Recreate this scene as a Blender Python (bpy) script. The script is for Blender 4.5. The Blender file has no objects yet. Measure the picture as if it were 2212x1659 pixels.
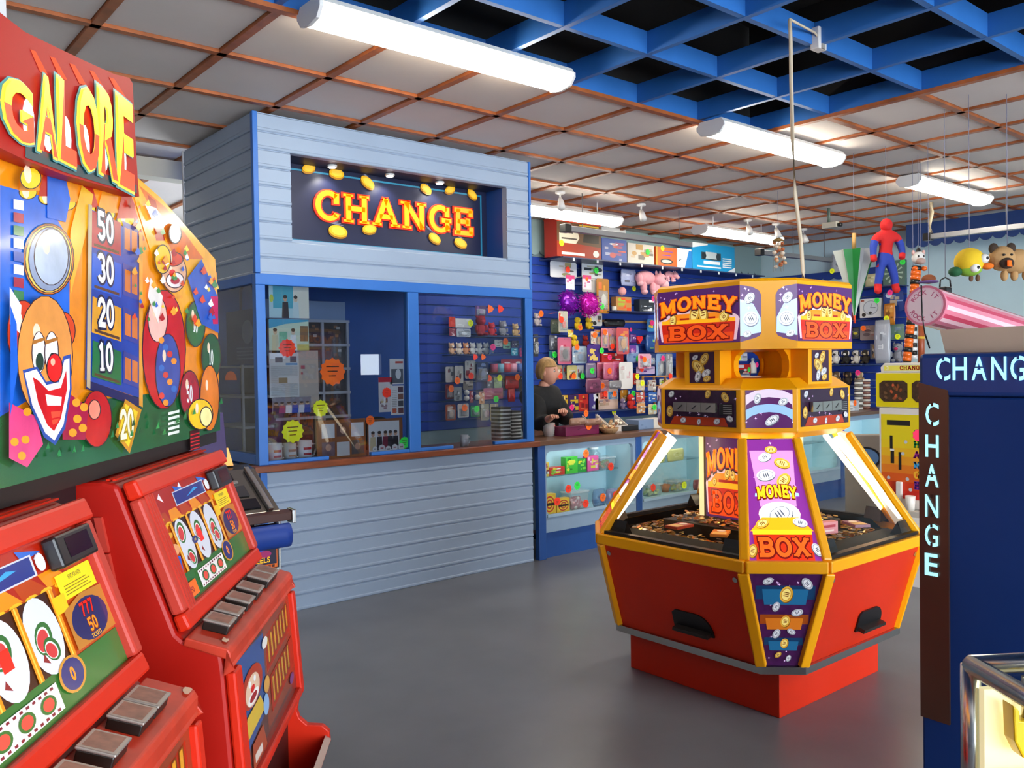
import bpy, math, random
from mathutils import Matrix, Vector
sc = bpy.context.scene
COL = sc.collection
RND = random.Random(7)
# ---------------------------------------------------------------- camera, world, exposure
EYE = Vector((0, 0, 1.5))
FPX, CX, CY = 1859.7, 1106.0, 829.5
def _axes(yaw, pitch, roll):
    f = Vector((math.cos(pitch)*math.cos(yaw), math.cos(pitch)*math.sin(yaw), math.sin(pitch)))
    r = f.cross(Vector((0, 0, 1))).normalized(); u = r.cross(f)
    c, s = math.cos(roll), math.sin(roll)
    return c*r+s*u, c*u-s*r, f
AR, AU, AF = _axes(math.radians(50.0997), math.radians(-1.15), math.radians(-0.8957))
cam = bpy.data.cameras.new('camera'); camo = bpy.data.objects.new('camera', cam); COL.objects.link(camo)
cam.sensor_width = 36.0; cam.lens = 36.0*FPX/2212.0; cam.clip_start = .05; cam.clip_end = 100
mw = Matrix.Identity(4)
for i in range(3):
    mw[i][0] = AR[i]; mw[i][1] = AU[i]; mw[i][2] = -AF[i]; mw[i][3] = EYE[i]
camo.matrix_world = mw
sc.camera = camo
world = bpy.data.worlds.new('world'); sc.world = world; world.use_nodes = True
_bg = world.node_tree.nodes['Background']
_bg.inputs[0].default_value = (.80, .90, 1.0, 1); _bg.inputs[1].default_value = 11.0   # overcast daylight at the open front
sc.view_settings.view_transform = 'Standard'; sc.view_settings.look = 'None'
sc.view_settings.gamma = 1.0; sc.view_settings.exposure = 0.35; sc.view_settings.use_curve_mapping = False
sc.cycles.use_denoising = True
sc.cycles.max_bounces = 8; sc.cycles.diffuse_bounces = 4; sc.cycles.glossy_bounces = 4
sc.cycles.transparent_max_bounces = 16; sc.cycles.transmission_bounces = 6
sc.cycles.sample_clamp_indirect = 6.0
sc.cycles.caustics_reflective = False; sc.cycles.caustics_refractive = False
TUBE = 20.0            # glow of the ceiling tubes

# ---------------------------------------------------------------- measuring helpers
def ray(px, py):
    return AR*((px-CX)/FPX) - AU*((py-CY)/FPX) + AF
def onax(px, py, ax, v):
    d = ray(px, py); return EYE + d*((v-EYE[ax])/d[ax])
def onx(px, py, x): return onax(px, py, 0, x)
def ony(px, py, y): return onax(px, py, 1, y)
def onz(px, py, z): return onax(px, py, 2, z)
def atd(px, py, d): return EYE + ray(px, py)*d      # d = depth along the view axis

# ---------------------------------------------------------------- materials
def lin(h):
    h = h.lstrip('#'); out = []
    for i in (0, 2, 4):
        c = int(h[i:i+2], 16)/255
        out.append(c/12.92 if c <= .04045 else ((c+.055)/1.055)**2.4)
    return out
_mc = {}
def pm(col, rough=.5, metal=0, emit=0, var=0, scale=6, bump=0, coat=0, stretch=None, spec=.5, tag=''):
    key = (col, rough, metal, emit, var, scale, bump, coat, stretch, spec, tag)
    if key in _mc: return _mc[key]
    m = bpy.data.materials.new('mat_'+col.strip('#')); m.use_nodes = True
    nt = m.node_tree; b = nt.nodes['Principled BSDF']
    c = (*lin(col), 1)
    b.inputs['Base Color'].default_value = c; b.inputs['Roughness'].default_value = rough
    b.inputs['Metallic'].default_value = metal; b.inputs['Coat Weight'].default_value = coat
    b.inputs['Specular IOR Level'].default_value = spec
    b.inputs['Coat Roughness'].default_value = .08
    if emit:
        b.inputs['Emission Color'].default_value = c; b.inputs['Emission Strength'].default_value = emit
    if var or bump:
        tc = nt.nodes.new('ShaderNodeTexCoord'); mp = nt.nodes.new('ShaderNodeMapping')
        nz = nt.nodes.new('ShaderNodeTexNoise'); nz.inputs['Scale'].default_value = scale
        nz.inputs['Detail'].default_value = 4
        if stretch: mp.inputs['Scale'].default_value = stretch
        nt.links.new(tc.outputs['Object'], mp.inputs['Vector']); nt.links.new(mp.outputs['Vector'], nz.inputs['Vector'])
        if var:
            rp = nt.nodes.new('ShaderNodeValToRGB')
            rp.color_ramp.elements[0].position = .3; rp.color_ramp.elements[1].position = .7
            rp.color_ramp.elements[0].color = tuple(max(0, x*(1-var)) for x in c[:3])+(1,)
            rp.color_ramp.elements[1].color = tuple(min(1, x*(1+var*.6)+.004) for x in c[:3])+(1,)
            nt.links.new(nz.outputs['Fac'], rp.inputs['Fac']); nt.links.new(rp.outputs['Color'], b.inputs['Base Color'])
        if bump:
            bn = nt.nodes.new('ShaderNodeBump'); bn.inputs['Strength'].default_value = bump; bn.inputs['Distance'].default_value = .01
            nt.links.new(nz.outputs['Fac'], bn.inputs['Height']); nt.links.new(bn.outputs['Normal'], b.inputs['Normal'])
    _mc[key] = m
    return m
def glassm(tint='#ffffff', ior=1.45, rough=0.0, film=0.0, filmcol='#ffffff'):
    key = ('glass', tint, ior, rough, film, filmcol)
    if key in _mc: return _mc[key]
    m = bpy.data.materials.new('mat_glass'); m.use_nodes = True; nt = m.node_tree
    nt.nodes.remove(nt.nodes['Principled BSDF']); out = nt.nodes['Material Output']
    tr = nt.nodes.new('ShaderNodeBsdfTransparent'); tr.inputs[0].default_value = (*lin(tint), 1)
    gl = nt.nodes.new('ShaderNodeBsdfGlossy'); gl.inputs['Roughness'].default_value = rough
    lw = nt.nodes.new('ShaderNodeLayerWeight'); lw.inputs['Blend'].default_value = .5
    pw = nt.nodes.new('ShaderNodeMath'); pw.operation = 'POWER'; pw.inputs[1].default_value = 5
    ma = nt.nodes.new('ShaderNodeMath'); ma.operation = 'MULTIPLY_ADD'; f0 = ((ior-1)/(ior+1))**2
    ma.inputs[1].default_value = 1-f0; ma.inputs[2].default_value = f0
    nt.links.new(lw.outputs['Facing'], pw.inputs[0]); nt.links.new(pw.outputs[0], ma.inputs[0])
    mx = nt.nodes.new('ShaderNodeMixShader')
    nt.links.new(ma.outputs[0], mx.inputs[0]); nt.links.new(gl.outputs[0], mx.inputs[2])
    src = tr.outputs[0]
    if film:
        df = nt.nodes.new('ShaderNodeBsdfDiffuse'); df.inputs[0].default_value = (*lin(filmcol), 1)
        m2 = nt.nodes.new('ShaderNodeMixShader'); m2.inputs[0].default_value = film
        nt.links.new(tr.outputs[0], m2.inputs[1]); nt.links.new(df.outputs[0], m2.inputs[2]); src = m2.outputs[0]
    nt.links.new(src, mx.inputs[1]); nt.links.new(mx.outputs[0], out.inputs[0])
    _mc[key] = m
    return m

# ---------------------------------------------------------------- mesh builder
def frame(o, u, v):
    """local (u, v, w) axes: u right, v up, w out of the surface"""
    u = Vector(u).normalized(); v = Vector(v); v = (v-u*v.dot(u)).normalized(); w = u.cross(v)
    M = Matrix.Identity(4)
    for i in range(3):
        M[i][0], M[i][1], M[i][2], M[i][3] = u[i], v[i], w[i], o[i]
    return M
class MB:
    def __init__(s, xf=None):
        s.v = []; s.f = []; s.m = []; s.sm = []; s.mats = []; s.xf = xf or Matrix.Identity(4); s.w = 0.0
    def mi(s, mat):
        if isinstance(mat, str): mat = pm(mat)
        if mat not in s.mats: s.mats.append(mat)
        return s.mats.index(mat)
    def add(s, vs, fs, mat, smooth=False):
        b = len(s.v); k = s.mi(mat)
        for p in vs: s.v.append(tuple(s.xf @ Vector(p)))
        for f in fs:
            s.f.append([i+b for i in f]); s.m.append(k); s.sm.append(smooth)
        return s
    def bx(s, x0, x1, y0, y1, z0, z1, mat):
        vs = [(x, y, z) for z in (z0, z1) for y in (y0, y1) for x in (x0, x1)]
        return s.add(vs, [(0, 2, 3, 1), (4, 5, 7, 6), (0, 1, 5, 4), (2, 6, 7, 3), (0, 4, 6, 2), (1, 3, 7, 5)], mat)
    def box(s, c, d, mat):
        return s.bx(c[0]-d[0]/2, c[0]+d[0]/2, c[1]-d[1]/2, c[1]+d[1]/2, c[2]-d[2]/2, c[2]+d[2]/2, mat)
    def prism(s, pts, w0, w1, mat, side=None):
        """2D outline in local xy extruded along local z"""
        n = len(pts); vs = [(p[0], p[1], w0) for p in pts]+[(p[0], p[1], w1) for p in pts]
        a = sum(pts[i][0]*pts[(i+1) % n][1]-pts[(i+1) % n][0]*pts[i][1] for i in range(n))
        top = list(range(n, 2*n)); bot = list(range(n-1, -1, -1)); sd = [(i, (i+1) % n, n+(i+1) % n, n+i) for i in range(n)]
        if a < 0:
            top.reverse(); bot.reverse(); sd = [tuple(reversed(q)) for q in sd]
        s.add(vs, [top, bot], mat); b = len(s.v)-len(vs); k = s.mi(side or mat)
        for q in sd: s.f.append([i+b for i in q]); s.m.append(k); s.sm.append(False)
        return s
    def rings(s, rs, mat, smooth=True, cap=True, closed=True):
        """list of equal rings of points joined into a skin"""
        n = len(rs[0]); vs = [p for r in rs for p in r]; fs = []
        for i in range(len(rs)-1):
            for j in range(n if closed else n-1):
                a, b = i*n+j, i*n+(j+1) % n
                fs.append((a, b, b+n, a+n))
        if cap and closed:
            fs.append(tuple(range(n-1, -1, -1))); fs.append(tuple((len(rs)-1)*n+j for j in range(n)))
        return s.add(vs, fs, mat, smooth)
    def lathe(s, prof, c, mat, n=16, smooth=True, sx=1, sy=1):
        rs = [[(c[0]+r*sx*math.cos(2*math.pi*j/n), c[1]+r*sy*math.sin(2*math.pi*j/n), c[2]+z) for j in range(n)] for r, z in prof]
        return s.rings(rs, mat, smooth)
    def ell(s, c, r, mat, n=12, k=7, rot=None):
        rs = []
        for i in range(k+1):
            a = -math.pi/2+math.pi*i/k; ca = max(math.cos(a), .02)
            ring = []
            for j in range(n):
                p = Vector((r[0]*ca*math.cos(2*math.pi*j/n), r[1]*ca*math.sin(2*math.pi*j/n), r[2]*math.sin(a)))
                if rot: p = rot @ p
                ring.append((c[0]+p.x, c[1]+p.y, c[2]+p.z))
            rs.append(ring)
        return s.rings(rs, mat, True)
    def tube(s, path, r, mat, n=8):
        path = [Vector(p) for p in path]; rs = []
        rr = r if isinstance(r, (list, tuple)) else [r]*len(path)
        for i, p in enumerate(path):
            d = (path[min(i+1, len(path)-1)]-path[max(i-1, 0)]).normalized()
            a = d.cross(Vector((0, 0, 1)))
            if a.length < .05: a = d.cross(Vector((0, 1, 0)))
            a.normalize(); b = a.cross(d)
            rs.append([tuple(p+(a*math.cos(2*math.pi*j/n)+b*math.sin(2*math.pi*j/n))*rr[i]) for j in range(n)])
        return s.rings(rs, mat, True)
    # ---- flat print: shapes in local (u, v), each new layer a hair further out
    def lift(s, d=.0006): s.w += d; return s
    def pol(s, pts, mat):
        n = len(pts); a = sum(pts[i][0]*pts[(i+1) % n][1]-pts[(i+1) % n][0]*pts[i][1] for i in range(n))
        ix = list(range(n))
        if a < 0: ix.reverse()
        s.lift(.00005); return s.add([(p[0], p[1], s.w) for p in pts], [ix], mat)
    def rect(s, u0, v0, u1, v1, mat): return s.pol([(u0, v0), (u1, v0), (u1, v1), (u0, v1)], mat)
    def oval(s, c, rx, ry, mat, n=18, ang=0):
        ca, sa = math.cos(ang), math.sin(ang)
        return s.pol([(c[0]+rx*math.cos(t)*ca-ry*math.sin(t)*sa, c[1]+rx*math.cos(t)*sa+ry*math.sin(t)*ca) for t in [2*math.pi*i/n for i in range(n)]], mat)
    def star(s, c, r, r2, n, mat, ang=0):
        s.lift(.00005)
        pts = [(c[0]+(r if i % 2 == 0 else r2)*math.cos(ang+math.pi*i/n), c[1]+(r if i % 2 == 0 else r2)*math.sin(ang+math.pi*i/n), s.w) for i in range(2*n)]
        pts.append((c[0], c[1], s.w))
        return s.add(pts, [(i, (i+1) % (2*n), 2*n) for i in range(2*n)], mat)
    def build(s, name, parent=None, mat_loc=None, bev=0, smooth=None):
        me = bpy.data.meshes.new(name); 
        o = bpy.data.objects.new(name, me)
        vs = s.v
        if parent is None and mat_loc is None and vs:
            mat_loc = (sum(p[0] for p in vs)/len(vs), sum(p[1] for p in vs)/len(vs), min(p[2] for p in vs))
        if mat_loc is not None:
            vs = [tuple(Vector(p)-Vector(mat_loc)) for p in vs]
        me.from_pydata(vs, [], s.f); 
        for m in s.mats: me.materials.append(m)
        me.polygons.foreach_set('material_index', s.m); me.polygons.foreach_set('use_smooth', s.sm)
        me.update()
        if mat_loc is not None: o.location = mat_loc
        COL.objects.link(o)
        if parent is not None: o.parent = parent; o.matrix_parent_inverse = Matrix.Translation(-Vector(parent.location)) if parent.rotation_euler.z == 0 else parent.matrix_basis.inverted()
        if bev:
            b = o.modifiers.new('bevel', 'BEVEL'); b.width = bev; b.segments = 2; b.limit_method = 'ANGLE'; b.angle_limit = .6
        return o
def tag(o, label=None, cat=None, group=None, kind=None):
    if label: o['label'] = label
    if cat: o['category'] = cat
    if group: o['group'] = group
    if kind: o['kind'] = kind
    return o
def thing(name, label, cat, loc=(0, 0, 0), group=None):
    o = bpy.data.objects.new(name, None); o.empty_display_size = .1; COL.objects.link(o); o.location = loc
    return tag(o, label, cat, group)
def structure(name, label, mb=None, cat=None):
    o = mb.build(name) if mb else thing(name, label, cat or name.split('_')[0])
    return tag(o, label, cat or name.split('_')[0], None, 'structure')
def inst(src, name, parent, M):
    """another object on the same mesh, moved by world matrix M"""
    o = bpy.data.objects.new(name, src.data); COL.objects.link(o)
    o.parent = parent; o.matrix_parent_inverse = parent.matrix_basis.inverted(); o.matrix_basis = M
    for m in src.modifiers:
        b = o.modifiers.new('bevel', 'BEVEL'); b.width = m.width; b.segments = m.segments; b.limit_method = 'ANGLE'; b.angle_limit = .6
    return o

# ---------------------------------------------------------------- lettering
_tx = {}
def textmesh(sx, bold=0.0):
    k = (sx, bold)
    if k not in _tx:
        cu = bpy.data.curves.new('tmp', 'FONT'); cu.body = sx; cu.offset = bold; cu.resolution_u = 3; cu.align_x = 'CENTER'
        o = bpy.data.objects.new('tmp', cu); me = bpy.data.meshes.new_from_object(o)
        vs = [(v.co.x, v.co.y) for v in me.vertices]; fs = [tuple(p.vertices) for p in me.polygons]
        bpy.data.objects.remove(o); bpy.data.curves.remove(cu); bpy.data.meshes.remove(me)
        y0 = 0; y1 = .69
        vs = [(x/(y1-y0), (y-y0)/(y1-y0)) for x, y in vs]
        _tx[k] = (vs, fs)
    return _tx[k]
def sans(mb, sx, u, v, h, mat, bold=0.0, wx=1.0, warp=None, ang=0):
    """centred text: cap height h, baseline at v"""
    vs, fs = textmesh(sx, bold); mb.lift(.00005); P = []
    ca, sa = math.cos(ang), math.sin(ang)
    for x, y in vs:
        a, b = x*h*wx, y*h
        a, b = a*ca-b*sa, a*sa+b*ca
        q = (u+a, v+b)
        if warp: q = warp(*q)
        P.append((q[0], q[1], mb.w))
    mb.add(P, fs, mat)
def _l(*p): return ('l', p)
def _a(cx, cy, rx, ry, a0, a1): return ('a', (cx, cy, rx, ry, a0, a1))
SLAB = {
 'C': (.86, [_a(.47, .5, .36, .44, 48, 312), _l(.72, .62, .72, .92), _l(.70, .15, .72, .22)]),
 'H': (.96, [_l(.2, .05, .2, .95), _l(.74, .05, .74, .95), _l(.2, .5, .74, .5), 's.2,0', 's.74,0', 's.2,1', 's.74,1']),
 'A': (.98, [_l(.15, .05, .48, .96), _l(.82, .05, .48, .96), _l(.28, .34, .7, .34), 's.15,0', 's.82,0']),
 'N': (.96, [_l(.2, .05, .2, .95), _l(.2, .93, .76, .07), _l(.76, .05, .76, .95), 's.2,0', 's.15,1', 's.76,1']),
 'G': (.92, [_a(.47, .5, .36, .44, 48, 330), _l(.74, .62, .74, .92), _l(.74, .1, .74, .46), _l(.55, .46, .88, .46)]),
 'E': (.84, [_l(.2, .05, .2, .95), _l(.08, .94, .74, .94), _l(.2, .5, .6, .5), _l(.08, .06, .76, .06), _l(.72, .94, .72, .74), _l(.74, .06, .74, .28), _l(.6, .38, .6, .62)]),
 'M': (1.16, [_l(.2, .05, .2, .95), _l(.2, .93, .56, .2), _l(.56, .2, .92, .93), _l(.92, .05, .92, .95), 's.2,0', 's.92,0', 's.14,1', 's.98,1']),
 'O': (.92, [_a(.46, .5, .35, .44, 0, 360)]),
 'Y': (.96, [_l(.16, .95, .48, .46), _l(.8, .95, .48, .46), _l(.48, .46, .48, .05), 's.16,1', 's.8,1', 's.48,0']),
 'B': (.9, [_l(.2, .05, .2, .95), _l(.06, .94, .5, .94), _l(.2, .52, .52, .52), _l(.06, .06, .52, .06), _a(.5, .73, .24, .21, -90, 90), _a(.52, .29, .26, .23, -90, 90)]),
 'X': (.96, [_l(.17, .95, .8, .05), _l(.8, .95, .17, .05), 's.17,0', 's.8,0', 's.17,1', 's.8,1']),
 '1': (.5, [_l(.25, .03, .25, .97), _l(.08, .8, .25, .95), 's.25,0']),
 '2': (.7, [_a(.34, .68, .25, .27, -30, 180), _l(.55, .55, .1, .06), _l(.06, .06, .62, .06)]),
 '0': (.7, [_a(.35, .5, .24, .44, 0, 360)]),
 '3': (.7, [_a(.32, .72, .24, .22, -90, 160), _a(.32, .29, .26, .23, -160, 90)]),
 '5': (.7, [_a(.32, .32, .26, .27, -150, 110), _l(.14, .5, .14, .94), _l(.1, .94, .58, .94)]),
 '7': (.7, [_l(.08, .94, .6, .94), _l(.58, .94, .26, .03)]),
 ' ': (.4, []),
}
def slabw(sx, sp=.04): return sum(SLAB[c][0] for c in sx)+sp*(len(sx)-1)
def slab(mb, sx, u, v, h, mat, t=.2, grow=0.0, serif=.2, wx=1.0, warp=None, depth=0.0, sp=.04, ang=0):
    """slab-serif letters centred on u, baseline v; grow fattens every stroke for an outline"""
    x0 = -slabw(sx, sp)/2; ca, sa = math.cos(ang), math.sin(ang)
    def put(p):
        a, b = p[0]*h*wx, p[1]*h
        q = (u+a*ca-b*sa, v+a*sa+b*ca)
        return warp(*q) if warp else q
    mb.lift(.00005)
    for c in sx:
        w, items = SLAB[c]
        quads = []
        for it in items:
            if isinstance(it, str):
                a, b = it[1:].split(','); a = float(a); b = float(b)
                y0, y1 = (0-grow, t*.55+grow) if b == 0 else (1-t*.55-grow, 1+grow)
                k = 3
                for i in range(k):
                    xa = a-serif-grow+(2*serif+2*grow)*i/k; xb = a-serif-grow+(2*serif+2*grow)*(i+1)/k
                    quads.append([(xa, y0), (xb, y0), (xb, y1), (xa, y1)])
                continue
            kind, p = it; hw = t/2+grow
            if kind == 'l':
                d = Vector((p[2]-p[0], p[3]-p[1])); L = d.length; d /= L; nrm = Vector((-d.y, d.x))*hw
                a = Vector((p[0], p[1]))-d*(hw*.35+grow*.6); b = Vector((p[2], p[3]))+d*(hw*.35+grow*.6); k = 4
                for i in range(k):
                    q0 = a.lerp(b, i/k); q1 = a.lerp(b, (i+1)/k)
                    quads.append([tuple(q0-nrm), tuple(q1-nrm), tuple(q1+nrm), tuple(q0+nrm)])
            else:
                cx, cy, rx, ry, a0, a1 = p; k = max(6, int(abs(a1-a0)/18))
                for i in range(k):
                    t0 = math.radians(a0+(a1-a0)*i/k); t1 = math.radians(a0+(a1-a0)*(i+1)/k); q = []
                    for (tt, r) in ((t0, -1), (t0, 1), (t1, 1), (t1, -1)):
                        q.append((cx+(rx+r*hw)*math.cos(tt), cy+(ry+r*hw)*math.sin(tt)))
                    quads.append(q)
        for q in quads:
            pts = [put((x0+a, b)) for a, b in q]
            if depth: mb.prism(pts, mb.w, mb.w+depth, mat)
            else:
                ar = sum(pts[i][0]*pts[(i+1) % 4][1]-pts[(i+1) % 4][0]*pts[i][1] for i in range(4))
                mb.add([(a, b, mb.w) for a, b in pts], [(0, 1, 2, 3) if ar > 0 else (3, 2, 1, 0)], mat)
        x0 += w+sp
    if depth: mb.w += depth
# ================================================================ THE ROOM
ZC = 3.10
WOOD = pm('#a85a2a', .45, var=.35, scale=9, stretch=(1, 1, 1))
BLUE = '#2f6fc0'
M_FLOOR = pm('#75767b', .33, var=.16, scale=2.2, bump=.03)
M_BLUEW = pm('#1e3f9e', .5, var=.08, scale=3)
structure('floor', 'smooth grey-blue vinyl floor of the arcade', MB().bx(-3.2, 10.6, -5.4, 9.4, -.06, 0, M_FLOOR))
# ---- ceiling: slab with a raised blue lattice bay, tiles and battens
CX0, CX1, CY0, CY1 = -1.268, 5.2, -1.19, 3.575       # the lattice bay
ceil = structure('ceiling', 'tiled ceiling with wooden battens and a raised blue lattice bay')
M_TILE = pm('#e2d6ce', .75, var=.05, scale=1.5, bump=.02)
cb = MB()
for a in ((-3.2, 10.6, CY1, 9.4), (CX1, 10.6, -5.4, CY1), (-3.2, CX0, -5.4, CY1), (CX0, CX1, -5.4, CY0)):
    cb.bx(a[0], a[1], a[2], a[3], ZC, ZC+.06, M_TILE)
cb.build('ceiling_slab', ceil)
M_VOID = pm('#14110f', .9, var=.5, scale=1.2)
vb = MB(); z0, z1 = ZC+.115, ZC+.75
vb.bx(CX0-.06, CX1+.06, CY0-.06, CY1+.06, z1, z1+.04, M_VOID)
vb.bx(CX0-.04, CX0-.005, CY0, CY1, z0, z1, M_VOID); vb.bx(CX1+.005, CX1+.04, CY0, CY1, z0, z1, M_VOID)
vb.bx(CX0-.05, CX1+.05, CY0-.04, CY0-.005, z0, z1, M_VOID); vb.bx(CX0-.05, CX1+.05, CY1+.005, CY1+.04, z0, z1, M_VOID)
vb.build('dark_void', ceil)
M_LAT = pm('#2b6bb4', .45, var=.1, scale=4)
for i in range(12):
    x = CX1-.588*i
    MB().bx(x-.016, x+.016, CY0, CY1, ZC, ZC+.115, M_LAT).build('lattice_board', ceil)
for j in range(9):
    y = CY1-.5955*j
    MB().bx(CX0, CX1, y-.016, y+.016, ZC+.0015, ZC+.1165, M_LAT).build('lattice_board', ceil)
XB = [CX1-.586*k for k in range(12, 0, -1)]+[CX1+.575*k for k in range(0, 10)]
YB = [CY1, 4.23, 4.88, 5.515, 6.14, 6.76]
YR = [CY1-.593*k for k in range(1, 7)]
BW, BT = .022, .022
def batten(x0, x1, y0, y1): MB().bx(x0, x1, y0, y1, ZC-BT, ZC, WOOD).build('batten', ceil)
for x in XB:
    if x <= CX1+.01: batten(x-BW, x+BW, CY1+BW if x < CX1-.01 else -.1, 9.2)
    else: batten(x-BW, x+BW, -.1, 7.0)
for y in YB:
    batten(-1.9, 10.4, y-BW, y+BW+(.0), )
for y in YR: batten(CX1+BW, 10.4, y-BW, y+BW)
_tiles = {}
def tile(x0, x1, y0, y1):
    k = (round(x1-x0, 3), round(y1-y0, 3))
    if k not in _tiles:
        o = MB().bx(-k[0]/2, k[0]/2, -k[1]/2, k[1]/2, -.006, 0, M_TILE).build('ceiling_tile', ceil, mat_loc=(0, 0, 0))
        _tiles[k] = o; o.matrix_parent_inverse = Matrix.Identity(4); o.location = ((x0+x1)/2, (y0+y1)/2, ZC)
    else:
        inst(_tiles[k], 'ceiling_tile', ceil, Matrix.Translation(((x0+x1)/2, (y0+y1)/2, ZC)))
for i in range(len(XB)-1):
    for j in range(len(YB)-1):
        if XB[i] > -.9: tile(XB[i]+BW+.004, XB[i+1]-BW-.004, YB[j]+BW+.004, YB[j+1]-BW-.004)
    if XB[i] >= CX1-.01:
        ys = [CY1]+YR
        for j in range(len(ys)-1):
            if XB[i] < 9.9: tile(XB[i]+BW+.004, XB[i+1]-BW-.004, ys[j+1]+BW+.004, ys[j]-BW-.004)
# ---- walls
XW, YW = 10.42, 7.02
M_GREY = pm('#8fa3a6', .7, var=.06, scale=2)
wb = structure('wall_back', 'blue slatted back wall with a grey upper band')
MB().bx(4.1, XW+.1, YW, YW+.1, 0, ZC, M_GREY).build('plaster', wb)
wr = structure('wall_right', 'pale blue side wall, slatted near the corner')
MB().bx(XW, XW+.1, -5.4, YW+.1, 0, ZC, pm('#c2dbe2', .7, var=.05, scale=2)).build('plaster', wr)
NS = 19; SP = .0955; ZS = .88
for k in range(NS):
    z = ZS+SP*k
    MB().prism([(0, 0), (.02, .006), (.02, SP-.012), (.006, SP-.003), (0, SP-.003)], 4.42, XW, M_BLUEW).build('slat', wb)
    o = wb.children[-1]
    o.matrix_parent_inverse = Matrix.Identity(4)
    o.matrix_basis = Matrix(((0, 0, 1, 0), (-1, 0, 0, YW), (0, 1, 0, z), (0, 0, 0, 1)))
    if k < 17:
        MB().prism([(0, 0), (.02, .006), (.02, SP-.012), (.006, SP-.003), (0, SP-.003)], 4.95, YW-.021, M_BLUEW).build('slat', wr)
        o = wr.children[-1]; o.matrix_parent_inverse = Matrix.Identity(4)
        o.matrix_basis = Matrix(((-1, 0, 0, XW), (0, 0, 1, 0), (0, 1, 0, z), (0, 0, 0, 1)))
# scalloped valances
def scallop(x0, x1, z0, z1, step, drop):
    pts = [(x0, z1), (x0, z0)]; n = max(1, round((x1-x0)/step)); st = (x1-x0)/n
    for i in range(n):
        for k in range(1, 9):
            a = math.pi*k/8; pts.append((x0+st*i+st/2-math.cos(a)*st/2, z0-math.sin(a)*drop))
    pts.append((x1, z1)); return pts
v = MB(frame((0, YW-.022, 0), (1, 0, 0), (0, 0, 1))); v.prism(scallop(4.42, 10.39, 2.76, ZC-.024, .155, .055), 0, .02, pm('#8aa2a3', .7))
structure('trim_1', 'grey-green scalloped valance along the back wall', v, 'trim')
v = MB(frame((XW-.022, 0, 0), (0, -1, 0), (0, 0, 1))); v.prism(scallop(-6.97, -4.97, 2.61, 2.67, .155, .05), 0, .02, pm('#1b3b86', .6))
structure('trim_2', 'dark blue scalloped strip on the side wall', v, 'trim')
v = MB(frame((10.0, 0, 0), (0, -1, 0), (0, 0, 1))); v.prism(scallop(-4.76, -.2, 2.86, ZC-.024, .135, .06), -.02, 0, pm('#1d3f7c', .6, var=.08))
structure('trim_3', 'navy blue pelmet board with a scalloped lower edge', v, 'trim')
# behind the booth, the closed left side and the open front
structure('wall_left', 'dark side wall behind the machines', MB().bx(-3.2, -3.1, -5.4, 9.4, 0, ZC, pm('#50545f', .8)))
structure('wall_rear', 'cream rear wall beyond the booth', MB().bx(-3.1, 4.1, 9.3, 9.4, 0, ZC, pm('#c8bda6', .8, var=.06)))
structure('trim_4', 'cream ceiling bulkhead beyond the booth', MB().bx(-3.1, 4.0, 6.55, 6.7, 2.94, ZC-.024, pm('#d8cdb4', .7)), 'trim')
wf = structure('wall_front', 'street wall with open shop front')  # unseen wall; openings shaped for the daylight and the booth glass reflection
M_FR = pm('#6a6f7a', .8)
for a in ((-3.1, 6.3, 2.75, ZC), (6.3, 8.80, 0, ZC), (9.28, XW, 0, ZC), (8.80, 9.28, 1.80, ZC), (8.80, 9.28, 0, 1.38)):
    MB().bx(a[0], a[1], -5.4, -5.3, a[2], a[3], M_FR).build('wall_panel', wf)
for x in (-3.05, .05, 3.15, 6.25):
    MB().bx(x-.06, x+.06, -5.3, -5.22, 0, 2.75, M_FR).build('wall_post', wf)
structure('wall_pillar', 'white square pillar behind the clown sign', MB().bx(.12, .70, 3.98, 4.2, 0, ZC-.03, pm('#e8e6e4', .6)))

# ================================================================ CEILING LIGHTS
M_WHITE = pm('#e9e6e2', .45)
M_GLOW = pm('#fff6e4', .4, emit=TUBE)
def tubelight(x0, x1, y, zt, label, rods=()):
    t = thing('fluorescent_light', label, 'ceiling light', ((x0+x1)/2, y, zt), 'batten lights along the ceiling')
    prof = [(-.085, zt), (.085, zt), (.105, zt-.028), (-.105, zt-.028)]
    xf = Matrix(((0, 0, 1, 0), (1, 0, 0, y), (0, 1, 0, 0), (0, 0, 0, 1)))
    MB(xf).prism(prof, x0, x1, M_WHITE).build('housing', t)
    dp = [(-.1, zt-.0285), (-.1, zt-.05), (-.07, zt-.085), (0, zt-.097), (.07, zt-.085), (.1, zt-.05), (.1, zt-.0285)]
    MB(xf).prism(dp, x0+.014, x1-.014, M_GLOW).build('diffuser', t)
    ep = [(-.108, zt-.028), (-.108, zt-.052), (-.075, zt-.092), (0, zt-.104), (.075, zt-.092), (.108, zt-.052), (.108, zt-.028)]
    for xa, xb in ((x0-.004, x0+.013), (x1-.013, x1+.004)):
        MB(xf).prism(ep, xa, xb, M_WHITE).build('end_cap', t)
    for xr in rods:
        MB().tube([(xr, y, zt), (xr, y, ZC-.001)], .006, M_WHITE).build('hanging_rod', t)
    return t
tubelight(1.76, 3.26, 3.44, 3.099, 'long bright tube light beside the blue lattice, above the booth sign')
tubelight(4.60, 6.10, 3.46, 3.077, 'bright tube light at the corner of the blue lattice, above the coin pusher')
tubelight(7.32, 8.82, 3.46, 3.077, 'bright tube light near the navy pelmet')
tubelight(4.90, 6.36, 5.95, 2.98, 'tube light hung on a rod above the toy car box', (5.2, 6.1))
tubelight(7.46, 8.90, 5.77, 2.98, 'tube light hung above the cyan stereo box', (7.7, 8.6))
tubelight(1.55, 2.95, 6.82, 3.077, 'tube light seen past the booth side, behind the clown sign')
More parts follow.
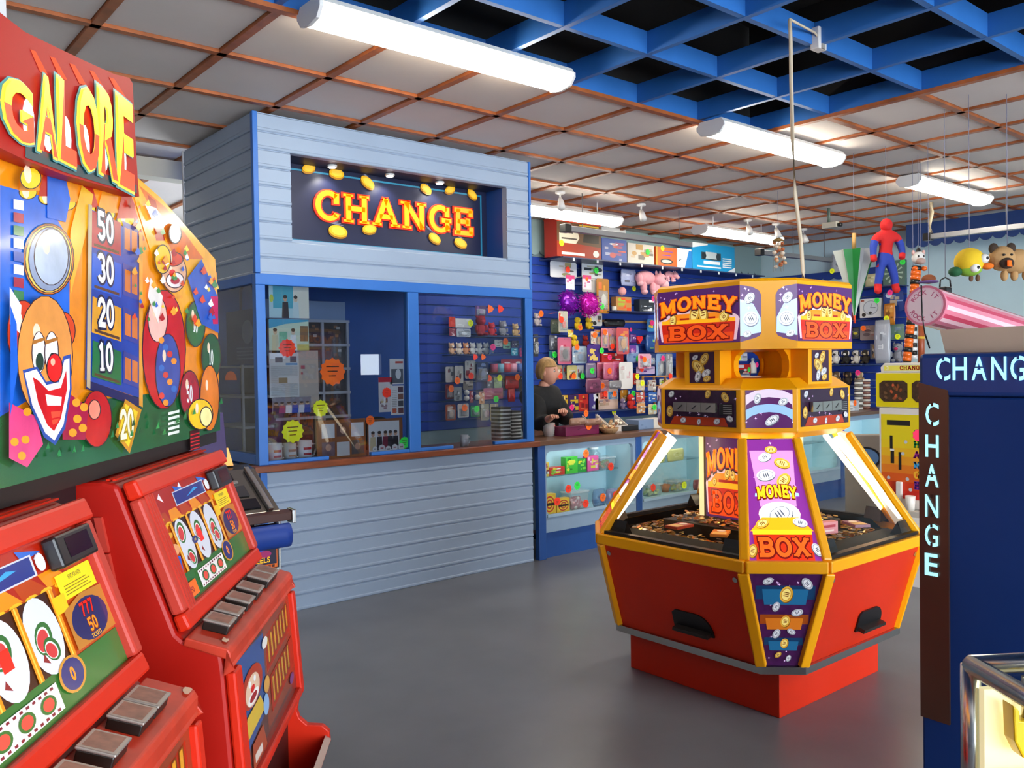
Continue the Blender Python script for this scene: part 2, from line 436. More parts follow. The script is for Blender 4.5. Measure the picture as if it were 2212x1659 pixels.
tubelight(1.76, 3.26, -2.2, 3.099, 'unseen tube light added near the open shop front')  # unseen lamp added behind the camera for more light
tubelight(4.60, 6.10, -2.2, 3.099, 'unseen tube light added near the shop front, further along')  # second added lamp, also out of view

# ================================================================ CHANGE BOOTH
YF, BX0, BX1, BTOP = 4.964, 2.154, 4.365, 3.06
booth = thing('change_booth', 'pale blue clad change booth with blue frames and a lit sign', 'booth', (3.26, 5.5, 0))
M_PLANK = pm('#97a9c0', .42, var=.05, scale=2)
M_PB = pm('#2a6fc4', .4, var=.05, scale=5)
def plank(u0, u1, z, hgt, xf):
    """weatherboard: proud lower bead, groove at the top"""
    pr = [(0, 0), (.012, 0), (.016, .006), (.016, .016), (.011, .021), (.0135, hgt-.012), (.005, hgt-.005), (.005, hgt), (0, hgt)]
    m = MB(xf @ Matrix(((0, 0, 1, 0), (0, 1, 0, 0), (1, 0, 0, 0), (0, 0, 0, 1))))
    m.prism([(a, z+b) for a, b in pr], u0, u1, M_PLANK); return m.build('plank', booth)
FR = frame((0, YF+.016, 0), (1, 0, 0), (0, 0, 1))        # u = x, v = z, w = towards -y
SX0, SX1, SZ0, SZ1 = 2.397, 4.130, 2.312, 2.842
pz = [2.082+.1087*k for k in range(10)]
for k in range(9):
    za, zb = pz[k], pz[k+1]
    if zb <= SZ0+.02 or za >= SZ1-.02: plank(BX0+.03, BX1-.022, za, .1087, FR)
    else:
        plank(BX0+.03, SX0, za, .1087, FR); plank(SX1, BX1-.022, za, .1087, FR)
for k in range(9): plank(2.20, BX1-.022, .0983*k, .0983, FR)
FL = frame((BX0+.016, 0, 0), (0, -1, 0), (0, 0, 1))      # left side, w = towards -x
for k in range(9): plank(-6.15, -(YF+.03), pz[k], .1087, FL)
for k in range(9): plank(-6.15, -(YF+.03), .0983*k, .0983, FL)
for a in ((BX0+.016, SX0-.001, YF+.0165, YF+.06, 2.09, BTOP), (SX1+.001, BX1-.01, YF+.0165, YF+.06, 2.09, BTOP), (SX0-.001, SX1+.001, YF+.0165, YF+.06, SZ1+.0005, BTOP), (SX0-.001, SX1+.001, YF+.0165, YF+.06, 2.09, SZ0-.0005),
          (BX0+.0165, BX1-.02, YF+.0165, YF+.05, 0, .88), (BX0+.0165, BX0+.05, YF+.06, 6.15, 2.09, BTOP), (BX0+.0165, BX0+.05, YF+.05, 6.15, 0, .9)):
    MB().bx(*a, M_PLANK).build('backing_board', booth)
MB().bx(BX0+.05, 4.1, 6.12, 6.16, 0, BTOP, pm('#2c5fb0', .45, var=.06)).build('rear_panel', booth)
MB().bx(4.06, 4.1, 6.16, 7.02, 0, BTOP, pm('#22509c', .45)).build('return_panel', booth)
MB().bx(BX0+.05, BX1-.02, YF+.06, 6.12, 2.27, 2.30, pm('#5a5c74', .7)).build('booth_ceiling', booth)
def fbox(name, a, mat=M_PB, bev=.004): return MB().bx(*a, mat).build(name, booth, bev=bev)
fbox('corner_post', (BX0-.003, BX0+.03, YF-.006, YF+.03, 2.09, BTOP))
fbox('corner_post', (BX0-.003, BX0+.058, YF-.004, YF+.05, .925, 2.02))
fbox('corner_post', (BX0+.005, BX0+.05, YF+.002, YF+.04, 0, .883))
fbox('edge_post', (BX1-.021, BX1, YF-.006, YF+.06, 2.09, BTOP))
fbox('window_frame', (BX0-.003, BX1, YF-.004, YF+.05, 2.02, 2.088))
fbox('window_frame', (4.292, BX1, YF-.003, YF+.05, .925, 2.02))
fbox('mullion', (3.232, 3.322, YF-.003, YF+.05, .925, 2.02))
for xa, xb in ((2.212, 2.62), (2.93, 3.232), (3.322, 3.60), (3.98, 4.292)):
    fbox('sill_strip', (xa, xb, YF-.001, YF+.035, .925, .948))
fbox('side_rail', (BX0-.002, BX0+.045, YF+.05, 6.15, 2.03, 2.088)); fbox('side_rail', (BX0-.002, BX0+.045, YF+.05, 6.15, .925, .985))
fbox('side_post', (BX0-.002, BX0+.045, 6.09, 6.15, .985, 2.03)); fbox('rear_post', (BX0-.004, BX0+.02, 6.15, 6.175, 0, BTOP), pm('#d5d6da', .5))
M_LEDGE = pm('#7c3d1e', .35, var=.25, scale=7, stretch=(1, 6, 6))
fbox('ledge', (BX0-.05, BX1+.02, YF-.05, YF+.06, .885, .925), M_LEDGE)
fbox('desk_top', (BX0+.05, BX1-.02, YF+.06, 5.40, .885, .92), pm('#7d5634', .4, var=.2))
GL = glassm('#dfe4ea', 1.5)
for xa, xb in ((2.212, 3.232), (3.322, 4.292)):
    MB().bx(xa, xb, YF+.016, YF+.022, .925, 2.02, GL).build('glass_pane', booth)
MB().bx(BX0+.018, BX0+.024, YF+.05, 6.09, .985, 2.03, GL).build('glass_pane', booth)
# ---- the CHANGE sign in its recess
SD = YF+.25
sg = MB(); M_NAVY = pm('#1c2140', .35)
sg.bx(SX0-.02, SX1+.02, SD, SD+.02, SZ0-.02, SZ1+.02, M_NAVY)
M_REV = pm('#1f4a92', .45)
sg.bx(SX0-.02, SX0, YF+.06, SD, SZ0-.02, SZ1+.02, M_REV); sg.bx(SX1, SX1+.02, YF+.06, SD, SZ0-.02, SZ1+.02, M_REV)
sg.bx(SX0, SX1, YF+.06, SD, SZ0-.02, SZ0, M_REV); sg.bx(SX0, SX1, YF+.06, SD, SZ1, SZ1+.02, pm('#10183a', .5))
sign = sg.build('sign_box', booth); sign['label'] = 'dark navy sign recess reading CHANGE'
st = MB()
for a in ((SX0+.05, SX1-.05, SZ0+.03, SZ0+.042), (SX0+.05, SX1-.05, SZ1-.042, SZ1-.03), (SX0+.05, SX0+.062, SZ0+.042, SZ1-.042), (SX1-.062, SX1-.05, SZ0+.042, SZ1-.042)):
    st.bx(a[0], a[1], SD-.004, SD, a[2], a[3], pm('#2b86a8', .4))
st.build('border_line', sign)
SGF = frame((0, SD, 0), (1, 0, 0), (0, 0, 1))
M_YEL = pm('#ffae06', .4, emit=.35); M_RED = pm('#e0310c', .45, emit=.25)
hl = .192; wxx = 1.17; word = 'CHANGE'; tw = slabw(word, .07)*hl*wxx; ux = 3.33-tw/2
for ch in word:
    w = SLAB[ch][0]*hl*wxx
    m = MB(SGF); m.w = .004
    slab(m, ch, ux+w/2, 2.497, hl, M_RED, t=.18, grow=.05, serif=.17, wx=wxx, depth=.010)
    slab(m, ch, ux+w/2, 2.497, hl, M_YEL, t=.18, grow=-.005, serif=.17, wx=wxx, depth=.006)
    m.build('letter', sign); ux += w+.07*hl*wxx
M_COIN = pm('#f0b415', .35, emit=.18); M_COIN2 = pm('#b57a08', .4)
def signcoin(px, py, r, ang, sq=.55):
    p = ony(px, py, SD); m = MB(SGF); m.w = .0
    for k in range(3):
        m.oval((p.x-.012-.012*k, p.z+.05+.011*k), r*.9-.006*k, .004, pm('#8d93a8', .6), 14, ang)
    m.w = .003
    def disc(dz, rr, w0, w1, mt):
        pts = []
        for i in range(20):
            t = 2*math.pi*i/20; a, b = rr*math.cos(t), rr*sq*math.sin(t)
            pts.append((p.x+a*math.cos(ang)-b*math.sin(ang), p.z+dz+a*math.sin(ang)+b*math.cos(ang)))
        m.prism(pts, w0, w1, mt)
    disc(-.012, r, .003, .012, M_COIN2); disc(0, r, .0125, .016, M_COIN); disc(0, r*.72, .0165, .018, pm('#ffc93a', .4, emit=.15))
    m.build('coin', sign)
for c in ((665, 364, .048, .25), (725, 375, .055, -.05), (792, 394, .058, -.55), (918, 408, .05, -.42), (970, 410, .046, .3), (1018, 420, .05, -.6),
          (728, 500, .07, -.12), (796, 495, .055, .12), (937, 515, .055, -.45), (993, 525, .058, -.3)):
    signcoin(*c)
for px, py in ((720, 348), (845, 369), (953, 388)):
    p = ony(px, py, YF+.12)
    m = MB(); m.lathe([(.034, 0), (.034, -.012), (.026, -.014)], (p.x, YF+.14, SZ1-.0005), M_WHITE, 14)
    m.build('downlight', sign)
    m = MB(); m.lathe([(.024, -.0145), (.024, -.018)], (p.x, YF+.14, SZ1), pm('#fffdf5', .4, emit=14), 12); m.build('lamp_glass', sign)
    ld = bpy.data.lights.new('sign_spot', 'SPOT'); ld.energy = 5; ld.spot_size = 1.9; ld.spot_blend = .6; ld.shadow_soft_size = .02; ld.color = (1, .95, .85)
    lo = bpy.data.objects.new('sign_spot', ld); COL.objects.link(lo); lo.location = (p.x, YF+.14, SZ1-.03); lo.rotation_euler = (math.radians(22), 0, 0); lo.parent = sign
# ================================================================ COIN PUSHER
PCX, PCY = 3.575, 2.47
push = thing('coin_pusher', 'yellow and red octagonal coin pusher with Money Box panels', 'coin pusher', (PCX, PCY, 0))
PT = Matrix.Translation((PCX, PCY, 0))
def rot4(k): return PT @ Matrix.Rotation(math.radians(90*k), 4, 'Z')
Y1 = pm('#fbab00', .36, var=.04, scale=3, spec=.35); RDP = pm('#d42a06', .42, var=.06, scale=3, spec=.35)
BLK = pm('#141214', .35); CHR = pm('#c9c9c6', .22, 1); DKM = pm('#3a332c', .45, .6, var=.2)
def sector(name, fn, bev=0, parent=None, label=None, stuffk=None):
    """build one quarter in local axes, then place it on the four sides"""
    m = MB(); fn(m); out = []
    src = m.build(name, parent or push, mat_loc=(0, 0, 0), bev=bev)
    src.matrix_parent_inverse = (parent or push).matrix_basis.inverted(); src.matrix_basis = rot4(0); out.append(src)
    for k in range(1, 4): out.append(inst(src, name, parent or push, rot4(k)))
    if label:
        for o in out: o['label'] = label
    return out
def beam(m, p, q, w, t, nrm, mat):
    p, q, nrm = Vector(p), Vector(q), Vector(nrm); d = (q-p).normalized(); nrm = (nrm-d*nrm.dot(d)).normalized(); sd = d.cross(nrm)
    vs = []
    for e in (p, q):
        for a, b in ((-1, -1), (1, -1), (1, 1), (-1, 1)): vs.append(tuple(e+sd*(a*w/2)+nrm*(b*t/2)))
    m.add(vs, [(3, 2, 1, 0), (4, 5, 6, 7), (0, 1, 5, 4), (1, 2, 6, 5), (2, 3, 7, 6), (3, 0, 4, 7)], mat)
def octo(h, l, z):
    return [(-h, -l, z), (-l, -h, z), (l, -h, z), (h, -l, z), (h, l, z), (l, h, z), (-l, h, z), (-h, l, z)]
def octring(m, secs, mat, cap=True): m.rings([octo(*s_) for s_ in secs], mat, False, cap)
# ---- stand
MB(PT).bx(-.42, .42, -.42, .42, 0, .212, RDP).build('plinth', push, bev=.004)
m = MB(PT); octring(m, [(.515, .39, .2125), (.535, .405, .2125), (.535, .405, .243), (.52, .40, .243)], CHR); m.build('metal_skirt', push)
H0, H1, LL, Z0, Z1 = .520, .640, .40, .2435, .652
sector('lower_panel', lambda m: m.add([(-LL, -H0, Z0), (LL, -H0, Z0), (LL, -H1, Z1), (-LL, -H1, Z1), (-LL, -H0+.02, Z0), (LL, -H0+.02, Z0), (LL, -H1+.02, Z1), (-LL, -H1+.02, Z1)],
       [(0, 1, 2, 3), (7, 6, 5, 4), (0, 4, 5, 1), (1, 5, 6, 2), (2, 6, 7, 3), (3, 7, 4, 0)], RDP))
PL = frame((0, -H0, Z0), (1, 0, 0), (0, -(H1-H0), Z1-Z0))
def _ret(m):
    m.xf = PL
    pts = [(-.03, .075), (.185, .075), (.185, .085)]
    pts += [(.105+.08*math.cos(a), .085+.085*math.sin(a)) for a in [math.radians(10*i) for i in range(1, 10)]]
    pts += [(-.01, .17), (-.03, .155)]
    m.prism(pts, .001, .008, BLK)
    m.prism([(-.02, .082), (.175, .082), (.17, .098), (-.015, .098)], .008, .04, pm('#26221f', .4))
sector('coin_return', _ret)
for dx in (-.355, .355):
    sector('screw_head', lambda m: (setattr(m, 'xf', PL), m.prism([(dx+.012*math.cos(a), .385+.012*math.sin(a)) for a in [math.radians(30*i) for i in range(12)]], .001, .005, CHR)))
def _edges(pa, pb, w, t, nrm): return lambda m: beam(m, pa, pb, w, t, nrm, Y1)
for sx in (-1, 1):
    sector('frame_bar', _edges((sx*LL, -H0, Z0), (sx*LL, -H1, Z1), .045, .03, (sx*.45, -1, -.2)), .006)
sector('rim_bar', _edges((-LL-.01, -H1, .676), (LL+.01, -H1, .676), .05, .034, (0, -1, 0)), .006)
sector('rim_bar', _edges((-H1, -LL-.01, .676), (-LL-.01, -H1, .676), .05, .034, (-1, -1, 0)), .006)
# ---- printed panels
GOLD = ('#d9a634', '#8a5a14', '#f5d77a'); SILV = ('#c9ccd4', '#5f6470', '#f2f4f8')
def artcoin(m, u, v, r, ang=0, sq=.6, pal=GOLD, e=0):
    ca, sa = math.cos(ang), math.sin(ang)
    m.oval((u+r*.1*sa, v-r*.12), r, r*sq, pm(pal[1], .4, emit=e*.5), 18, ang)
    m.oval((u, v), r, r*sq, pm(pal[0], .4, emit=e), 18, ang); m.oval((u, v), r*.78, r*sq*.76, pm(pal[1], .4, emit=e*.5), 18, ang)
    m.oval((u, v), r*.72, r*sq*.7, pm(pal[2], .4, emit=e), 18, ang)
    for k in (-1, 0, 1):
        b = Vector((k*r*.22, 0)); m.oval((u+b.x*ca, v+b.x*sa), r*.07, r*sq*.5, pm(pal[1], .4, emit=e*.5), 8, ang)
def sparks(m, u0, v0, u1, v1, n, seed, e):
    R = random.Random(seed)
    for i in range(n):
        m.star((R.uniform(u0, u1), R.uniform(v0, v1)), R.uniform(.004, .010), .0018, 4, pm('#d9b8e8', .4, emit=e), .2)
def moneybox(m, W, Hh, e, u0=0, v0=0, lite=True):
    """MONEY arched over an orange cash box marked BOX, on purple"""
    E_ = lambda c, k=1: pm(c, .32, emit=e*k, coat=.2)
    m.rect(u0-W/2, v0, u0+W/2, v0+Hh, E_('#4b1a5e')); sparks(m, u0-W/2+.01, v0+Hh*.6, u0+W/2-.01, v0+Hh-.01, 14, 3, e)
    m.pol([(u0-W*.46, v0+Hh*.05), (u0+W*.46, v0+Hh*.05), (u0+W*.5, v0+Hh*.42)]+[(u0+W*.5*math.cos(a), v0+Hh*(.42+.2*math.sin(a))) for a in [math.pi*i/10 for i in range(1, 10)]]+[(u0-W*.5, v0+Hh*.42)], E_('#e6c3cf'))
    m.pol([(u0-W*.45, v0+Hh*.40), (u0+W*.45, v0+Hh*.40), (u0+W*.27, v0+Hh*.56), (u0-W*.27, v0+Hh*.56)], E_('#f58a10'))
    m.rect(u0-W*.22, v0+Hh*.44, u0+W*.22, v0+Hh*.48, E_('#a31408'))
    for du, dv, r, a, q in ((-.03, .57, .12, 1.2, .5), (.07, .56, .11, 1.75, .5)): artcoin(m, u0+W*du, v0+Hh*dv, W*r, a, q, GOLD, e)
    m.rect(u0-W*.45, v0+Hh*.37, u0+W*.45, v0+Hh*.445, E_('#ffb414'))
    artcoin(m, u0-W*.31, v0+Hh*.45, W*.075, 1.4, .55, GOLD, e); artcoin(m, u0+W*.32, v0+Hh*.47, W*.065, .7, .8, GOLD, e)
    m.pol([(u0-W*.43, v0+Hh*.03), (u0+W*.43, v0+Hh*.03), (u0+W*.455, v0+Hh*.375), (u0-W*.455, v0+Hh*.375)], E_('#c4200a'))
    m.pol([(u0-W*.42, v0+Hh*.03), (u0+W*.42, v0+Hh*.03), (u0+W*.43, v0+Hh*.19), (u0-W*.43, v0+Hh*.19)], E_('#e8480c'))
    hb = Hh*.25; wb_ = W*.74/slabw('BOX', .06)/hb
    slab(m, 'BOX', u0, v0+Hh*.075, hb, E_('#7c0d05'), t=.22, grow=.07, serif=.17, wx=wb_, sp=.06)
    slab(m, 'BOX', u0, v0+Hh*.08, hb, E_('#f0560e'), t=.22, grow=.0, serif=.17, wx=wb_, sp=.06)
    hm = Hh*.27; wm = W*.94/slabw('MONEY', .03)/hm
    def warp(u, v):
        x = (u-u0)/(W/2); return (u0+(u-u0)*(1+.06*(v-v0-Hh*.63)/Hh), v0+Hh*.64+(v-v0-Hh*.6)*(.86+.3*x*x)-Hh*.17*x*x)
    slab(m, 'MONEY', u0, v0+Hh*.58, hm, E_('#3c0c1c'), t=.24, grow=.075, serif=.16, wx=wm, warp=warp, sp=.03)
    slab(m, 'MONEY', u0, v0+Hh*.60, hm, E_('#d1400a'), t=.24, grow=.035, serif=.16, wx=wm, warp=warp, sp=.03)
    slab(m, 'MONEY', u0, v0+Hh*.605, hm, E_('#ff9a12'), t=.24, grow=-.01, serif=.15, wx=wm, warp=warp, sp=.03)
C45 = (1, -1, 0)
def _lowart(m):
    pa = Vector((-H0, -LL, Z0)); pb = Vector((-LL, -H0, Z0)); pc = Vector((-LL, -H1, Z1)); pd = Vector((-H1, -LL, Z1))
    o = (pa+pb)/2; up = (pc+pd)/2-o; m.xf = frame(o, C45, up); L = up.length; w0 = (pb-pa).length/2-.022; w1 = (pc-pd).length/2-.022; e = .10
    m.prism([(-w0, 0), (w0, 0), (w1, L), (-w1, L)], -.012, 0, pm('#3c1248', .35)); m.w = .001
    m.pol([(-w0, .004), (w0, .004), (w1, L-.004), (-w1, L-.004)], pm('#47134f', .35, emit=e, var=.3, scale=30)); sparks(m, -w0*.9, .02, w0*.9, L-.02, 26, 5, .6)
    for v, hh, c1, c2 in ((.29, .068, '#1f6f9e', '#0d3c66'), (.18, .05, '#e8801a', '#a84a08'), (.085, .042, '#1f6f9e', '#0d3c66')):
        ww = (w0+(w1-w0)*v/L)*.97
        m.rect(-ww, v+.012, ww, v+hh+.004, pm(c2, .4, emit=e))
        m.pol([(-ww*.7, v-.012), (ww*.7, v-.012), (ww*.78, v+hh-.012), (-ww*.78, v+hh-.012)], pm(c1, .4, emit=e))
        artcoin(m, .004, v+hh*.5, hh*.52, 1.35, .7, GOLD, .3)
    for u, v, r, a in ((-.07, L-.035, .022, .4), (.085, L-.045, .028, -.9), (-.035, .27, .022, 1.2), (.05, .245, .024, .3), (-.03, .15, .022, 1.1), (.03, .16, .018, -.5), (-.02, .055, .016, .8), (.022, .04, .015, 1.2)):
        artcoin(m, u, v, r, a, .62, SILV if u*v > 0 or r > .021 else GOLD, .12)
for o in sector('lower_corner_panel', _lowart): o['label'] = 'purple panel printed with coins and blue and orange belts'
# ---- canopy
N0, NL, NZ = .395, .222, 1.165        # neck half width, half long side, height of its underside
GZ = .702
def _glassq(m):
    a = .03
    m.add([(-LL+.01, -H1+.02, GZ), (LL-.01, -H1+.02, GZ), (NL-.01, -N0+.02, NZ), (-NL+.01, -N0+.02, NZ)], [(0, 1, 2, 3)], glassm('#f6f4ee', 1.38))
sector('glass_pane', _glassq)
for sx in (-1, 1):
    sector('canopy_post', _edges((sx*LL, -H1+.012, GZ-.006), (sx*NL, -N0+.012, NZ), .042, .034, (sx*.45, -1, .5)), .008)
    sector('corner_block', lambda m: m.add([(sx*(LL-.025), -H1+.025, GZ), (sx*(LL-.125), -H1+.025, GZ), (sx*(LL-.125), -H1+.05, GZ+.065), (sx*(LL-.05), -H1+.05, GZ+.065), (sx*(LL-.03), -H1+.09, GZ), (sx*(LL-.12), -H1+.09, GZ)],
           [(0, 1, 2, 3), (1, 5, 2), (0, 3, 4), (3, 2, 5, 4), (0, 4, 5, 1)], BLK))
    def _strip(m):
        p = Vector((sx*(LL-.028), -H1+.035, GZ+.07)); q = Vector((sx*(NL-.02), -N0+.03, NZ-.02))
        beam(m, p+Vector((-sx*.006, .035, 0)), q+Vector((-sx*.006, .03, 0)), .045, .01, (sx*1.0, -.3, .2), pm('#fff0cf', .4, emit=4.0))
    sector('lamp_strip', _strip)
sector('glass_channel', lambda m: beam(m, (-LL+.02, -H1+.018, GZ+.004), (LL-.02, -H1+.018, GZ+.004), .02, .03, (0, -1, 0), BLK))
def _uppart(m):
    pa = Vector((-H1, -LL, GZ-.006)); pb = Vector((-LL, -H1, GZ-.006)); pc = Vector((-NL, -N0, NZ)); pd = Vector((-N0, -NL, NZ))
    o = (pa+pb)/2; up = (pc+pd)/2-o; m.xf = frame(o, C45, up); L = up.length; w0 = (pb-pa).length/2-.022; w1 = (pc-pd).length/2-.02; e = 1.1
    m.prism([(-w0, 0), (w0, 0), (w1, L), (-w1, L)], -.012, 0, pm('#f4efe2', .4, emit=.3)); m.w = .001
    m.pol([(-w0, 0), (w0, 0), (w1, L), (-w1, L)], pm('#7a2a86', .4, emit=e*.8)); sparks(m, -w1, .3, w1, L, 16, 9, 2)
    m.pol([(-w0*.5, .24), (w0*.5, .24), (w1*.9, L*.9), (-w1*.9, L*.9)], pm('#c98ac0', .4, emit=e*.8))
    for u, v, r, a in ((-.03, .47, .03, .5), (.04, .44, .034, -.4), (-.035, .385, .04, .2), (.035, .36, .036, .9), (.0, .505, .026, 0)):
        artcoin(m, u, v, r, a, .65, SILV if u < 0 else GOLD, e)
    m.pol([(-w0*.62, .285), (w0*.62, .285), (w0*.6, .30), (-w0*.6, .30)], pm('#9cc8ea', .4, emit=e))
    hm = .055; wm = .165/slabw('MONEY', .03)/hm
    wp = lambda u, v: (u, v+.012*(1-(u/.09)**2))
    slab(m, 'MONEY', 0, .268, hm, pm('#7a1c08', .4, emit=e*.6), t=.26, grow=.09, serif=.15, wx=wm, sp=.03, warp=wp); slab(m, 'MONEY', 0, .27, hm, pm('#ffb81c', .4, emit=e), t=.24, serif=.15, wx=wm, sp=.03, warp=wp)
    m.oval((0, .205), .085, .055, pm('#ffe9c4', .4, emit=e*1.3)); artcoin(m, 0, .205, .058, .5, .7, SILV, e*1.6)
    m.pol([(-w0*.86, .13), (w0*.86, .13), (w0*.5, .19), (-w0*.5, .19)], pm('#ff9d12', .4, emit=e))
    artcoin(m, -.075, .165, .03, .5, .6, GOLD, e*.8); artcoin(m, .078, .168, .03, -.3, .6, SILV, e)
    m.rect(-w0*.8, .115, w0*.8, .135, pm('#ffd21c', .4, emit=e)); m.pol([(-w0*.78, .004), (w0*.78, .004), (w0*.8, .115), (-w0*.8, .115)], pm('#d2300a', .4, emit=e*.55))
    hb = .078; wb_ = .205/slabw('BOX', .06)/hb
    slab(m, 'BOX', 0, .02, hb, pm('#7c0d05', .4, emit=e*.4), t=.24, grow=.07, serif=.16, wx=wb_, sp=.06); slab(m, 'BOX', 0, .022, hb, pm('#f2641a', .4, emit=e*.6), t=.22, serif=.16, wx=wb_, sp=.06)
    artcoin(m, -w0*.86, .045, .03, 1.3, .55, GOLD, .4); artcoin(m, w0*.88, .05, .03, -1.1, .55, SILV, .5)
for o in sector('upper_corner_panel', _uppart): o['label'] = 'glowing corner panel with coins and Money Box lettering'
# ---- playfield
m = MB(PT); octring(m, [(H1-.03, LL, .60), (H1-.03, LL, .662)], DKM); m.build('coin_bed', push)
m = MB(PT); m.bx(-.30, .30, -.30, .30, .6625, .742, pm('#2a2420', .4, .5, var=.3)); m.build('moving_shelf', push, bev=.004)
colm = MB(PT); colm.bx(-.175, .175, -.175, .175, .7425, NZ-.001, pm('#5a4a38', .4, .3)); col_o = colm.build('centre_column', push)
def _colart(m):
    m.xf = frame((0, -.1755, .76), (1, 0, 0), (0, 0, 1)); m.w = .001; moneybox(m, .27, .385, .55)
    m.rect(-.172, 0, -.145, .385, pm('#e8d2a0', .3, emit=.8)); m.rect(.145, 0, .172, .385, pm('#e8d2a0', .3, emit=.8))
sector('column_art', _colart, parent=col_o)
def _apron(m): m.add([(-LL+.04, -H1+.06, .6635), (LL-.04, -H1+.06, .6635), (LL-.06, -H1+.13, .72), (-LL+.06, -H1+.13, .72)], [(0, 1, 2, 3), (3, 2, 1, 0)], pm('#241c16', .4, .4))
sector('coin_apron', _apron)
cm = MB(PT); R = random.Random(11)
CG, CS, CBz = pm('#e0b45a', .28, .9), pm('#d8d4c8', .28, .9), pm('#a86a34', .35, .8)
def loosecoin(x, y, z, r, tilt, az, mt):
    M_ = Matrix.Translation((x, y, z)) @ Matrix.Rotation(az, 4, 'Z') @ Matrix.Rotation(tilt, 4, 'X')
    sv = cm.xf; cm.xf = sv @ M_; n = 9
    cm.prism([(r*math.cos(2*math.pi*i/n), r*math.sin(2*math.pi*i/n)) for i in range(n)], 0, .0025, mt); cm.xf = sv
for i in range(1500):
    a = R.uniform(0, 2*math.pi); k = R.random()
    if k < .62:
        s4 = R.choice(((1, 0), (-1, 0), (0, 1), (0, -1))); d_ = R.uniform(.33, .50); t_ = R.uniform(-.37, .37)
        x, y = (s4[0]*d_+(t_ if s4[0] == 0 else 0), s4[1]*d_+(t_ if s4[1] == 0 else 0)); zb = .664+.05*max(0, 1-abs(d_-.40)/.12)*R.uniform(.3, 1)
    else:
        x, y = R.uniform(-.29, .29), R.uniform(-.29, .29)
        if max(abs(x), abs(y)) < .19: continue
        zb = .744+R.uniform(0, .018)
    loosecoin(x, y, zb, R.choice((.011, .012, .013)), R.uniform(-.5, .5) if R.random() < .6 else 0, a, R.choice((CG, CG, CS, CBz)))
o = cm.build('loose_coins', push); o['kind'] = 'stuff'; o['label'] = 'heap of loose coins on the bed'
# ---- neck with coin slots
m = MB(PT); octring(m, [(N0-.05, NL-.03, NZ-.001), (N0, NL, NZ+.03), (N0, NL, 1.385), (N0-.065, NL-.03, 1.432)], Y1); m.build('neck_housing', push, bev=.004)
def _neck(m):
    m.xf = frame((0, -N0, NZ+.03), (1, 0, 0), (0, 0, 1)); w = NL-.022; hh = .163
    m.prism([(-w, .022), (w, .022), (w, .022+hh), (-w, .022+hh)], .0, .002, pm('#23101c', .3)); m.w = .0025
    m.rect(-w, .022, w, .022+hh, pm('#331233', .25, var=.3, scale=25)); sparks(m, -w, .06, w, .18, 14, 21, .3)
    m.pol([(-w*.85, .024), (w*.8, .024), (w*.7, .062), (-w*.72, .062)], pm('#b8360c', .3)); 
    for u, v, r, a in ((-.16, .165, .018, .6), (.05, .168, .02, 1.1), (.145, .155, .024, -.8), (-.17, .085, .026, 1.4), (-.09, .045, .017, .2), (.0, .04, .014, 1.2), (.10, .045, .018, .4), (.17, .06, .018, -.3)):
        artcoin(m, u, v, r, a, .7, GOLD if r > .018 else SILV)
    m.rect(.115, .075, .185, .125, pm('#151015', .4)); 
    for k in range(5): m.rect(.135, .081+.009*k, .182, .084+.009*k, pm('#9a9a9a', .5))
sector('neck_panel', _neck, label='dark purple panel printed with coins round the coin slots')
def _slots(m):
    m.xf = frame((0, -N0-.0065, NZ+.03), (1, 0, 0), (0, 0, 1)); S_ = pm('#b9b3aa', .25, .9)
    m.prism([(-.135, .085), (.105, .085), (.105, .128), (-.135, .128)], 0, .016, S_); m.w = .0165
    for k in range(3):
        u = -.095+.08*k; m.pol([(u-.013, .1), (u-.010, .096), (u+.016, .114), (u+.013, .118)], BLK)
        if k: m.rect(u-.041, .086, u-.039, .127, pm('#5f5b55', .4))
sector('coin_slot_bar', _slots)
def _nc(m):
    m.xf = frame(((-N0-NL)/2, (-N0-NL)/2, NZ+.03), C45, (0, 0, 1)); w = (N0-NL)*.7071-.022; hh = .166; e = .28
    m.prism([(-w, .02), (w, .02), (w, .02+hh), (-w, .02+hh)], 0, .002, pm('#55195c', .3, emit=e)); m.w = .0025; sparks(m, -w, .03, w, .18, 10, 31, 1)
    for v0, c, th in ((.10, '#e6d3e6', .036), (.035, '#9cc6ee', .036)):
        for i in range(8):
            f = lambda a, rr: (max(-w, min(w, 1.2*(w-.012+rr)*math.cos(a))), v0+(.055+rr)*math.sin(a))
            a0, a1 = math.pi*i/8, math.pi*(i+1)/8; m.pol([f(a0, 0), f(a0, th), f(a1, th), f(a1, 0)], pm(c, .3, emit=e))
    artcoin(m, -w*.5, .15, .024, 1.3, .6, SILV, e); artcoin(m, w*.6, .135, .022, .5, .7, SILV, e); artcoin(m, .012, .055, .034, .6, .5, SILV, e)
sector('neck_corner_panel', _nc, label='purple corner panel with pale arcs and silver coins')
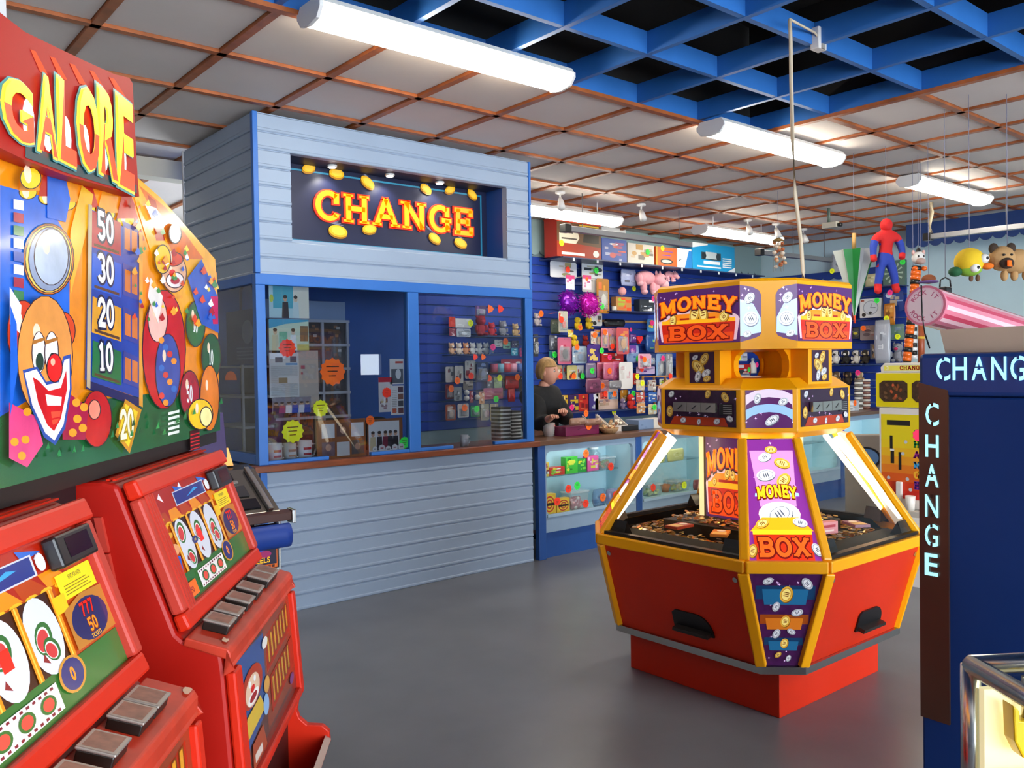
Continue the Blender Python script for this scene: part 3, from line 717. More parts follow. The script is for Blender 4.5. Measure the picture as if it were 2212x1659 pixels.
# ---- pillars and head
HZ0, HZ1 = 1.558, 1.868
def _pil(m):
    w, y0, y1 = .10, -N0+.022, -N0+.115; a = Y1
    m.bx(-w, w, y0, y1, 1.40, HZ0, a)
    for sx in (-1, 1):      # flared inner cheeks
        pts = []
        for k in range(7):
            t = k/6; pts.append((sx*(w+.012+.045*abs(2*t-1)**3), 1.415+(HZ0-1.415)*t))
        n = len(pts)
        vs = [(x, y1-.006, z) for x, z in pts]+[(sx*w, y1-.006, z) for x, z in pts]+[(x, y1+.03, z) for x, z in pts]+[(sx*w, y1+.03, z) for x, z in pts]
        fs = []
        for i in range(n-1):
            fs += [(i, i+1, n+i+1, n+i), (2*n+i, 3*n+i, 3*n+i+1, 2*n+i+1), (i, 2*n+i, 2*n+i+1, i+1)]
        m.add(vs, fs, a)
sector('pillar', _pil)
def _pilart(m):
    m.xf = frame((0, -N0+.0215, 1.412), (1, 0, 0), (0, 0, 1)); w = .07
    m.prism([(-w, 0), (w, 0), (w, .142), (-w, .142)], 0, .0015, pm('#3b1638', .35)); m.w = .002
    for u, v, r, a, p in ((.015, .11, .032, .9, GOLD), (-.02, .075, .04, -.6, GOLD), (.025, .045, .026, .5, SILV), (-.022, .03, .026, 1.2, SILV), (.03, .02, .022, .3, GOLD), (-.035, .118, .018, .4, SILV)):
        artcoin(m, u, v, r, a, .6, p)
sector('pillar_panel', _pilart)
HH, HL = .402, .230
m = MB(PT)
octring(m, [(HH-.012, HL-.006, HZ0+.0005), (HH, HL, HZ0+.002), (HH, HL, HZ1-.012), (HH-.012, HL-.006, HZ1), (.1, .06, HZ1+.02)], Y1); m.build('head_housing', push)
def _head(m):
    m.xf = frame((0, -HH, HZ0), (1, 0, 0), (0, 0, 1)); w = HL-.001; hh = HZ1-HZ0-.062; m.w = .0005; moneybox(m, 2*w, hh, .42, 0, .034)
sector('header_panel', _head, label='lit header panel lettered Money Box')
def _hc(m):
    m.xf = frame(((-HH-HL)/2, (-HH-HL)/2, HZ0), C45, (0, 0, 1)); w = (HH-HL)*.7071; hh = HZ1-HZ0-.062; e = .5
    for sx in (-1, 1):
        m.w = .0005; g = w*.25
        pts = [(sx*w, .034), (sx*(g+.03), .05), (sx*(g+.008), .06), (sx*g, .075), (sx*g, .034+hh-.045), (sx*(g+.01), .034+hh-.025), (sx*(g+.04), .034+hh-.008), (sx*w, .034+hh)]
        m.pol(pts, pm('#4b1a5e', .3, emit=e))
        m.pol([(sx*w, .06), (sx*(g+.002), .075), (sx*(g+.004), .14), (sx*(g+.035), .2), (sx*w, .22)], pm('#b3cfee', .3, emit=e))
        artcoin(m, sx*(g+.045), .135, .033, .4, .95, SILV, e*1.5); artcoin(m, sx*(g+.05), .225, .026, .9, .7, SILV, e); artcoin(m, sx*(w-.03), .07, .02, .3, .7, SILV, e)
        sparks(m, min(sx*(g+.01), sx*w), .18, max(sx*(g+.01), sx*w), .27, 5, 40, 1.5)
sector('header_corner_print', _hc)
# prize on the bed
p = Vector((PCX+.03, PCY-.36, .712))
m = MB(Matrix.Translation(p) @ Matrix.Rotation(-.25, 4, 'Z')); m.bx(-.075, .075, -.02, .02, 0, .055, pm('#e59aa6', .4)); m.xf = m.xf @ frame((0, -.0205, 0), (1, 0, 0), (0, 0, 1)); m.w = 0
m.rect(-.07, .005, -.03, .05, pm('#3c4a3c', .4)); m.rect(-.02, .03, .06, .042, pm('#b53a4e', .4)); m.rect(-.01, .012, .05, .02, pm('#f6dbe0', .4))
tag(m.build('prize_box'), 'pink prize box lying among the coins in the pusher', 'box')
for i, (dx, dy, c) in enumerate(((-.40, .12, '#b0442c'), (-.41, -.12, '#d98a3a'), (.22, -.42, '#8a5a74'))):
    m = MB(Matrix.Translation((PCX+dx, PCY+dy, .735)) @ Matrix.Rotation(.5*i, 4, 'Z')); m.box((0, 0, .006), (.12, .075, .012), pm(c, .3)); m.xf = m.xf @ Matrix.Translation((0, 0, .0125)); m.w = 0
    m.rect(-.05, -.03, 0, .03, pm('#f0d080', .3)); m.oval((.03, 0), .02, .02, pm('#f4f0e8', .3))
    tag(m.build('prize_card'), ('red prize card with a cream dot on the pusher coins', 'orange prize card with a cream dot on the pusher coins', 'mauve prize card with a cream dot on the pusher coins')[i], 'prize card')
# ================================================================ SLOT MACHINE BANK (turned away from the room's axes)
DV = Vector((.59055, .80700, 0)); NV = Vector((.80700, -.59055, 0)); ZV = Vector((0, 0, 1))
def bank(t, s, z): return NV*t+DV*s+ZV*z
BANK = Matrix.Identity(4)
for i in range(3): BANK[i][0], BANK[i][1], BANK[i][2] = NV[i], DV[i], ZV[i]
SIDE = Matrix.Identity(4)               # (t, z, s): side outline extruded across the machine
for i in range(3): SIDE[i][0], SIDE[i][1], SIDE[i][2] = NV[i], ZV[i], DV[i]
RM = pm('#a81002', .42, var=.07, scale=5, spec=.3); RM2 = pm('#cf2406', .42, var=.06, scale=6, spec=.3); PINKR = pm('#bd3a2c', .42, var=.08, scale=8, spec=.3)
SW = .60
def wear(c='#d9b79a'): return pm(c, .7)
def melon(m, u, v, r, a):
    m.oval((u, v), r, r*.8, '#2f6b2c', 16, a); m.oval((u-.1*r, v-.05*r), r*.78, r*.6, '#e8efe4', 16, a); m.oval((u-.14*r, v-.07*r), r*.68, r*.5, '#d23a3a', 16, a)
def slotart(m, U, V, e, bright):
    """reel glass: tent, three reels, notices and win badges. u across, v up the slope"""
    q = lambda a, b: (a*U, b*V)
    E_ = lambda c, k=1: pm(c, .25, emit=e*k, coat=.2)
    def R_(a, b, c, d, col, k=1): m.rect(a*U, b*V, c*U, d*V, E_(col, k))
    R_(0, 0, 1, 1, '#b8480e'); R_(0, .7, 1, 1, '#a8200c')
    for i in range(7): m.pol([q(.02+.14*i, .70), q(.16+.14*i, .70), q(.13+.13*i, .8), q(.04+.13*i, .8)], E_('#e88a14' if i % 2 else '#b5400c'))
    for i in range(12): m.oval(q(.04+.083*i, .69), .035*U, .02*V, E_('#f0b420'), 8)
    for a, b in ((.1, .93), (.36, .96), (.7, .9)): m.pol([q(a, b), q(a+.05, b-.05), q(a+.03, b+.04)], E_('#f4e8e8'))
    for a in (.30, .62): m.pol([q(a, .985), q(a+.13, .93), q(a+.02, .91)], E_('#2c64c0'))
    R_(.27, .80, .69, .935, '#c7c9cf'); R_(.28, .81, .68, .925, '#16307c'); m.pol([q(.42, .84), q(.6, .88), q(.55, .90)], E_('#2a9ad0'))
    R_(0, 0, 1, .24, '#2c6a2a'); R_(.12, .24, .70, .69, '#3a1a0c')
    for i, a in enumerate((.14, .335, .53)):
        m.oval(q(a+.078, .46), .088*U, .235*V, E_('#d9d9e0', bright), 22)
        melon(m, (a+.07)*U, (.57-.06*i)*V, .05*U, .6); m.pol([q(a+.03, .33), q(a+.06, .30), q(a+.045, .37)], E_('#8a2a2a'))
        melon(m, (a+.09)*U, (.33+.02*i)*V, .04*U, -.5) if i != 1 else R_(a+.05, .40, a+.1, .52, '#f0281a', 2.5)
    for a in (.115, .31, .505, .695): R_(a, .24, a+.028, .69, '#e08a12'); R_(a+.009, .24, a+.016, .69, '#f7c34a')
    m.oval(q(.325, .45), .035*U, .035*V, E_('#25306e')); sans(m, 'LINE', .325*U, .44*V, .018*V, E_('#f3d03a'), .02)
    R_(.76, .575, .985, .745, '#f2d416', 1.3)
    sans(m, 'FIVE POUNDS', .872*U, .69*V, .028*V, pm('#4a3a08', .5), .015, wx=.72)
    for k in range(4): R_(.79, .60+.019*k, .955-.02*(k % 2), .606+.019*k, '#8a7410')
    m.pol([q(.70, .52), q(.775, .52), q(.775, .63), q(.70, .63)], E_('#f2c012'))
    m.pol([q(.74, .26), q(1, .26), q(1, .56), q(.86, .575), q(.74, .52)], E_('#b9772a')); m.oval(q(.87, .40), .115*U, .14*V, E_('#1c2358'))
    slab(m, '777', .87*U, .425*V, .085*V, E_('#5a0a06'), t=.2, grow=.07, ang=.0, serif=.1); slab(m, '777', .87*U, .428*V, .085*V, E_('#f0200e', 1.6), t=.2, serif=.1)
    slab(m, '50', .87*U, .315*V, .085*V, E_('#7a2006'), t=.2, grow=.07); slab(m, '50', .87*U, .318*V, .085*V, E_('#ff8a14', 1.5), t=.2)
    sans(m, 'TICKETS', .87*U, .272*V, .028*V, E_('#f7b02a'), .02, wx=.9)
    m.oval(q(.665, .17), .075*U, .11*V, E_('#c98a2a')); m.oval(q(.665, .17), .062*U, .095*V, E_('#1c2a6e')); slab(m, '0', .665*U, .13*V, .08*V, E_('#ff8a14', 1.5), t=.24)
    m.pol([q(.21, .035), q(.57, .035), q(.57, .195), q(.21, .195)], E_('#efe6e2'))
    for k in range(11): R_(.22+.031*k, .043, .235+.031*k, .058, '#7a1c2c'); R_(.22+.031*k, .172, .235+.031*k, .187, '#7a1c2c')
    for a in (.28, .39, .50): m.oval(q(a, .115), .04*U, .05*V, E_('#2f6b2c')); m.oval(q(a, .115), .028*U, .036*V, E_('#e04a3a', 1.3))
    R_(.02, .03, .15, .16, '#ff6a12', 1.8); slab(m, '50', .085*U, .065*V, .05*V, E_('#8a1a06'), t=.22)
    m.pol([q(.01, .2), q(.05, .2), q(.09, .4), q(.03, .42)], E_('#2a5cc0')); m.oval(q(.06, .47), .05*U, .05*V, E_('#e8a06a'))
    for i, (a, b) in enumerate(((.03, .75), (.06, .6), (.04, .68))): m.oval(q(a, b), .035*U, .025*V, E_('#e7a01c'))
def doorart(m, U, V):
    q = lambda a, b: (a*U, b*V); m.rect(0, 0, U, V, pm('#5a2a24', .22, coat=.4, var=.25, scale=14)); 
    R_ = lambda a, b, c, d, col: m.rect(a*U, b*V, c*U, d*V, pm(col, .25, coat=.3))
    m.pol([q(0, .2), q(.45, .3), q(.5, .95), q(0, 1)], pm('#2c4f8e', .25, coat=.3)); m.pol([q(.4, .1), q(1, .12), q(1, 1), q(.45, 1)], pm('#93381a', .25, coat=.3))
    for u0, v0, n in ((.5, .62, 7), (.52, .24, 6)):
        m.pol([q(u0-.04, v0-.05), q(u0+.46, v0+.02), q(u0+.46, v0+.33), q(u0-.02, v0+.27)], pm('#b02a10', .3))
        for k in range(n):
            a = u0+.065*k; b = v0+.012*k
            m.rect(a*U, b*V, (a+.046)*U, (b+.25)*V, pm('#7a3a08', .3)); m.rect((a+.008)*U, (b+.015)*V, (a+.036)*U, (b+.235)*V, pm('#e29a1c', .25, coat=.3))
    m.oval(q(.2, .66), .17*U, .16*V, pm('#b03418', .3)); m.oval(q(.2, .63), .115*U, .125*V, pm('#e9c3a4', .3)); m.oval(q(.2, .57), .09*U, .05*V, pm('#f4efe8', .3)); m.oval(q(.2, .57), .06*U, .03*V, pm('#a3141c', .3))
    m.oval(q(.2, .64), .03*U, .03*V, pm('#d6201a', .3)); m.oval(q(.16, .7), .018*U, .028*V, pm('#f6f6f6', .3)); m.oval(q(.24, .7), .018*U, .028*V, pm('#f6f6f6', .3))
    m.pol([q(.02, .3), q(.36, .34), q(.3, .5), q(.08, .48)], pm('#d9b23a', .3)); m.pol([q(.1, .02), q(.34, .03), q(.3, .24), q(.12, .22)], pm('#a8482a', .3)); R_(.14, .05, .26, .12, '#e8d6c8')
    m.oval(q(.42, .5), .05*U, .07*V, pm('#d9a04a', .3)); m.oval(q(.45, .86), .05*U, .05*V, pm('#e8e2d8', .3)); m.oval(q(.38, .35), .05*U, .09*V, pm('#8fb7e0', .3)); m.oval(q(.9, .18), .05*U, .05*V, pm('#6a3a7a', .3))
def slot_machine(s0, label, e, bright, nbtn):
    t = thing('slot_machine', label, 'slot machine', tuple(bank(-.72, s0+SW/2, 0)), 'red slot machines under the clown sign')
    def pr(name, pts, a, b, mat, bev=.004, parent=None): return MB(SIDE).prism(pts, s0+a, s0+b, mat).build(name, parent or t, bev=bev)
    pr('cabinet_body', [(-1.0, .05), (-.45, .05), (-.45, .60), (-.425, .69), (-.442, .94), (-.446, .972), (-.516, 1.0), (-.528, 1.012), (-.628, 1.292), (-.655, 1.3), (-1.0, 1.3)], 0, SW, RM, .008)
    pr('plinth', [(-.97, 0), (-.50, 0), (-.50, .05), (-.97, .05)], .02, SW-.02, BLK, 0)
    # bezel: ribbed rails round the reel glass
    p0 = Vector((-.524, 1.012)); p1 = Vector((-.622, 1.294)); sl = (p1-p0).normalized(); nr = Vector((sl.y, -sl.x))
    def rail(name, a0, a1, b0, b1, th, mat, ribs=0):
        pts = [p0+sl*a0, p0+sl*a0+nr*th, p0+sl*a1+nr*th*.9, p0+sl*a1]
        return pr(name, [tuple(p) for p in pts], b0, b1, mat, .006)
    L = (p1-p0).length
    rail('bezel_rail', 0, .034, 0, SW, .026, RM2); rail('bezel_rail', L-.036, L, 0, SW, .03, RM2)
    rail('bezel_rail', .034, L-.036, 0, .066, .026, PINKR); rail('bezel_rail', .034, L-.036, SW-.03, SW, .026, PINKR)
    for k in range(4): pr('bezel_rib', [tuple(p0+sl*.034+nr*.026), tuple(p0+sl*.034+nr*.0295), tuple(p0+sl*(L-.036)+nr*.0265), tuple(p0+sl*(L-.036)+nr*.0235)], .022+.011*k, .026+.011*k, PINKR, 0)
    for k in range(2): pr('top_rib', [(-.640-.012*k, 1.2995), (-.634-.012*k, 1.2995), (-.634-.012*k, 1.303), (-.640-.012*k, 1.303)], .01, SW-.01, RM2, 0)
    gu, gv = SW-.096, L-.07; o = bank(*( (p0+sl*.034+nr*.008).x, s0+.066, (p0+sl*.034+nr*.008).y))
    gf = frame(o, DV, NV*sl.x+ZV*sl.y)
    m = MB(gf); m.prism([(0, 0), (gu, 0), (gu, gv), (0, gv)], -.006, 0, BLK); m.w = .0004; slotart(m, gu, gv, e, bright)
    g = m.build('reel_glass', t); g['label'] = 'printed glass with three reels, a yellow notice and ticket badges'
    m = MB(gf); m.prism([(gu*.75, gv*.775), (gu*.985, gv*.775), (gu*.985, gv*.985), (gu*.75, gv*.985)], .004, .026, pm('#1d1b1c', .3)); db = m.build('display_box', t, bev=.004)
    m = MB(gf); m.w = .0265; m.rect(gu*.80, gv*.82, gu*.95, gv*.95, pm('#2c1214', .12)); m.build('display_window', db)
    m = MB(gf); m.prism([(gu*.715+.011*math.cos(a), gv*.87+.013*math.sin(a)) for a in [math.radians(24*i) for i in range(15)]], .004, .006, pm('#f2f0ee', .5)); m.build('round_sticker', t)
    # button deck
    d0 = Vector((-.512, 1.0025)); d1 = Vector((-.434, .980)); dd = (d1-d0).normalized(); dn = Vector((-dd.y, dd.x))
    if dn.y < 0: dn = -dn
    pr('button_deck', [tuple(d0-dn*.012), tuple(d1-dn*.018), (-.425, .944), (-.436, .938), (-.4295, .95), tuple(d1+Vector((.006, -.008))), tuple(d1+dn*.002), tuple(d0+dn*.004)], -.004, SW+.004, pm('#c4351a', .5, var=.22, scale=14), .004)
    df = frame(bank(d0.x, s0, d0.y)+(NV*dn.x+ZV*dn.y)*.0042, NV*dd.x+ZV*dd.y, DV)       # u out, v across
    for v in (.085, .155, .245, .335, .435, .495)[:nbtn]:
        m = MB(df); m.prism([(.012, v-.026), (.062, v-.026), (.062, v+.026), (.012, v+.026)], -.001, .016, pm('#17130f', .35)); b = m.build('button', t, bev=.002)
        m = MB(df); m.prism([(.010, v-.028), (.064, v-.028), (.064, v+.028), (.010, v+.028)], .016, .021, pm('#9b948c', .35, .5)); m.build('button_rim', b, bev=.002)
        m = MB(df); m.w = .0212; m.rect(.016, v-.022, .058, v+.022, pm('#8a5a44', .3, var=.35, scale=60)); m.build('button_lens', b)
    m = MB(df); m.w = .0012; R = random.Random(int(s0*100))
    for k in range(4):
        c = (R.uniform(.02, .076), R.choice((.03, .57, .585, .2, .4)))
        m.pol([(c[0]+.010*math.cos(a)*R.uniform(.5, 1.2), c[1]+.014*math.sin(a)*R.uniform(.5, 1.3)) for a in [math.radians(45*i) for i in range(8)]], wear())
    m.build('chipped_paint', t)
    # lower door
    e0 = Vector((-.441, .935)); e1 = Vector((-.422, .675)); ev = (e0-e1).normalized(); en = Vector((ev.y, -ev.x))
    def drail(a0, a1, b0, b1): 
        pts = [e1+ev*a0, e1+ev*a0+en*.02, e1+ev*a1+en*.02, e1+ev*a1]; pr('door_rail', [tuple(p) for p in pts], b0, b1, RM2, .005)
    Ld = (e0-e1).length
    drail(0, Ld, 0, .05); drail(0, Ld, SW-.03, SW); drail(0, .02, .05, SW-.03)
    ef = frame(bank((e1+ev*.02+en*.006).x, s0+.05, (e1+ev*.02+en*.006).y), DV, NV*ev.x+ZV*ev.y)
    m = MB(ef); m.prism([(0, 0), (SW-.08, 0), (SW-.08, Ld-.02), (0, Ld-.02)], -.006, 0, BLK); m.w = .0004; doorart(m, SW-.08, Ld-.02)
    g = m.build('door_panel', t); g['label'] = 'dark belly panel printed with a laughing clown and yellow letters'
    # coin tray
    tr = MB(SIDE)
    tr.prism([(-.452, .40), (-.40, .40), (-.34, .54), (-.348, .56), (-.41, .43), (-.452, .43)], s0+.02, s0+SW-.02, RM)
    ty = tr.build('coin_tray', t, bev=.003)
    pr('tray_cheek', [(-.452, .40), (-.40, .40), (-.338, .545), (-.340, .575), (-.356, .59), (-.395, .594), (-.414, .612), (-.42, .63), (-.413, .672), (-.452, .672)], 0, .02, RM2, .003, ty)
    pr('tray_cheek', [(-.452, .40), (-.40, .40), (-.338, .545), (-.340, .575), (-.356, .59), (-.395, .594), (-.414, .612), (-.42, .63), (-.413, .672), (-.452, .672)], SW-.02, SW, RM2, .003, ty)
    pr('tray_lip', [(-.352, .553), (-.338, .548), (-.335, .556), (-.349, .566)], .02, SW-.02, pm('#b9a49a', .4, .5), 0, ty)
    pr('tray_back', [(-.452, .43), (-.443, .43), (-.443, .60), (-.452, .60)], .02, SW-.02, pm('#3a0c08', .5), 0, ty)
    # hinge strip on the near side
    for k in range(9):
        z = 1.235-.068*k; pr('hinge_knuckle', [(-.668+.012*k, z), (-.655+.012*k, z), (-.643+.012*k, z-.064), (-.656+.012*k, z-.064)], -.010, .0, PINKR, 0)
    return t
slot_machine(1.63, 'red slot machine with six buttons, between its twin and the booth', .10, .6, 6)
slot_machine(.82, 'red slot machine with scuffed deck, next to the black pillar and its twin', .14, .7, 6)
# black backing between and above
m = MB(SIDE); m.prism([(-1.0, .05), (-.70, .05), (-.70, 1.3), (-1.0, 1.3)], 1.425, 1.625, pm('#0e0d12', .5)); gp = tag(m.build('gap_filler'), 'black filler panel between the two red slot machines', 'panel')
m = MB(frame(bank(-.699, 1.425, 1.16), DV, ZV)); m.prism([(.02, 0), (.095, 0), (.095, .085), (.02, .085)], 0, .002, pm('#c9ccd8', .5)); m.w = .0024
for k in range(6): m.rect(.028, .012+.012*k, .085, .015+.012*k, pm('#6a6e80', .5))
tag(m.build('notice_card'), 'small grey notice card on the black filler panel', 'notice')
m = MB(frame(bank(-.699, 1.425, 1.16), DV, ZV)); m.prism([(.10, .005), (.17, .005), (.17, .10), (.10, .10)], 0, .003, pm('#181c30', .5)); m.w = .0034; m.rect(.112, .01, .163, .06, pm('#d8dbe2', .5)); sans(m, 'D', .138, .02, .03, pm('#222222', .5))
tag(m.build('letter_card'), 'card with a black letter D on the filler panel', 'notice')
# ---- the big clown sign above the bank
TS = -.66
def hs(px, py):
    d = ray(px, py); k = (TS-EYE.dot(NV))/d.dot(NV); P = EYE+d*k; return (P.dot(DV), P.z)
hd = thing('clown_sign', 'large clown artwork sign lettered Galore above the slot machines', 'sign', tuple(bank(-.72, 1.12, 1.302)))
HDF = frame(NV*TS, DV, ZV)                                # u = s, v = z, w = out
m = MB(SIDE); m.prism([(-.90, 1.3035), (-.668, 1.3035), (-.668, 1.36), (-.90, 1.36)], -.2, 2.44, pm('#1c1a18', .45)); m.build('black_plinth', hd)
outline = [(-.2, 1.335), (2.45, 1.335), (2.455, 1.775), (1.78, 1.915), (.46, 1.915), (-.2, 1.775)]
m = MB(HDF); m.prism(outline, -.16, -.008, pm('#2a2230', .5)); m.build('sign_case', hd)
E_ = lambda c, k=1: pm(c, .2, emit=.2*k, coat=.25, var=.22, scale=16)
m = MB(HDF); m.prism(outline, -.0075, -.001, E_('#e88a10')); m.w = 0
def hp(pts, c, k=1): m.pol([hs(*p) for p in pts], E_(c, k))
def ho(px, py, rx, ry, c, k=1, ang=0, n=22):
    pts = []
    for i in range(n):
        a = 2*math.pi*i/n; x, y = rx*math.cos(a), ry*math.sin(a); pts.append(hs(px+x*math.cos(ang)-y*math.sin(ang), py+x*math.sin(ang)+y*math.cos(ang)))
    if rx > 9 and ry > 9:
        a = hs(px, py); m.pol([(a[0]+(q[0]-a[0])*(1+2.2/rx), a[1]+(q[1]-a[1])*(1+2.2/ry)) for q in pts], E_('#3a1a14'))
    m.pol(pts, E_(c, k))
    if rx > 17 and k <= 1.2: m.oval(hs(px-rx*.3, py-ry*.4), .012, .014, E_('#f6d8b8'), 10)
m.pol([(-.2, 1.3352), (2.45, 1.3352), (2.45, 1.46), (-.2, 1.43)], E_('#14572c'))                       # grass
hp([(0, 400), (95, 425), (150, 520), (150, 700), (120, 830), (0, 900)], '#1660c8')
hp([(270, 360), (350, 430), (465, 560), (470, 640), (400, 700), (330, 560)], '#f0a818'); hp([(300, 400), (360, 450), (440, 560), (380, 560)], '#d96a10')
for a in ((262, 395, 300, 520), (318, 420, 345, 520)): hp([(a[0], a[1]), (a[0]+18, a[1]+15), (a[2]+12, a[3]), (a[2]-8, a[3])], '#b0300e')
for k in range(6): ho(60+42*k, 415+12*k, 18, 14, '#f2c21e'); hp([(52+42*k, 360+12*k), (70+42*k, 360+12*k), (86+42*k, 412+12*k), (40+42*k, 412+12*k)], '#b32412' if k % 2 else '#e8921a')
hp([(150, 640), (190, 480), (200, 420), (175, 400), (150, 500)], '#e8b020')
hp([(100, 380), (140, 385), (150, 430), (140, 480), (100, 470)], '#1660c8')
ho(103, 560, 54, 76, '#c86a1a'); ho(103, 560, 50, 72, '#e8c050'); ho(104, 560, 44, 68, '#8f9cb8', .5); ho(108, 555, 36, 60, '#b4bfd2', .5)
for k in range(9):
    y = 430+28*k; hp([(26, y), (48, y+4), (48, y+25), (26, y+21)], ('#e6e6ee', '#a0203a', '#3a7a4a', '#f0f0f4', '#2c4ca8')[k % 5])
# prize ladder
hp([(190, 450), (300, 510), (300, 860), (180, 820)], '#1c3f9a')
for i, (y, c, tx) in enumerate(((455, '#a51524', '50'), (545, '#1b57c2', '30'), (640, '#dc9a10', '20'), (735, '#1f6e34', '10'))):
    hp([(196, y), (258, y+26), (258, y+98), (194, y+78)], c); hp([(200, y+70), (254, y+88), (254, y+94), (200, y+76)], '#5a3a10')
    a, b = hs(226, y+66); slab(m, tx, a, b, .052, E_('#20203a'), t=.24, grow=.08, wx=1.0); slab(m, tx, a, b, .052, E_('#f2f2f2'), t=.2, wx=1.0)
    hp([(262, y+22), (296, y+38), (296, y+104), (262, y+92)], '#38408a'); 
    for k in range(2): hp([(266+15*k, y+36+6*k), (278+15*k, y+41+6*k), (278+15*k, y+88+5*k), (266+15*k, y+83+5*k)], '#c9702a')
hp([(180, 820), (300, 862), (300, 880), (180, 840)], '#181c50'); hp([(296, 500), (304, 504), (304, 880), (296, 876)], '#d9962a'); hp([(186, 440), (194, 444), (190, 840), (182, 836)], '#b9a480')
# balloons with numbers
ho(350, 755, 46, 128, '#c4140e'); ho(336, 690, 20, 48, '#f2b8a8'); ho(358, 800, 26, 78, '#2a4a9a'); 
for k in range(10): ho(344+9*(k % 4), 735+15*k, 6, 7, ('#e8902a', '#2a6ac0', '#d23a2a')[k % 3])
for x, y, c, tx in ((418, 700, '#2a6a34', '10'), (452, 770, '#1c5a2c', '10'), (405, 850, '#a31a2a', '50')):
    ho(x, y, 20, 48, c); a, b = hs(x, y+18); slab(m, tx, a, b, .04, E_('#e8e8e8'), t=.2, wx=.8)
ho(448, 860, 20, 70, '#e07a12'); ho(428, 895, 26, 32, '#f2c414', 1.2); ho(440, 900, 12, 20, '#fff0a0', 1.2)
hp([(400, 600), (430, 560), (465, 640), (468, 720), (430, 700)], '#2458b8'); hp([(450, 640), (466, 640), (466, 700), (455, 700)], '#d21450')
ho(370, 590, 26, 40, '#e9b18c'); ho(372, 605, 18, 16, '#f2e8e8'); ho(372, 606, 10, 8, '#b01a2a'); ho(368, 560, 20, 14, '#d8401a'); ho(366, 590, 7, 8, '#d8201a'); ho(345, 560, 16, 30, '#f0c020')
hp([(335, 700), (312, 640), (318, 600), (345, 640)], '#e8e0d8'); ho(372, 505, 12, 20, '#f4f0e6'); hp([(305, 440), (330, 450), (345, 470), (322, 478)], '#f4efe6')
# diamond and red ball
ho(200, 905, 32, 60, '#c01810'); ho(195, 885, 12, 20, '#f08a70'); hp([(262, 862), (298, 885), (272, 980), (240, 940)], '#c9860c'); hp([(262, 872), (290, 890), (270, 966), (247, 936)], '#f2c81a', 1.2)
a, b = hs(267, 945); slab(m, '20', a, b, .055, E_('#a8860c'), t=.26, grow=.06, wx=.9); slab(m, '20', a, b, .055, E_('#fdf3c8', 1.4), t=.2, wx=.9)
for k in range(5): hp([(356, 935-11*k), (380, 929-11*k), (380, 935-11*k), (356, 941-11*k)], '#dfe4dc')
R = random.Random(8)
for k in range(70):
    x = R.uniform(270, 462); y = R.uniform(min(690, 345+(x-260)*1.17+35), 700); q = R.uniform(3, 8); cc = R.choice(('#f6d23a', '#d8480e', '#2a62c4', '#f4efe6', '#b01a14', '#3a8a3a', '#f0a018'))
    hp([(x-q, y), (x, y-q*1.6), (x+q*.8, y+q*.4), (x-q*.2, y+q)], cc)
for k in range(26): x = R.uniform(5, 465); y = 1030-.235*x-R.uniform(8, 50); hp([(x, y), (x+5, y-16), (x+8, y-2)], R.choice(('#1f7a3c', '#0f4a24', '#2f8a44')))
# the big laughing clown
hp([(0, 870), (60, 900), (75, 960), (40, 1010), (0, 990)], '#e0407a'); hp([(118, 840), (175, 880), (168, 950), (118, 950)], '#a8123a'); 
for x, y in ((12, 955), (36, 950), (28, 985), (40, 890), (148, 870), (165, 880), (140, 935), (162, 925), (150, 905)): ho(x, y, 9, 9, '#f2a01c')
ho(30, 720, 34, 70, '#c8380c'); ho(118, 715, 26, 40, '#d8480e'); ho(78, 770, 60, 130, '#e29440'); hp([(0, 620), (26, 660), (22, 720), (0, 700)], '#e8dcdc')
for x in (64, 92): ho(x, 762, 14, 44, '#f4f4f6'); ho(x+2, 782, 9, 20, '#1c3a24'); hp([(x-14, 745), (x+14, 735), (x+14, 728), (x-14, 736)], '#a86a20')
hp([(28, 800), (60, 792), (80, 825), (105, 820), (118, 770), (134, 765), (136, 840), (122, 925), (100, 962), (75, 945), (45, 880)], '#2a4a9a')
hp([(32, 806), (58, 798), (80, 832), (108, 826), (120, 778), (131, 774), (132, 840), (118, 918), (98, 952), (78, 936), (49, 876)], '#f4e2e2', 1.1)
hp([(50, 815), (62, 822), (85, 845), (112, 838), (124, 800), (126, 840), (112, 905), (97, 932), (82, 918), (62, 870)], '#c8100e', 1.2)
hp([(78, 852), (114, 858), (112, 876), (82, 876)], '#f6f6f8'); hp([(90, 890), (112, 888), (110, 900), (92, 904)], '#e04a2a'); hp([(92, 908), (108, 904), (104, 914), (94, 918)], '#e04a2a')
ho(98, 795, 16, 30, '#e01c0e', 1.3); ho(94, 782, 5, 8, '#ffb090', 1.3)
hp([(0, 660), (14, 700), (16, 800), (0, 900)], '#1660d0'); ho(45, 385, 22, 22, '#e8c61e')
art = m.build('clown_artwork', hd); art['label'] = 'glossy printed artwork of a laughing clown, balloons and a prize ladder'
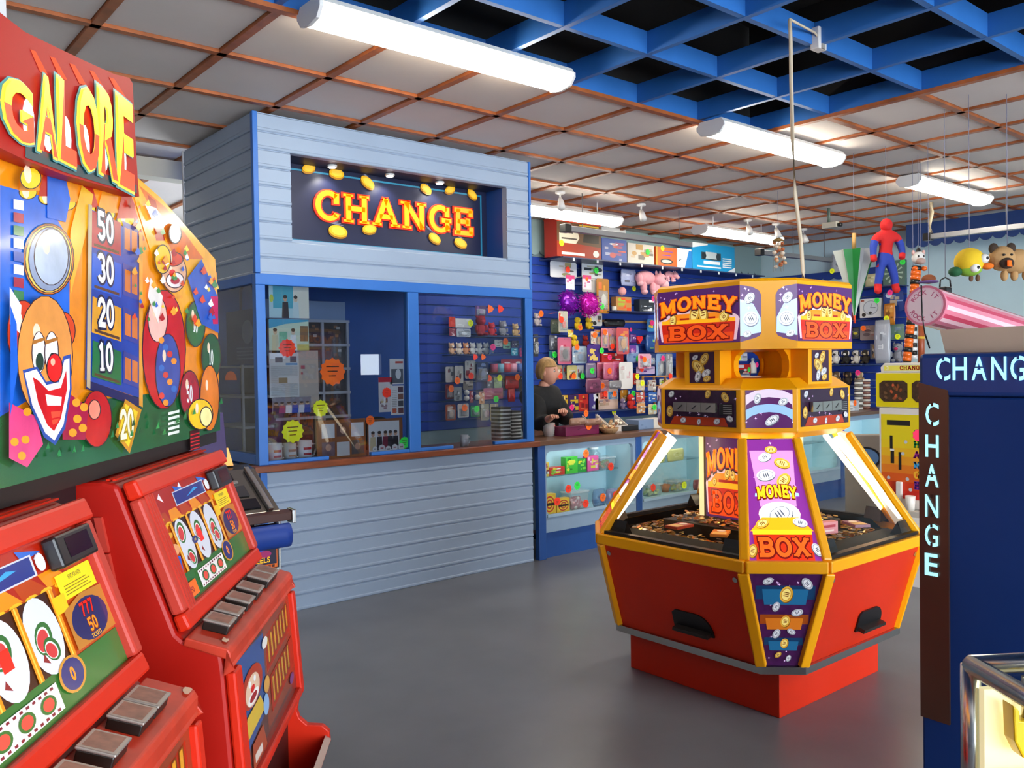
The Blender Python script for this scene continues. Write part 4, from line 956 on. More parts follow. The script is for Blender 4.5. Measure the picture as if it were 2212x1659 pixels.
# raised name board with lit letters
nb = [hs(0, 345), hs(90, 378), hs(180, 402), hs(262, 425), hs(258, 380), hs(247, 180), hs(240, 168), hs(205, 160), hs(140, 132), hs(80, 105), hs(0, 68)]
c0 = 1.12; nbl = nb+[(2*c0-a, b) for a, b in reversed(nb)]
m = MB(HDF); m.prism(nbl, .002, .035, pm('#a80f04', .5, emit=.1, spec=.3)); nbo = m.build('name_board', hd); 
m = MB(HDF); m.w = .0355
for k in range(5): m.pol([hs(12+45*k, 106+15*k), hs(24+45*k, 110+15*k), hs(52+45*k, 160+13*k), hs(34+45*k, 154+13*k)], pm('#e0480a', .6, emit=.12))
for k in range(6): m.oval(hs(8+43*k, 262+17*k), .018, .034, pm('#bff4f6', .3, emit=1.6), 14)  # cyan-white glow between the letters, drawn as emissive ovals
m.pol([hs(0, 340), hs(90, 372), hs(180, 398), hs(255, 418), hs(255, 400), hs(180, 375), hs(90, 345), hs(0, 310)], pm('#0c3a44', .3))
m.build('board_streaks_glow', nbo)
YO = pm('#ffc23a', .3, emit=.9); YT, OT, TL = pm('#ffd21a', .3, emit=1.3), pm('#ee3c06', .3, emit=.8), pm('#147a86', .3, emit=.35)
def tall(ch, x0, x1, ya, yb):
    """a tall two-tone letter, yellow head over orange foot, stretched between two columns of the sign"""
    m = MB(HDF); m.w = .036
    (sa, zt), (sb, _) = hs(x0, ya), hs(x1, ya); zb = hs((x0+x1)/2, yb)[1]; w = sb-sa; hgt = zt-zb
    vs, fs = textmesh(ch, .03); xs = [a for a, b in vs]; ys = [b for a, b in vs]; lx, hx, ly, hy = min(xs), max(xs), min(ys), max(ys)
    for g, col, up in ((.24, TL, -.003), (.12, YO, -.0015), (.0, None, 0)):
        P = [(sa+w*((a-lx)/(hx-lx)*(1+g)-g/2), zb+hgt*((b-ly)/(hy-ly)*(1+g*.4)-g*.2)) for a, b in vs]
        if col: m.add([(a, b, m.w+.0055+up) for a, b in P], fs, col)
        else:
            for f in fs:
                cz = sum(P[i][1] for i in f)/len(f); m.add([(P[i][0], P[i][1], m.w+.0065) for i in f], [tuple(range(len(f)))], YT if cz > zb+hgt*.46 else OT)
    m.build('letter', nbo)
for ch, x0, x1, ya, yb in (('G', -62, 6, 150, 300), ('A', 18, 60, 150, 330), ('L', 66, 104, 164, 350), ('O', 112, 158, 174, 366), ('R', 160, 200, 184, 380), ('E', 203, 238, 202, 404)):
    tall(ch, x0, x1, ya, yb)
m = MB(HDF); m.w = .001; a, b = hs(418, 955); m.rect(a-.03, b-.02, a+.05, b+.03, pm('#3a0408', .3, emit=.2)); 
for k in range(5): m.rect(a-.028, b-.018+.009*k, a+.048, b-.015+.009*k, pm('#a80c14', .3, emit=.5))
m.build('red_grille', hd)

# ================================================================ THE OLD COUNTER MACHINE (chrome, blue padding)
om = thing('bingo_cabinet', 'old chrome topped cabinet with blue padded edge before the booth', 'arcade machine', (1.45, 3.95, 0))
X0, X1 = 1.15, 1.74; ST = pm('#8f8a84', .22, .95, var=.1, scale=5); DW = pm('#4a241a', .35, var=.2)
xs_ = Matrix(((0, 0, 1, 0), (1, 0, 0, 0), (0, 1, 0, 0), (0, 0, 0, 1)))       # (y, z, x)
def opr(n, pts, a, b, mat, bev=.003, par=None): return MB(xs_).prism(pts, a, b, mat).build(n, par or om, bev=bev)
opr('sloping_top', [(3.70, .86), (3.98, 1.03), (4.06, 1.045), (4.06, .84), (3.70, .84)], X0, X1-.04, ST)
opr('wood_rim', [(3.665, .815), (3.705, .815), (3.71, .862), (3.665, .852)], X0, X1, DW); opr('rim_end', [(3.66, .80), (3.72, .80), (3.72, .865), (3.66, .862)], X1, X1+.018, CHR)
slp = Vector((.28, .17)).normalized(); of = frame((X0, 3.70, .86), (1, 0, 0), (0, slp.x, slp.y))
for a, b, c, d, col in ((.10, .03, .47, .10, '#15131c'), (.06, .12, .45, .20, '#3c3a3e'), (.12, .205, .34, .235, '#191a1c'), (.06, .25, .42, .30, '#2a1a1a')):
    m = MB(of); m.prism([(a, b), (c, b), (c, d), (a, d)], .001, .006, pm(col, .15)); m.build('display_window', om, bev=.002)
m = MB(of); m.prism([(.49, 0), (.515, 0), (.515, .32), (.49, .32)], .001, .022, CHR); m.build('edge_rail', om, bev=.004)
m = MB(of); m.prism([(.36, .215), (.43, .215), (.43, .235), (.36, .235)], .001, .012, CHR); m.build('coin_slide', om, bev=.003)
opr('back_box', [(4.06, .84), (4.30, .84), (4.30, 1.30), (4.10, 1.30), (4.06, 1.10)], X0, X1-.14, pm('#3a2460', .45, var=.1)); opr('back_trim', [(4.03, 1.045), (4.06, 1.045), (4.115, 1.12), (4.095, 1.13)], X0, X1-.12, pm('#b9854a', .35, .6))
pb = MB(); pb.rings([[(x, 3.655+.038*math.cos(a), .752+.055*math.sin(a)) for a in [2*math.pi*i/12 for i in range(12)]] for x in (X0, X0+.02, X1-.05, X1-.02)], pm('#17409a', .55, var=.1)); pb.build('padded_edge', om)
opr('front_panel', [(3.70, .60), (3.74, .60), (3.74, .80), (3.70, .72)], X0, X1-.05, pm('#2a1420', .4))
m = MB(frame((X0, 3.699, .60), (1, 0, 0), (0, 0, 1))); m.w = .0005; m.rect(.02, .0, .535, .118, '#141018'); m.rect(.025, .004, .53, .114, '#f0700e')
for k in range(26): m.rect(.028+.019*k, .007, .04+.019*k, .018, '#5a1c08'); m.rect(.028+.019*k, .1, .04+.019*k, .111, '#5a1c08')
m.rect(.03, .022, .525, .096, '#1c1838'); m.oval((.33, .062), .06, .03, '#c81c2a'); m.oval((.43, .075), .05, .016, '#3a5ad0'); m.oval((.47, .07), .03, .016, '#b01c6a')
sans(m, 'REELS', .45, .032, .024, pm('#f7b81c', .3, emit=.3), .02)
m.build('marquee_panel', om)['label'] = 'small orange and purple marquee strip under the blue padding'
opr('body', [(3.80, 0), (4.28, 0), (4.28, .84), (3.80, .84)], X0+.02, X1-.12, pm('#15141c', .5)); opr('lower_pad', [(3.71, .40), (3.80, .40), (3.80, .50), (3.72, .505)], X0, X1-.08, pm('#17409a', .55), .012)
for yy in (3.72, 4.0):
    MB().bx(X1-.055, X1-.03, yy, yy+.022, 0, .84, CHR).build('chrome_leg', om, bev=.003)

# ================================================================ BLUE CHANGE KIOSK
KX, KY0, KY1, KZ = 2.415, .58, 1.112, 1.518
kio = thing('change_kiosk', 'tall dark blue change kiosk with bronze strip and glowing letters', 'change machine', (KX+.25, .85, 0))
KB = pm('#08306e', .5, var=.05, scale=3, spec=.25)
MB().bx(KX, KX+.45, KY0, KY1, 0, 1.40, KB).build('cabinet', kio, bev=.006); MB().bx(KX-.006, KX+.455, KY0-.004, KY1+.003, 1.4015, KZ, pm('#16387a', .4)).build('top_cap', kio, bev=.012)
KF = frame((KX, 0, 0), (0, -1, 0), (0, 0, 1))           # u = -y, v = z
ku = lambda px, py: (lambda P: (-P.y, P.z))(onx(px, py, KX))
m = MB(KF); zt = ku(1990, 826)[1]; m.prism([(-KY1-.001, .502), (-1.034, .50), (-1.034, ku(2050, 843)[1]-.0), (-KY1-.001, zt)], .0005, .0085, pm('#664c40', .32, .75, var=.12, scale=3)); stp = m.build('bronze_strip', kio)
GLW = pm('#8fdcf2', .4, emit=1.2)
def stencil(m, ch, u, v, hh, w, back):
    vs, fs = textmesh(ch, .012); xs = [a for a, b in vs]; k = w/(max(xs)-min(xs)); mid = (max(xs)+min(xs))/2
    m.lift(.0004); m.add([(u+(a-mid)*k, v+b*hh, m.w) for a, b in vs], fs, GLW); m.lift(.0006)
    g = w*.09
    if ch in 'CGN': 
        for s_ in (0, 1): m.rect(u-g, v+hh*(.86 if s_ else -.02), u+g, v+hh*(1.03 if s_ else .16), back)
    if ch == 'A': m.rect(u-w*.3, v+hh*.52, u+w*.3, v+hh*.58, back)
m = MB(KF); m.w = .009
for ch, py in zip('CHANGE', (918, 986, 1050, 1115, 1178, 1241)):
    u, v = ku(2017, py); stencil(m, ch, u, v, .060, .036, pm('#4a3228', .4, .6))
m.build('stencil_letters', stp)
m = MB(KF); m.w = .0066
for ch, px in zip('CHANGE', (2040, 2076, 2118, 2161, 2203, 2245)):
    u, v = ku(px, 820); stencil(m, ch, u, v, .060, .037, pm('#16387a', .4))
m.build('stencil_letters', kio)
# box and giant stick of rock on top
bx_ = thing('cardboard_box', 'open beige cardboard box on top of the blue kiosk', 'box', (KX+.2, .85, KZ))
CB = pm('#c2ac96', .8, var=.06)
pa, pb_ = onx(2018, 713, KX+.05), onx(2212, 702, KX+.05)
MB().add([(KX+.05, 1.065, KZ+.001), (KX+.05, .60, KZ+.001), (KX+.05, .60, pb_.z), (KX+.05, 1.08, pa.z), (KX+.056, 1.065, KZ+.001), (KX+.056, .60, KZ+.001), (KX+.056, .60, pb_.z), (KX+.056, 1.08, pa.z)],
         [(0, 3, 2, 1), (4, 5, 6, 7), (0, 4, 7, 3), (2, 6, 5, 1), (3, 7, 6, 2), (0, 1, 5, 4)], CB).build('front_wall', bx_)
MB().bx(KX+.057, KX+.40, 1.058, 1.064, KZ+.001, 1.58, CB).build('side_wall', bx_); MB().bx(KX+.057, KX+.40, .60, .606, KZ+.001, 1.58, CB).build('side_wall', bx_); MB().bx(KX+.40, KX+.406, .60, 1.064, KZ+.001, 1.58, CB).build('rear_wall', bx_); MB().bx(KX+.057, KX+.40, .607, 1.057, KZ+.001, KZ+.006, CB).build('floor_panel', bx_)
A_, B_ = atd(1998, 660, 2.44), atd(2230, 728, 3.0); ax = (B_-A_).normalized(); rr = .0565
rk = thing('stick_of_rock', 'giant pink striped stick of rock lettered Rock It, poking from the box', 'sweet', tuple(A_))
side = ax.cross(ZV).normalized(); upv = side.cross(ax)
m = MB(); n = 28; cols = [pm('#d9788e', .25, coat=.5), pm('#c23a5c', .25, coat=.5), pm('#eec3cc', .25, coat=.5)]
for j in range(n):
    q = []
    for (pp, k) in ((A_+ax*.012, j), (A_+ax*.012, j+1), (B_, j+1), (B_, j)):
        a = 2*math.pi*k/n; q.append(tuple(pp+(side*math.cos(a)+upv*math.sin(a))*rr))
    m.add(q, [(3, 2, 1, 0)], cols[(0, 1, 0, 2, 1, 0, 2)[j % 7]], True)
m.build('candy_body', rk)
m = MB(frame(A_, -side, upv)); w_ = -side.cross(upv)
df_ = frame(A_, side, upv); 
if (df_.to_3x3() @ Vector((0, 0, 1))).dot(ax) > 0: df_ = frame(A_, -side, upv)
m = MB(df_); m.prism([(rr*1.02*math.cos(2*math.pi*i/28), rr*1.02*math.sin(2*math.pi*i/28)) for i in range(28)], -.012, 0, cols[0]); m.w = 0
m.oval((0, 0), rr*.9, rr*.9, '#e9bcc8', 28); m.oval((0, 0), rr*.82, rr*.82, '#ecd2d4', 28)
def ringtext(sx, a0, step, inside):
    for i, c in enumerate(sx):
        a = math.radians(a0+step*i)
        if c != ' ': sans(m, c, rr*(.56 if not inside else .78)*math.cos(a), rr*(.56 if not inside else .78)*math.sin(a), .0125, pm('#c05a78', .4), .02, ang=a-math.pi/2 if not inside else a+math.pi/2)
ringtext('ROCK IT', 152, -19, False); ringtext('ROCK IT', 208, 19, True)
m.build('end_disc', rk)
m = MB(); P = [atd(1990, 616, 2.40), atd(1992, 680, 2.39), atd(1998, 720, 2.395), atd(2008, 752, 2.405)]; m.tube([tuple(p) for p in P], .0022, BLK, 6)
tag(m.build('black_cord'), 'thin black cord hanging past the end of the rock stick', 'cord')

# ================================================================ LIT PRIZE CASE IN THE FOREGROUND
gc = thing('prize_case', 'chrome edged lit glass case with yellow grab inside, beside the kiosk', 'crane machine', tuple(bank(1.12, 1.13, 0)))
GS0, GS1, GT0, GT1, GZ1 = .92, 1.372, .847, 1.36, .992
def gb(n, a, mat, bev=0, par=None): return MB(BANK).bx(*a, mat).build(n, par or gc, bev=bev)
gb('cabinet', (GT0+.01, GT1, GS0, GS1-.01, .02, .70), pm('#2a2a30', .4)); gb('plinth', (GT0+.04, GT1-.04, GS0+.03, GS1-.04, 0, .02), BLK)
LITW = pm('#f6eec4', .5, emit=.62)  # walls emit the inside light of the case themselves; no lamp is built
gb('glowing_back_wall', (GT1-.02, GT1-.005, GS0+.02, GS1-.02, .7005, GZ1-.03), LITW); gb('glowing_far_wall', (GT0+.003, GT1-.021, GS1-.032, GS1-.018, .7005, GZ1-.03), LITW); gb('case_floor', (GT0+.02, GT1-.021, GS0+.02, GS1-.033, .7005, .71), pm('#f4ecc8', .5))
for t_, s_ in ((GT0, GS1), (GT0, GS0), (GT1, GS1)):
    MB().tube([tuple(bank(t_, s_, .70)), tuple(bank(t_, s_, GZ1))], .016, CHR, 12).build('chrome_post', gc)
for a, b in (((GT0, GS1), (GT1, GS1)), ((GT0, GS1), (GT0, GS0)), ((GT1, GS1), (GT1, GS0))):
    MB().tube([tuple(bank(*a, GZ1)), tuple(bank(*b, GZ1))], .016, CHR, 12).build('chrome_rail', gc)
gb('glass_pane', (GT0-.002, GT0+.002, GS0, GS1-.016, .70, GZ1-.014), glassm('#fbfbf4', 1.3)); gb('glass_top', (GT0+.014, GT1-.014, GS0, GS1-.014, GZ1-.002, GZ1+.002), glassm('#fbfbf4', 1.3))
YC = pm('#f5cf08', .35, coat=.3)
cl = MB(SIDE); cl.prism([(.8725, .951), (.8835, .941), (.8835, .925), (.93, .921), (.93, .86), (.889, .865), (.875, .893)], 1.300, 1.330, YC); gbk = cl.build('yellow_grab', gc, bev=.003)
MB(BANK).tube([(.91, 1.315, .9215), (.91, 1.315, GZ1-.003)], .012, CHR, 10).build('grab_stem', gbk)
MB(BANK).bx(GT0+.012, GT0+.25, GS1-.20, GS1-.045, .7105, .835, YC).build('prize_chute', gc, bev=.01)
m = MB(BANK); m.lathe([(.03, 0), (.034, .012), (.02, .03), (.004, .034)], (GT0+.10, GS1-.10, GZ1+.0025), CHR, 14); m.build('chrome_dome', gc)

# ================================================================ YELLOW CHANGE MACHINE NEAR THE COUNTER
YX = 5.76; cmx = thing('coin_changer', 'white and yellow change machine with red panel beside the counter', 'change machine', (YX+.25, 2.72, 0))
WH = pm('#d8d2c8', .5, var=.05)
yz = lambda px, py: (lambda P: (-P.y, P.z))(onx(px, py, YX))
YF_ = frame((YX, 0, 0), (0, -1, 0), (0, 0, 1))
YA, YB_ = -2.955, -2.46
m = MB(YF_); m.prism([(YA+.035, 1.42), (YB_-.035, 1.42), (YB_-.035, 1.478), (YA+.06, 1.485), (YA+.03, 1.455)], -.40, 0, WH); m.build('top_cap', cmx, bev=.003)
m = MB(YF_); m.w = .001; m.rect(YA+.055, 1.432, YB_-.06, 1.468, pm('#e8dc5a', .4)); sans(m, '3', YA+.08, 1.437, .026, pm('#f6f2dc', .4), .02); slab(m, 'CHANGE', -2.71, 1.437, .028, pm('#a8281c', .4), t=.24); m.build('name_strip', cmx)
MB().bx(YX, YX+.40, -YB_, -YA, 1.18, 1.4195, WH).build('hopper_box', cmx, bev=.004)
m = MB(YF_); m.prism([(YA, 1.185), (YB_, 1.185), (YB_, 1.415), (YA, 1.415)], .0005, .006, pm('#e0cc10', .3, coat=.3)); hp_o = m.build('hopper_front', cmx)
for ua, ub in ((YA+.025, YA+.22), (YA+.25, YB_-.02)):
    m = MB(YF_); c = .03; m.w = .0065; m.prism([(ua, 1.22+c), (ua+c, 1.22), (ub-c, 1.22), (ub, 1.22+c), (ub, 1.36-c*.5), (ub-c, 1.365), (ua+c, 1.365), (ua, 1.36-c*.5)], .0064, .0075, pm('#4a3524', .12, var=.5, scale=40, coat=.5)); m.w = .0078
    R = random.Random(int(ua*-1000))
    for k in range(16): m.oval((R.uniform(ua+.04, ub-.04), R.uniform(1.24, 1.345)), .014, .009, pm(R.choice(('#8a4a24', '#6a4a2c', '#c25a34', '#3a2a1c')), .3), 10, R.uniform(0, 3))
    m.build('coin_window', hp_o)
MB().bx(YX-.004, YX+.40, -YB_, -YA-.02, .50, 1.178, WH).build('front_cabinet', cmx, bev=.004)
m = MB(YF_); m.w = .0045; ua, ub = YA+.035, YB_-.03; cols_ = ['#c42414', '#cf3a16', '#d85a1a', '#e07c1e', '#e59a20', '#e6b41e', '#e4c61c', '#e0cc1a', '#e0cc1a', '#e0cc1a']
for k in range(10): m.rect(ua, .565+.057*k, ub, .565+.057*(k+1), pm(cols_[k], .35, coat=.2))
m.rect(ua+.04, 1.06, ua+.20, 1.095, '#191614'); m.rect(ua+.06, .90, ua+.08, .99, '#191614'); m.rect(ua+.065, .80, ua+.09, .90, '#191614'); m.rect(ua+.12, .76, ua+.14, .88, '#191614'); m.rect(ua+.062, .885, ua+.09, .90, '#d8d8d8')
for u, v in ((.17, .95), (.15, .87), (.05, .70), (.06, .62), (.18, .70), (.2, .63), (.02, .66)): m.oval((ua+u, v), .012, .012, '#b9bcc0')
for ch, c, v in zip('CHANGE', ('#2a8a3a', '#2a8a3a', '#a02a8a', '#3a9ad0', '#f0b02a', '#6a2a9a'), (.99, .915, .845, .775, .71, .64)): slab(m, ch, ua+.245, v, .046, pm(c, .4), t=.3)
m.star((ua+.26, 1.0), .045, .038, 9, pm('#ff3a6a', .5, emit=.25)); m.build('front_panel', cmx)['label'] = 'panel fading from red to yellow with letters down its edge'
MB().bx(YX-.03, YX-.0045, -ua-.15, -ua-.11, .56, .68, WH).build('coin_chute', cmx, bev=.006)
MB().bx(YX-.10, YX+.40, -YB_, -YA-.01, 0, .46, pm('#e4e0da', .5)).build('stand', cmx, bev=.004); MB().bx(YX-.09, YX-.0045, -YB_, -YA-.02, .4605, .50, pm('#b9b2a6', .5)).build('payout_shelf', cmx, bev=.004)
m = MB(); m.lathe([(.026, 0), (.03, .05), (.033, .095), (.03, .095), (.027, .01)], (YX-.05, 2.70, .5005), pm('#e8e2d6', .5), 14); cup = m.build('coin_cup'); tag(cup, 'small white paper cup on the shelf of the yellow change machine', 'cup')
# grey moulded panel beside it
gp_ = thing('moulded_ride_side', 'grey moulded side panel with an oval window beside the yellow changer', 'ride panel', (6.1, 3.19, 0))
GF = frame((6.0, 0, 0), (0, -1, 0), (0, 0, 1)); gq = pm('#a39c92', .5, var=.05)
m = MB(GF); m.prism([(-3.33, 0), (-3.02, 0), (-3.02, .955), (-3.05, .97), (-3.30, .955), (-3.33, .93)], -.12, 0, gq); m.build('shell', gp_, bev=.01)
oc = (-3.15, .80)
m = MB(GF); m.prism([(oc[0]+.105*math.cos(a), oc[1]+.075*math.sin(a)) for a in [2*math.pi*i/22 for i in range(22)]], .0005, .008, pm('#3a3a40', .3, .6)); wn = m.build('window_rim', gp_)
m = MB(GF); m.prism([(oc[0]+.092*math.cos(a), oc[1]+.062*math.sin(a)) for a in [2*math.pi*i/22 for i in range(22)]], .0085, .0095, pm('#7fa4c8', .08, .6)); m.build('window_lens', wn)
# ================================================================ COUNTER WITH DISPLAY CASES
CYF = 4.952
wt = MB(); wt.bx(4.388, 10.36, 4.925, 5.36, .886, .925, pm('#6d4a34', .3, var=.2, scale=5, stretch=(.3, 4, 4)))
tag(wt.build('counter_worktop', bev=.004), 'long brown counter top running on from the booth ledge', 'worktop')
CFR = frame((0, CYF, 0), (1, 0, 0), (0, 0, 1))
PALE = pm('#bfe0ea', .5); PANEL = pm('#8fa6bd', .45, var=.05); NAVB = pm('#1f4d92', .45, var=.06)
def holed(m, x0, x1, z0, z1, a0, a1, b0, b1, r, w0, w1, mat):
    inn = []; k = 6
    for cx, cz, s0 in ((a1-r, b1-r, 0), (a0+r, b1-r, 90), (a0+r, b0+r, 180), (a1-r, b0+r, 270)):
        for i in range(k+1):
            t = math.radians(s0+90*i/k); inn.append((cx+r*math.cos(t), cz+r*math.sin(t)))
    oc_ = [(x1, z1), (x0, z1), (x0, z0), (x1, z0)]; n = len(inn)
    for i in range(n):
        j = (i+1) % n; a, b = inn[i], inn[j]; oa, ob = oc_[i//(k+1)], oc_[j//(k+1)]
        pts = [a, oa, ob, b] if oa != ob else [a, oa, b]
        m.add([(p[0], p[1], w1) for p in pts], [tuple(range(len(pts)))], mat)
        m.add([(a[0], a[1], w0), (a[0], a[1], w1), (b[0], b[1], w1), (b[0], b[1], w0)], [(0, 1, 2, 3)], mat)
UN = 1.115
CASES = []
for k in range(5):
    x0 = 4.3865+UN*k; x1 = x0+UN
    lab = ('display case unit full of sweet tubs, next to the booth', 'display case unit behind the coin pusher, second from the booth', 'display case unit third from the booth', 'display case unit fourth from the booth', 'pale display case unit at the far wall end of the counter')[k]
    t = thing('display_counter', lab, 'display counter', (x0+UN/2, 5.2, 0), 'glazed counter units in a row')
    MB().bx(x0, x0+.075, CYF-.006, CYF+.04, 0, .885, NAVB).build('pilaster', t, bev=.004)
    m = MB(CFR); xa, xb = x0+.0755, x1-.0005
    holed(m, xa, xb, .205, .885, xa+.012, xb-.03, .34, .835, .045, -.03, 0, PANEL); m.build('front_panel', t)
    m = MB(CFR); m.prism([(xa+.012, .32), (xb-.03, .32), (xb-.03, .345), (xa+.012, .345)], -.011, .012, pm('#9fb9cc', .4)); m.build('glass_ledge', t, bev=.003)
    MB().bx(xa, xb, CYF+.03, CYF+.06, 0, .204, NAVB).build('plinth', t)
    lin_ = MB(); lin_.bx(xa, xb, 5.29, 5.31, .21, .88, PALE); lin_.build('rear_panel', t)
    MB().bx(xa, xa+.012, CYF+.03, 5.29, .21, .885, PALE).build('side_panel', t); MB().bx(xb-.012, xb, CYF+.03, 5.29, .21, .885, PALE).build('side_panel', t)
    MB().bx(xa+.012, xb-.012, CYF+.06, 5.29, .30, .318, PALE).build('case_floor', t); MB().bx(xa+.012, xb-.012, 5.14, 5.29, .60, .612, glassm('#dff2f4', 1.4, film=.12)).build('glass_shelf', t)
    MB().bx(xa+.10, xb-.10, 5.02, 5.05, .862, .880, pm('#f2fbff', .4, emit=9)).build('strip_lamp', t)
    m = MB(CFR); m.add([(xa+.012, .34, -.012), (xb-.03, .34, -.012), (xb-.03, .835, -.012), (xa+.012, .835, -.012)], [(0, 1, 2, 3)], glassm('#f4fafa', 1.35)); m.build('glass_pane', t)
    CASES.append(t)

# ================================================================ SHOP ASSISTANT
def skinned(verts, edges, radii, root=0, sub=2):
    me = bpy.data.meshes.new('tmp'); me.from_pydata([tuple(v) for v in verts], edges, []); o = bpy.data.objects.new('tmp', me); COL.objects.link(o)
    o.modifiers.new('skin', 'SKIN'); s_ = o.modifiers.new('sub', 'SUBSURF'); s_.levels = s_.render_levels = sub
    for i, d in enumerate(me.skin_vertices[0].data):
        r = radii[i]; d.radius = (r, r) if not isinstance(r, tuple) else r; d.use_root = (i == root)
    dg = bpy.context.evaluated_depsgraph_get(); ev = o.evaluated_get(dg); m2 = ev.to_mesh()
    vs = [tuple(v.co) for v in m2.vertices]; fs = [tuple(p.vertices) for p in m2.polygons]
    ev.to_mesh_clear(); bpy.data.objects.remove(o); bpy.data.meshes.remove(me)
    return vs, fs
SK = pm('#d79a80', .5, var=.05, scale=20)
WP = Vector((4.99, 5.60, 0)); fwd = (AR*.86-Vector((AF.x, AF.y, 0))*.42); fwd.z = 0; fwd.normalize(); rgt = fwd.cross(ZV)
def W(f, r, z): return WP+fwd*f+rgt*r+ZV*z*.945
hr = ony(1188, 903, 5.16); hl_ = ony(1216, 889, 5.22)
per = thing('person', 'woman with short fair hair in a black jumper, sorting sweets at the counter', 'person', tuple(WP))
V_ = [W(0, 0, .92), W(0, 0, 1.10), W(.02, 0, 1.24), W(.03, 0, 1.355), W(.045, 0, 1.40), W(.06, 0, 1.46)]; Ed = [(0, 1), (1, 2), (2, 3), (3, 4), (4, 5)]; Ra = [(.15, .12), (.14, .11), (.15, .105), (.06, .06), .050, .055]
def chain(start, pts, rads):
    p = start
    for q, r in zip(pts, rads):
        V_.append(q); Ra.append(r); Ed.append((p, len(V_)-1)); p = len(V_)-1
    return p
def hand(at_, wrist, frm):
    d = (at_-frm).normalized(); sd = d.cross(ZV).normalized(); up = sd.cross(d)
    palm = chain(wrist, [at_+d*.045], [.024])
    for k, (o_, ln) in enumerate(((-.026, .052), (-.009, .06), (.009, .057), (.026, .046))):
        b = at_+d*.075+sd*o_; chain(palm, [b, b+d*ln*.5-ZV*.008, b+d*ln*.8-ZV*.03], [.0095, .0085, .007])
    tb = at_+d*.03-sd*.032; chain(palm, [tb, tb+d*.035-sd*.008-ZV*.012, tb+d*.055-ZV*.02], [.011, .0095, .008])
for sgn, hp_, eb in ((1, hr, W(.10, .26, 1.06)), (-1, hl_, W(.16, -.24, 1.08))):
    sh = chain(2, [W(.02, .165*sgn, 1.28)], [.058]); el = chain(sh, [eb], [.045]); wr_ = chain(el, [hp_], [.029]); hand(hp_, wr_, eb)
for sgn in (1, -1): chain(0, [W(0, .09*sgn, .84), W(.01, .10*sgn, .46), W(-.01, .10*sgn, .08), W(.10, .10*sgn, .05)], [.095, .062, .045, .035])
vs, fs = skinned(V_, Ed, Ra)
m = MB(); m.add(vs, fs, SK, True)
hc = W(.085, 0, 1.535); HX = Matrix.Translation(hc) @ Matrix(((rgt.x, fwd.x, 0, 0), (rgt.y, fwd.y, 0, 0), (0, 0, 1, 0), (0, 0, 0, 1)))
g2 = lambda x, y, a, b, s1, s2: math.exp(-((x-a)/s1)**2-((y-b)/s2)**2)
rs = []; NK, NN = 22, 28
for i in range(NK+1):
    a = -math.pi/2+math.pi*i/NK; z = math.sin(a); ring = []
    for j in range(NN):
        b = 2*math.pi*j/NN; ca = max(math.cos(a), .03); x = .072*ca*math.cos(b); y = .088*ca*math.sin(b); zz = .112*z
        if z < 0: x *= 1+.28*z; y = y*(1+.05*z)+.012*(-z)
        fr_ = max(0, math.sin(b)); ang = math.cos(b)*ca
        y += fr_*(.026*g2(ang, z, 0, -.16, .14, .16)+.010*g2(ang, z, 0, -.55, .3, .1)-.010*g2(abs(ang), z, .36, .06, .16, .12)+.012*g2(ang, z, 0, -.9, .4, .2)+.006*g2(ang, z, 0, .3, .6, .12))
        ring.append((x, y, zz))
    rs.append(ring)
m.xf = HX; m.rings(rs, SK, True)
for sx in (-1, 1):
    m.ell((sx*.029, .073, .006), (.0125, .008, .0085), pm('#f2eeea', .3), 10, 6); m.ell((sx*.029, .0797, .006), (.0055, .003, .0055), pm('#3a4a58', .2), 8, 5)
    m.ell((sx*.073, -.005, -.01), (.009, .018, .028), SK, 10, 6); m.ell((sx*.03, .078, .024), (.017, .005, .004), pm('#8a6a48', .6), 8, 5)
m.ell((0, .096, -.058), (.022, .007, .007), pm('#b05a54', .4), 10, 6)
m.build('body', per)
m = MB(HX); rs = []
for i in range(13):
    a = -.62+(math.pi/2+.62)*i/12; ring = []
    for j in range(24):
        b = 2*math.pi*j/24; ca = max(math.cos(a), .03); f_ = math.sin(b)
        x = .088*ca*math.cos(b); y = .102*ca*math.sin(b)-.012; z = .122*math.sin(a)+.008
        if f_ > .25:
            lim = .048
            if z < lim: z = lim+(z-lim)*.08
            y = min(y, .082)
        elif f_ > -.1 and z < .0: x *= 1.02
        ring.append((x, y, z))
    rs.append(ring)
m.rings(rs, pm('#b98f58', .55, var=.35, scale=45, bump=.3, stretch=(1, 1, .15)), True, cap=False); m.build('hair', per)
m = MB(); V_, Ed, Ra = [W(0, 0, .90), W(0, 0, 1.10), W(.02, 0, 1.24), W(.03, 0, 1.345), W(.04, 0, 1.405)], [(0, 1), (1, 2), (2, 3), (3, 4)], [(.2, .16), (.19, .155), (.21, .165), (.19, .15), .075]
for sgn, hp_, eb in ((1, hr, W(.10, .26, 1.06)), (-1, hl_, W(.16, -.24, 1.08))):
    sh = chain(3, [W(.02, .15*sgn, 1.31)], [.115]); el = chain(sh, [eb], [.078]); chain(el, [eb.lerp(hp_, .9)], [.05])
vs, fs = skinned(V_, Ed, Ra); m.add(vs, fs, pm('#0d0d10', .8, var=.2, scale=30), True); m.build('jumper', per)
m = MB(); m.lathe([(.066, -.012), (.078, .0), (.074, .022), (.062, .026)], tuple(W(.045, 0, 1.375)), pm('#1c3f9c', .7), 16); m.build('blue_collar', per)
m = MB(); V_, Ed, Ra = [W(0, 0, .93)], [], [(.17, .14)]
for sgn in (1, -1): chain(0, [W(0, .09*sgn, .82), W(.01, .10*sgn, .46), W(-.01, .10*sgn, .10)], [.11, .078, .062])
